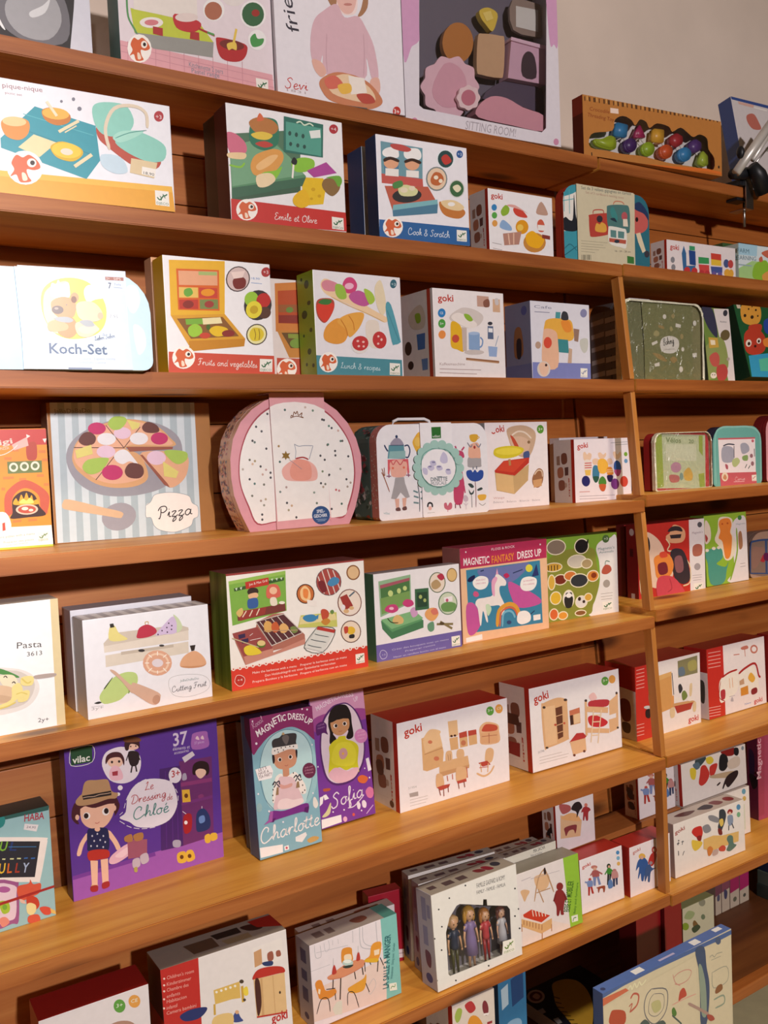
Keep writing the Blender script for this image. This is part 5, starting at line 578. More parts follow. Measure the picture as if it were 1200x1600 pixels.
suitcase('round pink toy suitcase with a dotted cream front and a blue sticker', None, 0.2444, 0.2225, 0.05, 'd99aa6', 'e0bfae', [(0.2127,0),(0.2255,0.0249),(0.2359,0.0572),(0.2423,0.0897),(0.2419,0.118),(0.2335,0.1465),(0.2184,0.1728),(0.198,0.1945),(0.1749,0.2092),(0.1491,0.2173),(0.1183,0.2212),(0.0875,0.2185),(0.0645,0.2111),(0.0414,0.197),(0.0208,0.1772),(0.0063,0.1504),(0,0.119),(0,0.0874),(0.0035,0.06),(0.0137,0.03),(0.0277,0)],
 'c a84a58/s 166 949 108 817 62 672 53 549 74 407 134 257 230 142 356 74 482 61 608 77 735 139 839 253 910 392 938 573 922 720 875 864 823 950 711 938 520 941 311 943/c efeceb/s 172 939 117 813 70 672 61 550 81 413 142 263 236 152 360 84 482 70 606 88 728 149 830 259 902 396 927 572 911 719 864 858 816 939 520 931 311 935/c 4a4a50/e 280 147 8.3 0.3 -0.3 9.3/c 4a4a50/e 356 197 8.3 0.3 -0.3 9.3/c 4a4a50/e 194 239 8.2 0.3 -0.3 9.2/c 5a5a60/e 232 273 8.2 0.3 -0.3 9.2/c 4a4a50/e 163 340 8.2 0.3 -0.3 9.2/c 6a7a78/e 178 351 8.2 0.3 -0.3 9.2/c 4a4a50/e 260 400 8.3 0.4 -0.3 9.2/c 6a6a60/e 136 477 8.2 0.4 -0.3 9.2/c a89a78/e 173 487 8.2 0.4 -0.3 9.2/c 4a4a50/e 212 528 8.2 0.4 -0.3 9.2/c d8b8a0/e 155 508 8.2 0.4 -0.3 9.2/c b8b0a8/e 84 543 8.1 0.4 -0.3 9.2/c c8a8a8/e 250 554 8.2 0.4 -0.3 9.2/c 4a4a50/e 282 577 8.3 0.4 -0.3 9.2/c c8a8a0/e 224 587 8.2 0.4 -0.3 9.2/c 4a4a50/e 281 613 8.3 0.4 -0.3 9.2/c 4a4a50/e 129 617 8.2 0.4 -0.3 9.2/c 5a7a78/e 163 651 8.2 0.4 -0.3 9.2/c 7a7a70/e 230 661 8.2 0.4 -0.3 9.2/c 7a7a70/e 141 738 8.2 0.5 -0.3 9.2/c b09a90/e 202 778 8.2 0.5 -0.3 9.2/c b8a890/e 237 769 8.2 0.5 -0.3 9.2/c 9a9a90/e 223 812 8.2 0.5 -0.3 9.2/c 4a4a50/e 206 879 8.2 0.5 -0.3 9.2/c 4a4a50/e 205 916 8.2 0.5 -0.3 9.2/c 4a4a50/e 763 260 8.6 0.3 -0.3 9.4/c 6a8a80/e 742 244 8.6 0.3 -0.3 9.4/c d0b0a8/e 814 281 8.6 0.3 -0.3 9.4/c 5a7a70/e 830 361 8.6 0.4 -0.3 9.4/c 5a5a58/e 844 360 8.6 0.4 -0.3 9.4/c 4a4a50/e 782 435 8.6 0.4 -0.3 9.4/c 4a4a50/e 783 469 8.6 0.4 -0.3 9.4/c 4a4a50/e 886 480 8.7 0.4 -0.3 9.5/c 9a9a90/e 818 574 8.6 0.4 -0.3 9.4/c 4a4a50/e 863 656 8.6 0.5 -0.3 9.4/c a89a90/e 895 684 8.7 0.5 -0.3 9.5/c a89a90/e 869 713 8.6 0.5 -0.3 9.4/c c86a70/e 776 732 8.6 0.5 -0.3 9.4/c c08088/e 800 740 8.6 0.5 -0.3 9.4/c 4a4a50/e 734 876 8.6 0.5 -0.3 9.4/c 4a6a60/e 816 842 8.6 0.5 -0.3 9.4',
 'c dba0a8/p 292 0 644 0 696 1 721 954 310 948/c efeceb/p 295 98 335 79 398 66 482 61 566 70 630 84 708 122 716 933 520 934 311 938/c 7a4a20/k 1.46 445 178 453 160 463 168 473 135 485 151 496 131 506 162 533 142 526 170 542 177/k 1.22 443 181 490 167 542 181/c e8b0a8/s 363 555 417 506 470 487 554 497 616 546 630 620 592 654 423 645 372 617/c e49a8a/s 426 547 470 487 554 502 584 555 571 638 465 643 424 609/c 8a94a8/k 0.97 463 373 472 425 465 482/k 0.98 605 390 587 441 570 492/k 0.97 463 373 494 390 536 387 605 390/c a83a3a/k 2.43 465 482 523 474 565 492/c 8a6a28/p 396 420 405 441 429 439 414 457 426 480 402 474 393 489 385 471 364 475 377 456 367 437 388 440/c 9a8a98/l 0.73 418 485 510 562/c 4a6a68/e 405 120 8.4 0.3 -0.3 9.3/c 6a8a78/e 616 127 8.5 0.3 -0.3 9.4/c c8b8b0/e 559 102 8.5 0.3 -0.3 9.4/c 4a4a50/e 685 195 8.5 0.3 -0.3 9.4/c 4a4a50/e 699 199 8.5 0.3 -0.3 9.4/c a8885a/e 346 385 8.3 0.4 -0.3 9.3/c 4a6a68/e 349 500 8.3 0.4 -0.3 9.3/c 4a4a50/e 659 467 8.5 0.4 -0.3 9.4/c 4a4a50/e 691 499 8.5 0.4 -0.3 9.4/c 7a8a70/e 670 586 8.5 0.4 -0.3 9.4/c 4a4a50/e 653 675 8.5 0.5 -0.3 9.4/c 7a7a70/e 687 683 8.5 0.5 -0.3 9.4/c b0a090/e 670 704 8.5 0.5 -0.3 9.4/c b09a98/e 388 690 8.3 0.5 -0.3 9.3/c 7a8a88/e 341 721 8.3 0.5 -0.3 9.3/c 8a9a90/e 597 742 8.5 0.5 -0.3 9.3/c 4a4a50/e 387 806 8.3 0.5 -0.3 9.3/c 6a7a70/e 614 823 8.5 0.5 -0.3 9.4/c c8a88a/e 422 829 8.4 0.5 -0.3 9.3/c a8a088/e 397 860 8.3 0.5 -0.3 9.3/c 4a4a50/e 452 918 8.4 0.5 -0.3 9.3/c 5a7a70/e 722 384 8.6 0.4 -0.3 9.4/c 4a4a50/e 721 614 8.6 0.4 -0.3 9.4/c 2b4f85/e 642 916 70.3 4.5 -2.1 69.7/c dfe8f4/b 5.57 610 898 672 896|SPIEL-/b 5.56 586 932 690 930|GESCHIRR/c a8c0e0/l 0.74 604 946 684 949/l 0.74 614 958 673 959',
 '', (0.0744, 0.1727, 'dba0a8'), 0, 0, None, frame(0.5987, 1.35, -0.1109, -0.0208, 0, 0.05), ((.34, .97, ('b8707a','8a6a78','d8a878','7a88a0','e8a8a0'), 420, .0045),))
suitcase('white toy tea set suitcase printed with flowers and a green oval label', None, 0.2489, 0.1684, 0.081, 'eceaf0', '5f7a78', rrect(0.2489, 0.1684, 0.03),
 'c 5f94a2/p 89 354 104 213 233 211 239 364/c 8fb7b8/p 98 355 109 280 244 279 243 355/c 9a94a8/s 120 214 140 162 173 141 207 158 226 216/c 2a3a60/e 173 128 11 0.6 -0.3 17.1/k 2.81 66 211 80 250 95 279/k 2.51 237 230 269 223 284 281 267 347 243 346/k 1.06 112 217 233 221/c d8606a/p 89 364 266 366 272 511 255 529 250 413 116 404 98 516 86 515/c eab0a0/s 116 385 242 384 248 509 215 554 129 547 111 498/c c84a5a/k 1.77 116 375 134 420 163 378 194 424 223 382 242 393/c e0705a/e 130 456 9.4 0.7 -0.3 13.3/e 225 455 9.5 0.7 -0.3 13.4/c 8a4a6a/l 2.12 95 516 94 554/l 2.16 263 520 263 558/l 1.77 74 537 113 540/l 1.8 242 537 279 540/c a8a4a8/p 147 558 223 555 230 623 267 771 234 782 188 715 147 785 104 774 135 634/c e0b0a0/p 136 780 174 780 169 887 145 888/p 200 778 238 774 225 883 204 887/c 6a4a4a/s 141 880 172 872 181 907 145 907/s 198 878 230 866 235 902 203 906/c 9a5a3a/k 1.76 33 492 54 551 94 703/l 1.41 56 447 59 532/l 1.41 37 455 54 532/c e5b040/s 310 187 335 130 360 93 379 104 380 287 348 304 321 245/c e8c060/e 355 189 29 1.6 -0.9 50/c 3f4a58/k 1.82 341 652 352 770 349 935/c 6a8a90/k 2.91 300 707 340 730/k 2.91 302 765 344 784/k 2.91 298 832 343 843/k 2.93 364 732 381 714/k 2.93 363 800 379 788/c c2486e/s 677 325 703 297 762 311 778 371 752 409 758 569 769 690 745 868 719 895 677 881 662 760/k 3.4 706 291 695 247/k 3.41 754 300 780 262/k 2.67 765 689 773 770/c 7a2a44/l 2.28 677 881 676 931/l 2.29 714 885 724 936/c d8a838/s 838 132 911 130 907 189 875 214 841 192/k 1.54 907 149 928 161 910 180/c a8a4a8/s 806 453 821 374 925 371 938 462 927 492 820 490/c e8b098/s 823 265 858 227 918 230 934 381 890 389 821 378/c 8a8a98/k 2.29 810 214 840 266 858 237/k 2.31 892 229 918 270 941 231/c a03030/e 878 270 10.4 0.6 -0.2 18/c 3f4a68/l 1.92 858 487 857 517/l 1.93 892 483 892 515/c 2f4fa0/s 793 532 836 519 853 546 875 518 897 550 923 526 955 540 948 614 895 650 835 639 797 592/c 7a3a4a/k 1.54 873 648 876 780 872 937/c 3a4a4a/s 803 673 834 671 860 708 834 719/s 889 741 929 720 942 741 903 758/s 808 733 833 776 859 742 850 787 819 790/l 1.16 833 786 834 937/c e0b048/s 893 806 972 805 963 859 910 864/c 8a8a88/k 1.17 901 893 936 923 968 900/c c8b8c8/s 755 808 777 795 798 823 794 862 759 859/k 1.15 754 879 776 907 797 883/l 1.15 776 861 775 951/c 8ab0b8/t 4.49 35 930 89 940|vilac',
 'c f1eff4/p 379 1000 381 0 660 0 650 1000/c 2f6f2f/p 474 37 560 35 559 157 475 161/c f4f4f0/t 4.59 482 150 551 145|vilac/c a5ccc4/e 524 472 204.5 15.2 -4.3 254.9/e 722 490 40.9 3 -0.8 51.6/e 707 575 40.8 3.3 -0.8 51.6/e 672 649 40.7 3.5 -0.8 51.6/e 619 700 40.4 3.6 -0.8 51.5/e 553 726 40 3.7 -0.8 51.2/e 485 720 39.7 3.6 -0.9 51/e 424 683 39.3 3.5 -0.9 50.7/e 373 624 39 3.3 -0.9 50.5/e 342 545 38.8 3.1 -0.9 50.3/e 332 461 38.7 2.9 -0.9 50.2/e 345 377 38.7 2.6 -0.9 50.2/e 378 304 38.9 2.4 -0.9 50.2/e 430 253 39.2 2.3 -0.9 50.3/e 494 226 39.5 2.2 -0.9 50.5/e 562 230 39.9 2.3 -0.8 50.8/e 624 265 40.2 2.4 -0.8 51/e 677 323 40.6 2.6 -0.8 51.3/e 710 402 40.8 2.8 -0.8 51.5/c f3f1f6/e 519 475 158.6 11.8 -3.4 203.8/c 5f9a90/k 1.09 365 499 379 345 454 276 528 273 619 302 676 424 675 542 613 656 521 680 431 650 375 558 365 479/c c8c4e0/s 543 356 569 308 601 350 603 419 566 432 537 404/s 443 407 484 395 500 441 459 457/s 418 464 459 444 483 479 450 505/s 500 460 541 454 557 494 515 506/s 582 506 624 499 631 549 595 552/s 377 471 417 483 416 542 384 529/c 8a88b0/e 476 414 16.4 1.2 -0.2 9.7/e 442 458 16.4 1.2 -0.2 9.7/e 524 464 19.9 1.5 -0.2 9.8/e 607 502 20.1 1.5 -0.2 9.8/c 6a7a80/l 1.11 498 572 548 574/b 7.26 444 618 597 619|DINETTE/t 6.61 447 661 588 660|MUSICALE/l 1.11 496 689 546 692/c 2a2a30/k 3.32 413 893 419 858 435 848 453 862 456 898/c e8b8b0/e 434 905 16.4 1.7 -0.4 23.5/c b0b0b0/l 0.74 409 955 475 955/c c86a80/s 563 869 585 861 596 896 613 864 635 872 634 926 600 942 567 919/l 1.13 595 932 595 962',
 '', (0.0927, 0.163, 'f1eff4'), 1, 0, 'd98e8a', frame(0.8699, 1.3395, -0.1109, -0.0014, 0, 0.081), ((.34, .96, ('5c7a74','46645e','b8606a','8aa8a4','e6e4ea'), 90, .011), (.03, .26, ('f2dcd8','f4e8e4'), 60, .0025)))
carton('toy_box', 'white carton with a yellow pan toy balance scale on it', None, 0.1641, 0.1699, 0.05, 'efe8ec', 'c8d0d8', 'b03a30',
 'c c03a2c/b 13.42 168 117 304 104|oki/c c03a2c/k 2.43 103 111 131 126 159 112/c 5f9a3a/e 886 90 57.2 1.5 -1.8 51.3/c f0f4ea/t 5.81 853 106 925 104|3+/c c9ab90/s 345 80 519 38 694 57 804 135 775 283 681 408 534 402 421 313 368 206/c e8d8c8/k 3.31 413 155 517 110 633 126 733 197/c d8b8a0/s 383 186 572 170 702 238 653 364 506 380 422 292/c c05038/s 393 155 455 188 524 296 465 294/c 4a5a8a/s 594 362 683 344 686 430 606 437/c 8a6a4a/e 687 238 23.7 0.8 -0.7 19.1/c 3a6a4a/e 395 397 2.9 0.1 -0.1 2.1/c c8a878/p 130 564 423 621 678 494 656 687 428 838 148 782/c dcb983/p 146 571 414 627 428 833 154 774/c c03a2c/p 125 553 272 444 686 419 678 483 443 622 138 575/c d04a34/p 272 450 650 433 424 585 153 550/c d9c832/s 120 344 165 293 365 273 567 297 595 341 476 400 273 417 147 386/c e8d84a/e 357 336 208.7 -0.1 1.2 42.1/c b88a58/l 5.83 364 427 370 501/c 9a6a4a/s 732 648 825 555 909 591 895 722 817 783 734 745/c e0c8b0/k 2.58 762 627 824 576 884 590 897 656/c d0a070/p 736 691 887 677 878 764 745 779/c c8a0a0/t 4.34 95 879 267 879|Waage/c b0a8b0/t 3.98 93 925 842 938|Balance · Balanza · Bilancia · Balans', mw=frame(1.1423, 1.372, -0.1109, 0.002, 0, 0.05))
carton('toy_box', 'white carton picturing five wooden bear skittles, left of the post', None, 0.1708, 0.1317, 0.06, 'eae2ea', '', 'b83a30',
 'c c03a2c/b 11.25 53 152 238 133|goki/c e6c6ac/s 150 231 182 202 221 249 248 219 297 252 264 342 166 338/c e8ded8/s 176 338 264 342 297 436 274 496 166 490/c c84a50/l 1.91 172 384 291 383/l 1.91 169 420 291 420/l 1.91 169 456 291 457/c e8c060/p 169 490 281 490 264 581 182 576/c 25286a/e 185 667 72.1 5.1 0 85.2/c e6c6ac/s 307 344 347 315 414 334 397 410 320 406/c 3f7fa0/s 314 452 364 424 421 473 414 628 354 701 301 605/c 2a5a4a/s 307 605 414 612 387 688 340 697/c e6c6ac/s 407 241 448 221 499 260 544 230 550 277 499 328 431 313/c eeb848/s 421 334 533 339 585 451 533 558 431 551 394 441/c e6c6ac/s 568 341 637 328 661 408 585 420/c e0903a/s 557 481 637 470 672 582 568 591/c f0c890/l 2 557 512 661 512/l 2 557 544 668 544/c 2f2454/s 557 600 661 606 637 699 578 695/c 4f8a3a/s 414 659 475 607 533 667 530 745 414 736/c c8603a/s 414 736 530 745 509 837 465 849 428 814/c e6c6ac/s 672 235 717 221 753 270 803 224 824 266 778 341 707 331/c 30549a/s 689 409 742 365 803 415 810 527 696 520/c a84a80/s 689 520 810 527 778 614 725 610/c 7a3a88/e 696 744 74.1 5.5 0 88.4/c cf4a3a/e 863 715 72.3 5.1 0 89.5/c 7aa83a/e 907 270 32.6 1.3 0 35.3/c 6a9ac8/e 907 382 32.6 1.5 0 35.3/c b0b0b8/l 1.51 637 77 947 69/l 1.53 725 111 947 107/c d0a0a0/l 1.89 69 831 248 837/c b8b0b8/l 1.42 69 900 689 924/l 1.42 69 943 550 962',
 'c efe8e8/p 0 0 1000 0 1000 1000 0 1000/c c03428/p 850 0 1000 0 1000 1000 850 1000/c a88878/p 140 260 300 250 300 400 140 400/c 8a5a4a/s 380 230 620 220 640 360 400 380/c b87a60/s 180 460 420 440 440 580 200 600/c 6a4a48/p 520 440 700 430 690 560 530 570/c 9a6858/s 220 660 480 650 500 780 240 800/c c8b0a4/e 560 720 60 0 0 40/c b8a8a8/l 0.1 150 900 600 890/c c0342a/b 3 700 600 700 900|goki', mw=frame(1.3713, 1.3629, -0.1109, 0.0039, 0, 0.06))
carton('toy_box', 'red topped white carton squeezed behind the bear skittles carton', None, 0.1493, 0.1369, 0.03, 'd0ccd4', 'e0d8dc', 'a03028',
 '', mw=frame(1.3935, 1.428, -0.1109, 0.013, 0, 0.03))
suitcase('small red suitcase wrapped in clear film beside the post', None, 0.1922, 0.1285, 0.027, 'c8444a', '9a2428', rrect(0.1922, 0.1285, 0.022),
 'c cfd8b4/p 44 39 57 23 85 6 90 5 939 55 927 1000 848 1000 35 947/c a8bc5a/p 43 39 57 23 154 18 169 925 57 942/p 820 61 891 64 886 432 816 335/p 798 750 906 735 915 992 819 995/c 8a9a70/b 11.45 219 155 491 180|Vélos/b 8.76 630 188 724 197|20/c c898b0/s 301 575 370 512 462 541 483 633 413 696 322 667/c c87a78/s 275 731 435 755 433 858 295 857/c e0b860/s 528 705 623 621 692 741 666 854 550 833/c 8aa8a0/e 485 771 32.5 2.6 -1.2 68.5/c e0e4c8/p 218 188 770 218 766 516 212 478',
 '',
 '', None, 0, 1, None, frame(1.611, 1.3605, -0.1009, 0.0024, 0, 0.027))
suitcase('small teal suitcase with a pink and white label, right bay', None, 0.188, 0.1396, 0.028, '6fb0a8', '2b2d45', rrect(0.188, 0.1396, 0.04),
 'c 8cc4bc/k 4.56 49 962 50 211 153 26 440 10 764 18 927 103 979 266 972 1000/c f1e6ea/p 106 208 864 216 868 825 124 808/c c8606a/p 139 1000 125 776 877 803 882 1000/p 106 191 864 198 863 225 106 217/c a8a8b8/s 177 369 280 329 409 379 407 577 278 614 176 565/s 555 318 650 288 729 347 728 437 593 476/c 4a4a58/k 3.16 203 326 306 297 436 313/k 2.41 423 335 421 534/c b05a6a/s 239 633 290 658 290 723 251 709/c b8c48a/s 381 576 486 537 538 606 458 689 393 674/c 8aa86a/s 592 520 699 503 698 592 604 587/c 9a7078/e 780 518 32.6 1.6 -0.8 35.8/e 799 654 32.5 1.8 -0.9 40/c 4a5a58/k 2.42 642 722 683 658/k 2.44 708 737 750 684/l 2.49 843 397 848 533/c c86a78/e 813 260 27.4 1 -0.6 27.3/c e8d8c0/e 225 847 66 4.5 -0.5 76.7/c c8906a/s 187 866 225 804 263 861 237 901/c f0c8cc/n 9.12 429 930 638 930|Cerise/l 1.18 403 945 624 953/c f2efe6/p 778 852 876 852 878 958 784 956/c c8606a/k 1.3 794 899 810 917 824 904 838 886 851 884 865 871/k 0.9 813 890 824 904 820 921/k 0.9 833 873 842 887 850 902/t 1.88 791 949 871 950|DJECO',
 '',
 '', None, 0, 0, None, frame(1.8203, 1.3623, -0.1009, 0.0028, 0, 0.028))
suitcase('dark red and pink suitcase cut off by the right edge of the photo', None, 0.218, 0.1648, 0.037, 'e0a0a8', '7a1f24', rrect(0.218, 0.1648, 0.04),
 '',
 '',
 '', None, 0, 0, None, frame(2.0242, 1.361, -0.1009, 0.0003, 0, 0.037))
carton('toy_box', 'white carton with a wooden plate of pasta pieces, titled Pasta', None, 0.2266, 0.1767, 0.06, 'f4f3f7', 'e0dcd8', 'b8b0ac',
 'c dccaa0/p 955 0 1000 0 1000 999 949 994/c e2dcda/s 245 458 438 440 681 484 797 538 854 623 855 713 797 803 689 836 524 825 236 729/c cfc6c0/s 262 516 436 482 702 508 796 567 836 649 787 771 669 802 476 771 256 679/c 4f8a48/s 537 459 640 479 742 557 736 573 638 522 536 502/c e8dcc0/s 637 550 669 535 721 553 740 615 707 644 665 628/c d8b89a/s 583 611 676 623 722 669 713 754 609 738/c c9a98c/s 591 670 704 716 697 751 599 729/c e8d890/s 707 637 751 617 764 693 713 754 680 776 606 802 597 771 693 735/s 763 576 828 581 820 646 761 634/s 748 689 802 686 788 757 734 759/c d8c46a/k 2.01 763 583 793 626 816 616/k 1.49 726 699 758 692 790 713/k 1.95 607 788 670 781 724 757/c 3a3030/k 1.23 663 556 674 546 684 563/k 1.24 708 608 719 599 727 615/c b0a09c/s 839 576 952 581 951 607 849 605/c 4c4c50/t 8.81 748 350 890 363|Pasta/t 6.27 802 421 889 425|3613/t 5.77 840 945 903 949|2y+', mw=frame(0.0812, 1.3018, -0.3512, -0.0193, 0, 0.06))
carton('toy_box', 'white carton standing directly behind the cutting fruit carton', None, 0.1846, 0.1493, 0.05, 'e6e6ee', 'b8b4c0', 'b8b0b8',
 '', mw=frame(0.3365, 1.352, -0.3512, -0.0118, 0, 0.05))
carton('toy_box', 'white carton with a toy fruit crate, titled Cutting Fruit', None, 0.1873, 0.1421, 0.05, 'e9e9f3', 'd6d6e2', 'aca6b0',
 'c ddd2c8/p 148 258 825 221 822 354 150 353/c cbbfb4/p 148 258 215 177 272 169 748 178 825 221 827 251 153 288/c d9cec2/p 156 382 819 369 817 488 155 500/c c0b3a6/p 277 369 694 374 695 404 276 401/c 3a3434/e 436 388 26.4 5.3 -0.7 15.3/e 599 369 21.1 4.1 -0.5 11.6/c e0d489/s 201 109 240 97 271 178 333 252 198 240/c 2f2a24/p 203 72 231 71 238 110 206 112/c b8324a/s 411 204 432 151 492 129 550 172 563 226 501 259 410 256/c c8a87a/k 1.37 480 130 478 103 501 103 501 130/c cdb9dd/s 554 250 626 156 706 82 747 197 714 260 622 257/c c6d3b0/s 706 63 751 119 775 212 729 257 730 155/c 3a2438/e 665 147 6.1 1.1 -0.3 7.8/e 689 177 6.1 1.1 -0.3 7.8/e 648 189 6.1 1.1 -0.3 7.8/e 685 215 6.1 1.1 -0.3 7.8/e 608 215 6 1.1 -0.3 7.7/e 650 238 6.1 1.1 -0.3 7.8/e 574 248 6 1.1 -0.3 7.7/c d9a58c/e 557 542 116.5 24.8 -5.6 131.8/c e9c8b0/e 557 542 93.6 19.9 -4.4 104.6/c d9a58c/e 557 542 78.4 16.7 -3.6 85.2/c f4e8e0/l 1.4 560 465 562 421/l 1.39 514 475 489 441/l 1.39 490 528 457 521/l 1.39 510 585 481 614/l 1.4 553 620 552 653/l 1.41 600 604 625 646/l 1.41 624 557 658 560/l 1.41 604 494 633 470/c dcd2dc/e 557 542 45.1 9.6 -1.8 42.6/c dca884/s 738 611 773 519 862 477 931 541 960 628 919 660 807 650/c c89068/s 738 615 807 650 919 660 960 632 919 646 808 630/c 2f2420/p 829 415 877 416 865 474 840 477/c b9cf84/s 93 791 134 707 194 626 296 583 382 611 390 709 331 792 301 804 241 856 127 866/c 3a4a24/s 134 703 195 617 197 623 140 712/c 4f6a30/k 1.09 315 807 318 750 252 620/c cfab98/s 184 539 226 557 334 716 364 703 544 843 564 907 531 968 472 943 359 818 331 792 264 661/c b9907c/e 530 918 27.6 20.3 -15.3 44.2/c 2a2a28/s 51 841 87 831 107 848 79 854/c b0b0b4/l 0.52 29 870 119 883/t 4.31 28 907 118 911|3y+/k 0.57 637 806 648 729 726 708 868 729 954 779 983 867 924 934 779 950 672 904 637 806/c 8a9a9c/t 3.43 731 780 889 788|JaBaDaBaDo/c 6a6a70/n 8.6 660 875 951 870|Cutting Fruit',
 'c f4f4fa/p 0 0 1000 0 1000 1000 0 1000', 'c d8d4dc/p 20 0 70 0 70 1000 20 1000/c d8d4dc/p 120 0 170 0 170 1000 120 1000/c d8d4dc/p 220 0 270 0 270 1000 220 1000/c d8d4dc/p 320 0 370 0 370 1000 320 1000/c d8d4dc/p 420 0 470 0 470 1000 420 1000/c d8d4dc/p 520 0 570 0 570 1000 520 1000/c d8d4dc/p 620 0 670 0 670 1000 620 1000/c d8d4dc/p 720 0 770 0 770 1000 720 1000/c d8d4dc/p 820 0 870 0 870 1000 820 1000/c d8d4dc/p 920 0 970 0 970 1000 920 1000', mw=frame(0.3381, 1.2949, -0.3512, 0.0016, 0, 0.05))
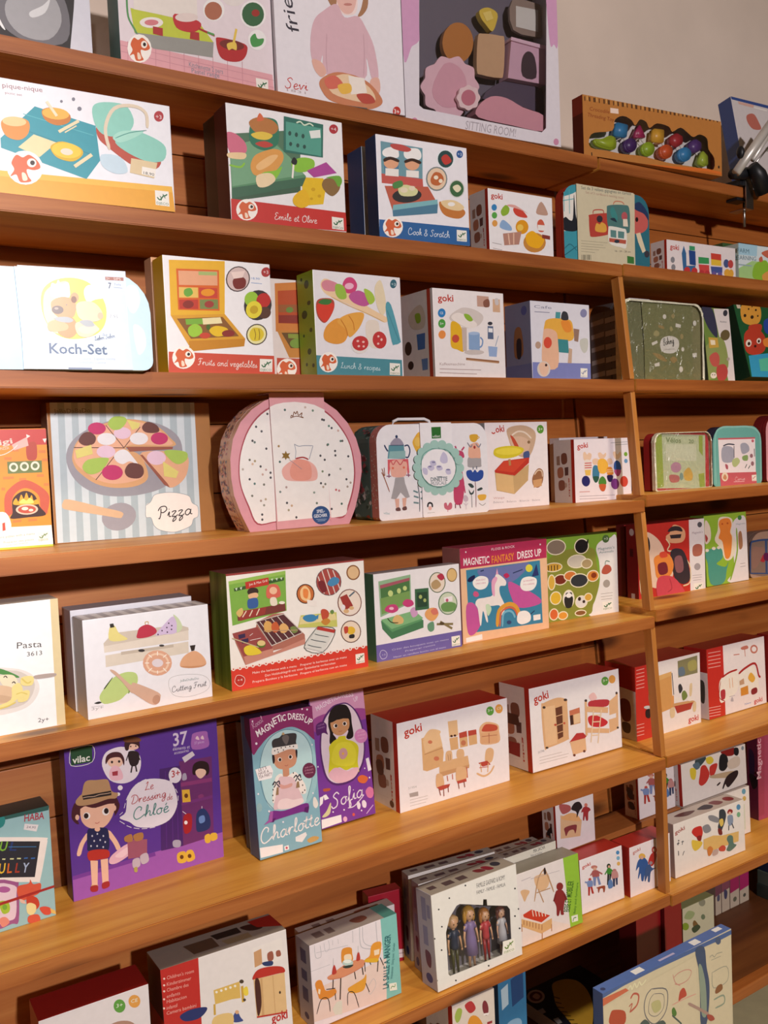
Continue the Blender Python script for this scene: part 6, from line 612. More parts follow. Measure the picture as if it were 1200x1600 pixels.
carton('toy_box', 'large white and red barbecue grill set box with a green side', None, 0.2477, 0.1827, 0.069, 'f1ece8', '6f8f36', '8a5250',
 'c 9a3a38/p 0 0 1000 0 1000 13 0 16/c d63f30/p 1 815 998 806 1000 914 1000 1000 657 1000 1 998/c f4e0d8/k 1 5 804 314 804 652 802 998 802/c f4e6de/e 17 811 12.4 2.6 -0.5 15.8/c c0402e/e 17 811 5.2 1.1 -0.2 6.6/c f4e6de/e 61 811 12.5 2.6 -0.5 15.9/c c0402e/e 61 811 5.2 1.1 -0.2 6.6/c f4e6de/e 105 811 12.6 2.6 -0.5 15.9/c c0402e/e 105 811 5.2 1.1 -0.2 6.6/c f4e6de/e 149 810 12.7 2.6 -0.5 16/c c0402e/e 149 810 5.3 1.1 -0.2 6.7/c f4e6de/e 194 810 12.8 2.6 -0.5 16/c c0402e/e 194 810 5.3 1.1 -0.2 6.7/c f4e6de/e 240 810 12.9 2.6 -0.5 16.1/c c0402e/e 240 810 5.4 1.1 -0.2 6.7/c f4e6de/e 285 810 13 2.7 -0.5 16.2/c c0402e/e 285 810 5.4 1.1 -0.2 6.7/c f4e6de/e 331 810 13.1 2.7 -0.5 16.2/c c0402e/e 331 810 5.5 1.1 -0.2 6.8/c f4e6de/e 377 810 13.2 2.7 -0.5 16.3/c c0402e/e 377 810 5.5 1.1 -0.2 6.8/c f4e6de/e 424 810 13.3 2.7 -0.5 16.4/c c0402e/e 424 810 5.5 1.1 -0.2 6.8/c f4e6de/e 471 809 13.4 2.7 -0.5 16.4/c c0402e/e 471 809 5.6 1.1 -0.2 6.8/c f4e6de/e 518 809 13.5 2.7 -0.5 16.5/c c0402e/e 518 809 5.6 1.1 -0.2 6.9/c f4e6de/e 566 808 13.7 2.7 -0.5 16.6/c c0402e/e 566 808 5.7 1.1 -0.2 6.9/c f4e6de/e 615 808 13.8 2.7 -0.5 16.6/c c0402e/e 615 808 5.7 1.1 -0.2 6.9/c f4e6de/e 663 807 13.9 2.7 -0.5 16.7/c c0402e/e 663 807 5.8 1.1 -0.2 7/c f4e6de/e 712 807 14 2.8 -0.5 16.8/c c0402e/e 712 807 5.8 1.1 -0.2 7/c f4e6de/e 762 807 14.1 2.8 -0.5 16.8/c c0402e/e 762 807 5.9 1.2 -0.2 7/c f4e6de/e 811 807 14.2 2.8 -0.5 16.9/c c0402e/e 811 807 5.9 1.2 -0.2 7/c f4e6de/e 862 807 14.4 2.8 -0.5 17/c c0402e/e 862 807 6 1.2 -0.2 7.1/c f4e6de/e 912 807 14.5 2.8 -0.5 17.1/c c0402e/e 912 807 6 1.2 -0.2 7.1/c f4e6de/e 964 806 14.6 2.8 -0.5 17.1/c c0402e/e 964 806 6.1 1.2 -0.2 7.1/c 7fb049/p 15 62 409 25 404 377 26 441/c 98c25a/p 15 62 409 25 409 57 16 91/c 3a5a2c/p 48 126 396 82 395 109 50 153/c cfe0c8/p 56 128 72 123 66 149/p 88 126 104 121 97 148/p 303 83 319 81 313 104/p 335 83 352 80 346 104/p 368 82 385 79 379 103/c 7a3a34/p 60 334 395 307 398 376 64 407/c c0362c/p 126 85 287 67 288 131 129 145/c f4e8e0/t 3.96 151 119 278 102|Joe & Max Grill/c 3a2a24/s 137 166 161 139 203 149 213 184 192 192 149 195/c e8b890/s 144 194 197 185 210 217 180 236 148 228/c 3a5fa0/s 134 253 148 231 201 234 204 304 166 318 137 306/c d86a58/s 267 179 290 131 345 139 365 194 358 247 276 248/c f0c0a0/e 316 186 27.2 4.1 -1 32.4/c ece0cc/s 292 250 330 249 339 312 296 312/c 9a3a34/p 72 375 92 326 263 320 250 379 79 410/c e8d8c0/l 1.76 96 380 124 331/l 1.77 143 381 166 331/l 1.78 191 380 214 326/c f0e8d8/e 373 301 22 3.5 -0.4 13.6/c d9b870/s 55 333 93 299 102 341 75 376/c b07060/p 22 506 183 482 195 437 304 388 381 394 526 611 527 688 284 709 99 793 42 596/c 9a4a48/p 22 506 193 483 290 677 295 711 91 725/c c88a7a/p 91 718 295 687 294 725 528 646 526 695 99 793/c 5a3034/p 184 435 381 401 504 587 285 662/c d8cfc8/l 1.28 211 439 318 648/l 1.28 249 432 363 636/l 1.29 292 424 407 627/l 1.3 336 415 452 616/l 1.53 184 435 381 401 507 590 285 662 184 435/c d9a860/s 237 471 259 441 291 467 289 534 246 533/c c86038/s 291 480 324 459 344 517 321 554 294 535/c e0b070/s 345 503 378 482 410 529 387 565 354 560/c 7a8a4a/s 421 531 455 523 476 568 442 582/c b89878/l 1.28 235 524 476 561/c 3a2a50/p 60 526 107 521 108 555 64 563/p 80 570 127 565 128 599 84 604/c f0e8e8/l 0.76 138 547 160 531/l 0.76 137 587 212 581/c e5cd3a/s 93 645 146 629 209 695 192 718 112 709/c c8b890/l 1.5 18 545 194 658/c 5a7a2c/e 212 635 30 5.7 -0.9 29.5/c e0c88a/e 213 625 27.8 5.3 -0.7 24.1/c c8c86a/p 503 435 768 451 770 585 477 540/c e4d49a/p 497 447 756 463 766 521 489 515/c 3f86b8/s 515 464 536 440 593 443 621 482 592 505 546 500/p 610 460 633 450 626 497/c c0503a/s 652 418 681 409 709 441 702 489 661 503/c 6a8a4a/s 721 436 739 425 750 448 732 466/c c8863a/s 649 515 696 495 718 527 682 556/c d8d8d4/p 622 555 753 611 652 793 514 724/c 4a5a58/k 1.08 622 555 753 611 652 793 514 724 622 555/c b83a34/p 622 555 753 611 741 637 610 581/c 3f4a50/k 1.08 594 617 634 638 702 665/k 1.07 564 660 609 682 678 709/k 1.07 540 704 585 729 642 751/c 3a2018/e 546 251 66 10 -2.7 88.1/c c8703a/e 546 251 59.1 9 -2.4 79.9/c f4c890/s 509 215 544 179 577 225 581 295 551 318 513 285/c e88a48/s 532 205 566 223 558 292 530 273/c f0e8e4/p 555 305 626 327 624 378 556 361/c 6a5a60/e 723 170 96.4 13.7 -3.8 125.8/c a84a44/e 723 170 90.4 12.9 -3.6 118.8/c e0cfc8/l 1.9 674 58 726 289/l 1.91 715 56 767 282/l 1.89 644 110 685 269/l 1.92 756 69 804 245/c 4a8ab8/s 711 182 754 132 800 153 793 194 740 214/c 7a2a30/s 642 165 683 157 704 244 668 253/c 7a4a40/e 875 383 94 14.9 -3.8 124.6/c ecdcd0/e 875 383 86.7 13.8 -3.5 116.1/c a03a34/p 801 322 855 302 900 416 839 449/c 5a6a78/l 2.79 873 326 916 290/c d9b080/e 845 457 21.5 3.5 -0.6 19.8/e 887 435 19.2 3.1 -0.5 17/c e8e4e8/e 822 418 16.6 2.7 -0.8 25.4/c 6a4a40/e 875 651 79.5 14.4 -3.1 103.4/c ecd8c4/e 875 651 72.2 13.1 -2.9 94.9/c e3b83a/e 875 640 33.6 6.1 -1.1 36.8/c c04a3a/s 822 602 852 600 851 650 827 659/c 2f2a2a/s 862 680 898 680 897 712 861 708/c 8a5a34/e 913 113 53.2 7.2 -2.1 69.6/c e0bc90/e 913 113 43.5 5.9 -1.8 58.2/c b83028/e 56 917 33.4 7.3 -1.4 46.2/c f2e0da/k 0.75 22 910 34 873 60 872 86 897 89 931 73 961 47 962 24 930 22 910/t 3.46 39 921 74 921|+4/c f6e4de/t 3.72 144 880 455 887|Make the barbecue with a menu/t 3.85 483 886 832 885|Preparer le barbecue avec un menu/t 3.77 229 923 744 921|Den Holzkohlegrill mit einer Speisekarte vorbereiten/t 3.74 142 959 459 961|Prepara Bonitos y la barbacoa/t 3.86 481 962 830 958|Prepare el barbacoa con un menu/c f2efe6/p 902 867 971 867 972 956 903 956/c 2f6b45/k 1.43 912 907 923 922 934 912 944 896 954 894 963 883/k 0.96 926 899 934 912 930 926/k 0.96 941 885 947 897 952 910/t 2.59 909 950 967 950|DJECO',
 'c 86a84a/p 100 0 300 0 260 1000 80 1000/c 5a7a2c/p 420 0 560 0 520 1000 400 1000/c 7a9a44/p 700 0 820 0 800 1000 690 1000', mw=frame(0.56, 1.302, -0.3512, -0.0164, 0, 0.069))
carton('toy_box', 'small green and lilac flower making set box beside the barbecue set', None, 0.1871, 0.1526, 0.031, 'eeeaee', '5f8a70', 'a8a0a8',
 'c 6f63aa/p 0 1000 0 806 1000 807 1000 1000/c 93b893/p 53 87 416 55 413 384 60 495/c 4f7a48/p 71 138 402 93 399 372 76 468/c 7aa05a/p 66 283 398 242 399 372 76 468/c a85a68/p 67 132 405 90 403 123 70 171/c c8d88a/e 181 241 28.5 4.1 -1 35.1/e 277 225 23.1 3.3 -1 31.5/e 346 205 23.4 3.3 -0.9 27.7/c 5f9a68/p 63 538 445 499 545 611 177 685/c 82b882/p 63 524 445 479 545 585 178 650/c 4a7f58/p 177 685 545 605 542 695 174 766/p 63 534 177 679 174 766 75 632/c c8447c/s 109 425 148 373 234 377 261 440 193 468/s 311 379 351 335 420 355 438 408 368 427/c f0c0d0/e 185 414 26.6 4.2 -0.5 17.5/c dcb87a/s 190 555 240 495 310 546 304 604 227 601/c d0a0c8/s 396 471 447 439 483 525 423 555/c 3a3a24/k 1.62 135 517 180 573 256 590/c 3f6a4a/p 459 231 619 239 616 486 455 481/c 2f4a38/p 482 274 603 282 597 453 476 448/c a8b870/e 520 330 20 2.9 -0.8 24/e 569 378 18.2 2.7 -0.8 22.1/c e8a86a/s 563 538 606 484 688 487 726 565 662 635 591 603/c d87a6a/s 635 509 698 489 722 554 664 565/c 6a9a7a/s 595 664 661 645 668 737 626 760 593 724/c 8a7a54/l 4.17 701 682 899 712/l 4.2 743 659 886 765/c 5a4a34/e 763 683 29.1 5 -0.7 18.2/c 5a6a4a/e 727 191 100.1 13.4 -4.5 122.3/c ecdccc/e 727 191 89.6 12 -4.1 112.1/c b83a50/s 726 115 785 91 815 147 772 172/c b89a70/s 657 188 720 155 770 223 716 267 665 250/c 8a6a34/e 907 125 64.2 8.1 -3.2 82.8/c e0bc80/e 907 125 55.6 7.1 -2.8 72.5/c 5a7a5a/e 845 456 116.7 17.9 -5.3 136.9/c cfd8c0/e 845 456 106 16.2 -4.9 126.7/c 6f9a5a/s 761 468 835 438 940 475 916 554 789 544/c f0e8ec/p 796 381 902 376 903 438 804 434/c c05a78/e 836 418 16.8 2.5 -0.8 20.5/c c8c4e4/t 3.04 171 897 835 893|Créer des bouquets avec un menu/t 3.1 322 940 671 929|Preparar ramos/t 3.05 187 985 798 980|Hacer un ramillete bonito con el menu/k 0.96 33 921 50 877 87 880 114 918 103 964 56 970 33 921/t 3 57 936 96 936|+3/c f2efe6/p 872 861 977 862 978 982 874 980/c 2f6b45/k 1.56 887 915 904 936 920 921 935 900 950 898 964 883/k 1.03 908 904 920 921 915 940/k 1.03 931 886 939 901 948 919/t 2.66 882 972 970 973|DJECO', mw=frame(0.8344, 1.3125, -0.3512, 0.0055, 0, 0.031))
carton('toy_box', 'pink magnetic unicorn dress up box, tallest on its shelf', None, 0.218, 0.1784, 0.054, 'eebf98', 'b87a7a', 'b04a60',
 'c b8335a/p 1 2 1000 1 993 211 1 211/c 3f86a8/p 60 231 911 230 921 924 73 893/c 6f78b0/s 187 244 479 244 784 244 570 424 297 386/c c85aa0/s 49 601 138 597 206 785 128 911 55 881/s 530 418 648 472 886 638 882 712 636 711 544 550/c f2e9e6/s 147 599 177 550 272 546 349 521 376 342 416 320 496 395 493 450 430 451 427 533 479 668 456 755 433 751 421 659 344 647 268 653 281 798 262 798 229 683 205 820 190 818 173 656/c e8a8c8/s 340 520 335 392 376 342 404 364 372 433 368 542/p 387 316 403 253 416 320/c c8e0c0/s 259 634 297 622 324 680 283 745/c e0a040/k 8.1 383 877 409 711 519 656 607 697 651 805/c d86a48/k 3.69 412 882 434 733 518 692 586 721 622 800/c 7ab8d0/k 4.44 440 887 456 755 516 728 564 754 591 813/c 3a4a78/e 520 852 27.3 4.6 -1 21.4/c f6f2f0/s 127 363 166 323 223 312 289 339 300 396 266 446 199 454 144 419/s 665 465 693 403 776 391 857 425 857 492 809 542 726 543 677 513/s 613 853 633 766 715 757 773 807 765 879 667 899/c d07098/t 2.61 165 359 269 361|MAGIC/t 2.61 160 394 268 397|UNICORN/t 2.72 701 442 835 441|25 MAGNETS/t 2.7 699 479 833 483|TO DRESS/c 1f2450/s 71 346 91 313 148 293 150 330 108 360/c e0d84a/e 777 300 41.4 5.2 -2.3 41.7/c 2f3a70/p 806 399 867 263 891 391/c c02f60/s 475 336 515 319 543 355 503 374/c d05a88/s 126 497 142 464 179 478 188 515 155 525/c f4f0ee/p 809 822 896 823 896 883 810 883/p 32 937 211 926 212 982 34 984/c 2a3a60/l 1.93 585 329 698 305/l 1.93 773 807 826 774/l 2.22 217 262 254 256/c f4e6ea/b 13.72 35 181 320 187|MAGNETIC/c e8903a/b 14.13 347 194 606 188|FANTASY/c f4e6ea/b 14.43 643 185 931 180|DRESS UP/t 4.73 348 60 618 56|FLOSS & ROCK/e 65 43 7.5 0.8 -0.3 9.1/e 921 56 8.5 0.9 -0.6 9.7', mw=frame(1.0316, 1.323, -0.3512, 0.0065, 0, 0.054))
carton('toy_box', 'green and white magnet box covered in zoo animals', None, 0.2041, 0.1714, 0.04, '7fa838', '5f7a30', '5f7a30',
 'c 7fa838/p 28 0 708 0 1000 1 1000 416 992 1000 761 1000 5 977/c e9e6e4/p 1000 82 991 41 972 24 949 36 924 56 899 66 873 68 845 72 816 79 789 88 767 99 750 111 736 125 725 141 718 160 714 183 716 210 724 241 735 276 745 313 751 354 754 398 756 448 756 499 754 550 748 598 739 644 726 690 711 734 695 776 679 817 656 857 624 897 596 934 584 966 598 990 617 1000 999 1000 1000 994/c 8a8f3a/s 60 258 636 156 712 352 735 622 652 865 572 984 43 979/c efe6c8/e 189 108 126.6 3.4 -2.1 95.1/c 8a7a6a/e 189 108 113.9 3.1 -1.8 83.2/c efe6c8/e 520 129 98.3 2.7 -1.6 96.1/c 1f1c1c/e 520 129 85.3 2.3 -1.4 84.1/c efe6c8/e 453 307 129.3 4.3 -1.5 84.4/c d0c8b8/e 453 307 116.3 3.9 -1.3 72.3/c efe6c8/e 581 348 78.1 2.7 -1 63/c b09a70/e 581 348 65.1 2.2 -0.8 50.9/c efe6c8/e 146 345 116.6 4.1 -1.3 57.4/c d8a840/e 146 345 103.9 3.6 -1 45.4/c efe6c8/e 231 504 89.4 3.6 -1.4 67.5/c 7a3020/e 231 504 76.6 3.1 -1.2 55.4/c efe6c8/e 360 473 87.5 3.4 -1.2 62.8/c d0783a/e 360 473 74.6 2.9 -1 50.7/c efe6c8/e 474 543 124.7 5.1 -1.5 87.5/c 35383c/e 474 543 111.7 4.6 -1.3 75.4/c efe6c8/e 657 509 84 3.3 -1 73.3/c d8883a/e 657 509 70.8 2.8 -0.9 61.1/c efe6c8/e 116 523 50.6 2.1 -2.2 96.1/c d8b048/e 116 523 38 1.6 -1.9 84.1/c efe6c8/e 329 750 77.4 3.7 -2.1 112.1/c e8e4e0/e 329 750 64.4 3.1 -1.9 99.9/c efe6c8/e 163 718 76.5 3.6 -1.8 82.3/c e0b83a/e 163 718 63.7 3 -1.5 70.2/c efe6c8/e 496 807 83.5 4.2 -1.3 78.5/c e0dcd8/e 496 807 70.4 3.5 -1.1 66.2/c efe6c8/e 133 911 61.2 3.3 -1.6 73/c d86a38/e 133 911 48.5 2.6 -1.3 60.8/c efe6c8/e 248 941 66.9 3.6 -1.1 53.8/c e09a3a/e 248 941 54 2.9 -0.8 41.5/c efe6c8/e 588 763 57.7 2.8 -0.8 54/c d8a848/e 588 763 44.5 2.1 -0.6 41.8/c efe6c8/p 559 946 553 961 536 973 510 980 480 981 450 977 425 967 408 953 402 938 409 923 426 911 451 904 481 902 511 907 537 917 553 931/c 8a5a34/e 481 942 65.3 3.5 -0.5 27.1/c 1a1a1a/s 469 92 494 128 572 94 612 47 598 131 545 190 481 176/c 2a2a2a/e 312 689 20.5 0.9 -0.4 19.4/e 356 691 20.6 1 -0.4 19.5/s 278 724 381 729 365 850 288 846/c f4f0ec/e 332 707 36 1.7 -0.6 29.2/c 3a2a24/e 471 769 20.8 1 -0.4 24.5/e 527 809 18.3 0.9 -0.3 19.6/l 2.3 83 319 82 378/l 2.31 121 320 120 384/l 2.31 159 321 157 386/l 2.32 197 323 196 382/c 8a3a1a/e 670 502 36.7 1.4 -0.5 34.2/c 4a6a3a/e 849 70 47.4 1.2 -0.5 48.5/c e4ecd8/t 5.4 825 84 875 83|+3/c 6a8a8a/t 5.82 740 203 964 200|Magnetic\'s/t 4.58 753 244 951 243|Animals/c b85a48/s 784 453 830 393 896 408 916 470 855 509 789 497/c 6a8a7a/k 1.92 830 393 843 345 896 359/c a8a098/e 843 627 47.8 2.1 -0.5 49.3/l 0.96 759 746 924 749/l 0.96 759 783 919 786/l 0.96 764 816 913 821/c f2efe6/p 779 846 918 851 920 958 781 956/c 2f6b45/k 2.28 799 896 822 915 842 902 863 884 882 882 901 870/k 1.5 827 887 842 902 836 920/k 1.5 857 870 868 885 880 901/t 3.75 792 948 908 950|DJECO', mw=frame(1.2775, 1.3702, -0.3512, -0.0766, 0, 0.04))
carton('toy_box', 'red and white magnetic dressing up box seen behind the post', None, 0.2251, 0.177, 0.034, 'c2332c', '7a1a1c', '8a2020',
 'c c2332c/p 5 1000 0 53 0 1 769 3 798 1000/c e8e2e4/p 762 1000 760 0 998 0 999 1000 995 1000/c e8c8b0/s 4 275 65 131 151 100 290 200 373 334 397 464 509 630 445 777 268 834 45 681/c 2a2a30/s 62 205 149 163 172 316 82 433/c e0a880/s 407 184 467 138 529 41 675 104 702 209 640 281 463 266/c 3a3034/s 438 123 499 64 617 74 659 141 556 120/p 466 169 643 173 627 224 482 216/c e0cfa8/k 3.32 406 210 462 291 430 365 576 405 751 577 758 813 651 853/c 3a3038/s 473 382 637 372 722 522 760 761 682 831 578 793 508 681/c 8a5a60/s 529 477 634 462 658 646 553 660/c e58a40/s 239 423 429 403 512 553 448 700 273 706 235 550/c d8503a/s 313 380 400 375 422 441 325 444/c 7a2a34/s 279 529 396 515 420 646 303 659/c d04a58/s 273 706 477 704 621 849 648 957 292 977/c b03a48/k 2.79 447 726 478 858 412 902/c e8d8b8/k 4.31 17 678 38 882 148 997 264 961/c 2a2024/s 45 681 131 665 138 869 51 909/c 5a5a60/e 928 77 36.8 2.8 -1.1 36.5/c 9a8a94/t 5.57 808 192 971 190|Magnetic\'s/c b06a58/s 812 362 880 329 956 362 943 479 821 480/c a8a0a4/e 877 630 49.1 5.1 -1.5 47.1/l 1.15 800 739 945 745/l 1.15 799 771 944 776/l 1.15 804 803 933 807/c f2efe6/p 818 846 957 852 959 969 818 962/c 2f6b45/k 2.31 838 899 860 920 881 907 902 887 921 885 940 872/k 1.56 865 890 881 907 874 925/k 1.57 896 873 907 888 919 906/t 3.62 829 954 948 960|DJECO',
 'c c8b8b8/p 700 90 685 107 641 122 577 132 500 135 423 132 359 122 315 107 300 90 315 73 359 58 423 48 500 45 577 48 641 58 685 73/c c8b8b8/p 350 870 650 870 650 960 350 960/c 4a1418/p 300 300 600 300 600 400 300 400', mw=frame(1.5774, 1.3817, -0.3512, -0.0203, 0, 0.034))
carton('toy_box', 'dark red carton behind the red magnetic dressing up box', None, 0.1797, 0.1756, 0.025, '8a2222', '641518', '6a1818',
 '', mw=frame(1.5853, 1.427, -0.3512, -0.0285, 0, 0.025))
carton('toy_box', 'green and white magnetic box with an orange figure and a teal frog', None, 0.1607, 0.168, 0.04, '93bb3c', '6a8a30', '6a8a30',
 'c 93bb3c/p 0 1000 0 35 858 0 1000 0 1000 195 986 1000/c e6e0e2/p 1000 1000 1000 137 979 82 942 53 900 50 856 60 815 68 776 77 735 93 695 118 661 150 637 187 625 234 623 291 627 353 633 415 637 474 642 530 650 586 658 641 663 691 664 736 658 772 648 801 635 827 620 851 604 874 576 898 536 922 499 944 482 963 500 978 560 1000/c ece0c8/s 227 357 307 223 344 57 531 45 668 103 630 273 735 453 623 645 456 659 354 480/c e8893c/s 337 141 389 74 576 70 639 159 597 270 637 359 578 612 458 630 407 399 320 336 365 241/c c05a2a/e 420 140 23.1 1.4 -1.2 14/e 546 139 23.5 1.4 -1.2 14.1/c 4f9a8a/p 0 539 7 524 21 508 38 494 59 484 84 477 115 473 149 472 184 473 217 474 251 475 288 475 323 478 354 484 376 496 390 515 399 542 402 572 398 600 388 624 364 642 325 657 284 671 253 683 244 696 264 711 306 727 358 743 409 754 447 758 473 750 494 732 509 711 519 696 524 694 520 709 509 735 493 768 477 802 465 831 458 856 454 880 450 903 444 924 432 942 415 959 394 973 369 985 341 995 311 1000 204 1000 181 998 139 990 106 977 85 958 71 934 62 905 56 875 50 845 46 813 45 778 46 742 45 707 42 677 33 650 20 625 7 602 0 587/c e8e0d0/p 80 491 76 499 66 505 51 509 34 509 17 506 3 500 0 497 0 473 6 469 21 466 38 465 55 468 69 474 78 482/e 194 472 45.2 3.7 -1.9 22.2/e 309 470 41.2 3.3 -1.9 22.4/c e8d8c8/p 28 67 45 61 69 73 93 98 116 128 131 156 141 186 146 222 148 259 146 294 139 323 126 346 106 367 83 383 61 394 44 399 30 400 17 396 7 386 0 370 0 221 6 161 15 102/c b04a4a/s 11 259 73 318 24 370/c 8ab03a/k 5.04 754 223 752 541 661 764 549 961/c 4a8a4a/e 844 79 48.7 2.6 -2.8 34.5/c 9aa8a8/t 4.36 748 180 978 179|Magnetic/c a87858/s 795 312 871 289 888 494 802 530/c a8a0a0/l 1.28 808 749 932 749/l 1.28 805 793 929 793', mw=frame(1.8132, 1.3814, -0.3394, -0.0011, 0.0297, 0.04))
suitcase('round topped tin suitcase with a blue frame in the shade at the right edge', None, 0.2283, 0.1127, 0.035, 'a88a78', '8a7268', rrect(0.2283, 0.1127, 0.045),
 'c 7f6a60/p 0 904 0 900 0 399 7 296 26 200 43 155 51 155 74 163 107 165 144 162 184 162 234 166 299 174 386 186 514 193 679 196 853 208 981 235 993 296 1000 399 1000 900 998 926 993 950 986 971 975 987 963 997 951 1000 216 1000 156 982/c 2f4a7a/k 4.63 4 889 14 281 85 188 386 199 1000 308/l 7.86 278 194 278 947/l 3.09 4 889 362 966/c a02a38/s 102 375 162 515 247 530 243 684 138 615 88 503/c 5a1a4a/s 249 478 375 551 371 680 244 633/c 8a6a60/s 38 338 146 330 251 400 113 766 28 752',
 '',
 '', None, 0, 0, None, frame(2.0002, 1.3949, -0.3394, -0.0361, 0, 0.035))
carton('toy_box', 'pale blue carton with a letter board picture and red straps, at the left edge', None, 0.2041, 0.1635, 0.05, '9cc6cc', '2a2f30', '2f3b38',
 'c 2f5f5a/p 0 0 980 0 1000 0 1000 6 994 40 0 10/c 2a8a88/p 705 39 700 64 689 83 673 92 655 91 637 79 623 58 614 32 612 4 612 0 698 0 702 11/c f1e8e4/s 272 148 475 114 677 176 951 273 972 302 966 356 907 644 881 650 658 570 259 475/c 2a2a34/p 291 183 675 211 924 298 873 602 660 526 279 455/c 7ab03a/b 13.55 651 286 696 303|U/c 2a3a70/b 12.44 717 307 762 324|L/c 3a6ab0/l 1.77 810 410 835 416/l 1.77 855 427 883 435/c d8d8a0/l 1.76 668 366 688 374/l 1.77 764 395 789 405/l 1.76 718 382 743 391/c e8c03a/b 14.32 637 483 677 492|U/c d86a2a/b 13.8 692 498 723 505|L/c a83a2a/b 13.72 743 513 773 522|L/c a8b8d8/b 13.69 788 528 829 541|Y/c 4a8fd0/l 0.66 713 274 896 337/c a05a90/s 598 552 749 599 762 644 748 945 702 954 580 933/c e8d0e0/s 597 579 737 627 743 720 730 896 683 919 582 892/c b060a0/e 666 634 40.2 15.7 -1.3 27.4/c a8c83a/s 630 731 681 744 697 799 686 844 646 837/c 7ab03a/e 663 789 16 6.3 -1.1 24.5/c d85a40/s 757 642 829 642 841 611 859 660 910 673 896 752 833 769 782 777 753 724/c e8c0b0/s 762 755 792 781 801 812 771 793/c c8402c/s 814 748 874 785 892 848 879 885 838 897 809 844/c f0e0a0/s 805 828 831 817 866 852 863 907 836 931 807 898/c d8503c/s 890 889 931 889 970 928 958 972 917 956/c e8c06a/p 961 917 995 952 999 988 967 964/c d85a40/p 815 930 825 927 838 927 853 929 867 934 877 940 883 950 888 963 891 978 891 991 889 1000 832 1000 826 998 818 994 812 989 808 982 806 973 805 960 806 948 810 937/c e89080/s 623 881 664 877 687 934 640 957/c a82828/p 0 712 549 741 1000 722 1000 744 547 768 0 745/c b03a4a/b 10.38 827 89 961 107|HABA/c e8e4e8/p 829 107 921 148 904 203 820 157/c 6a6a78/t 3.16 838 149 899 175|24,95', mw=frame(0.0874, 1.3535, -0.6443, 0.0211, 0, 0.05))
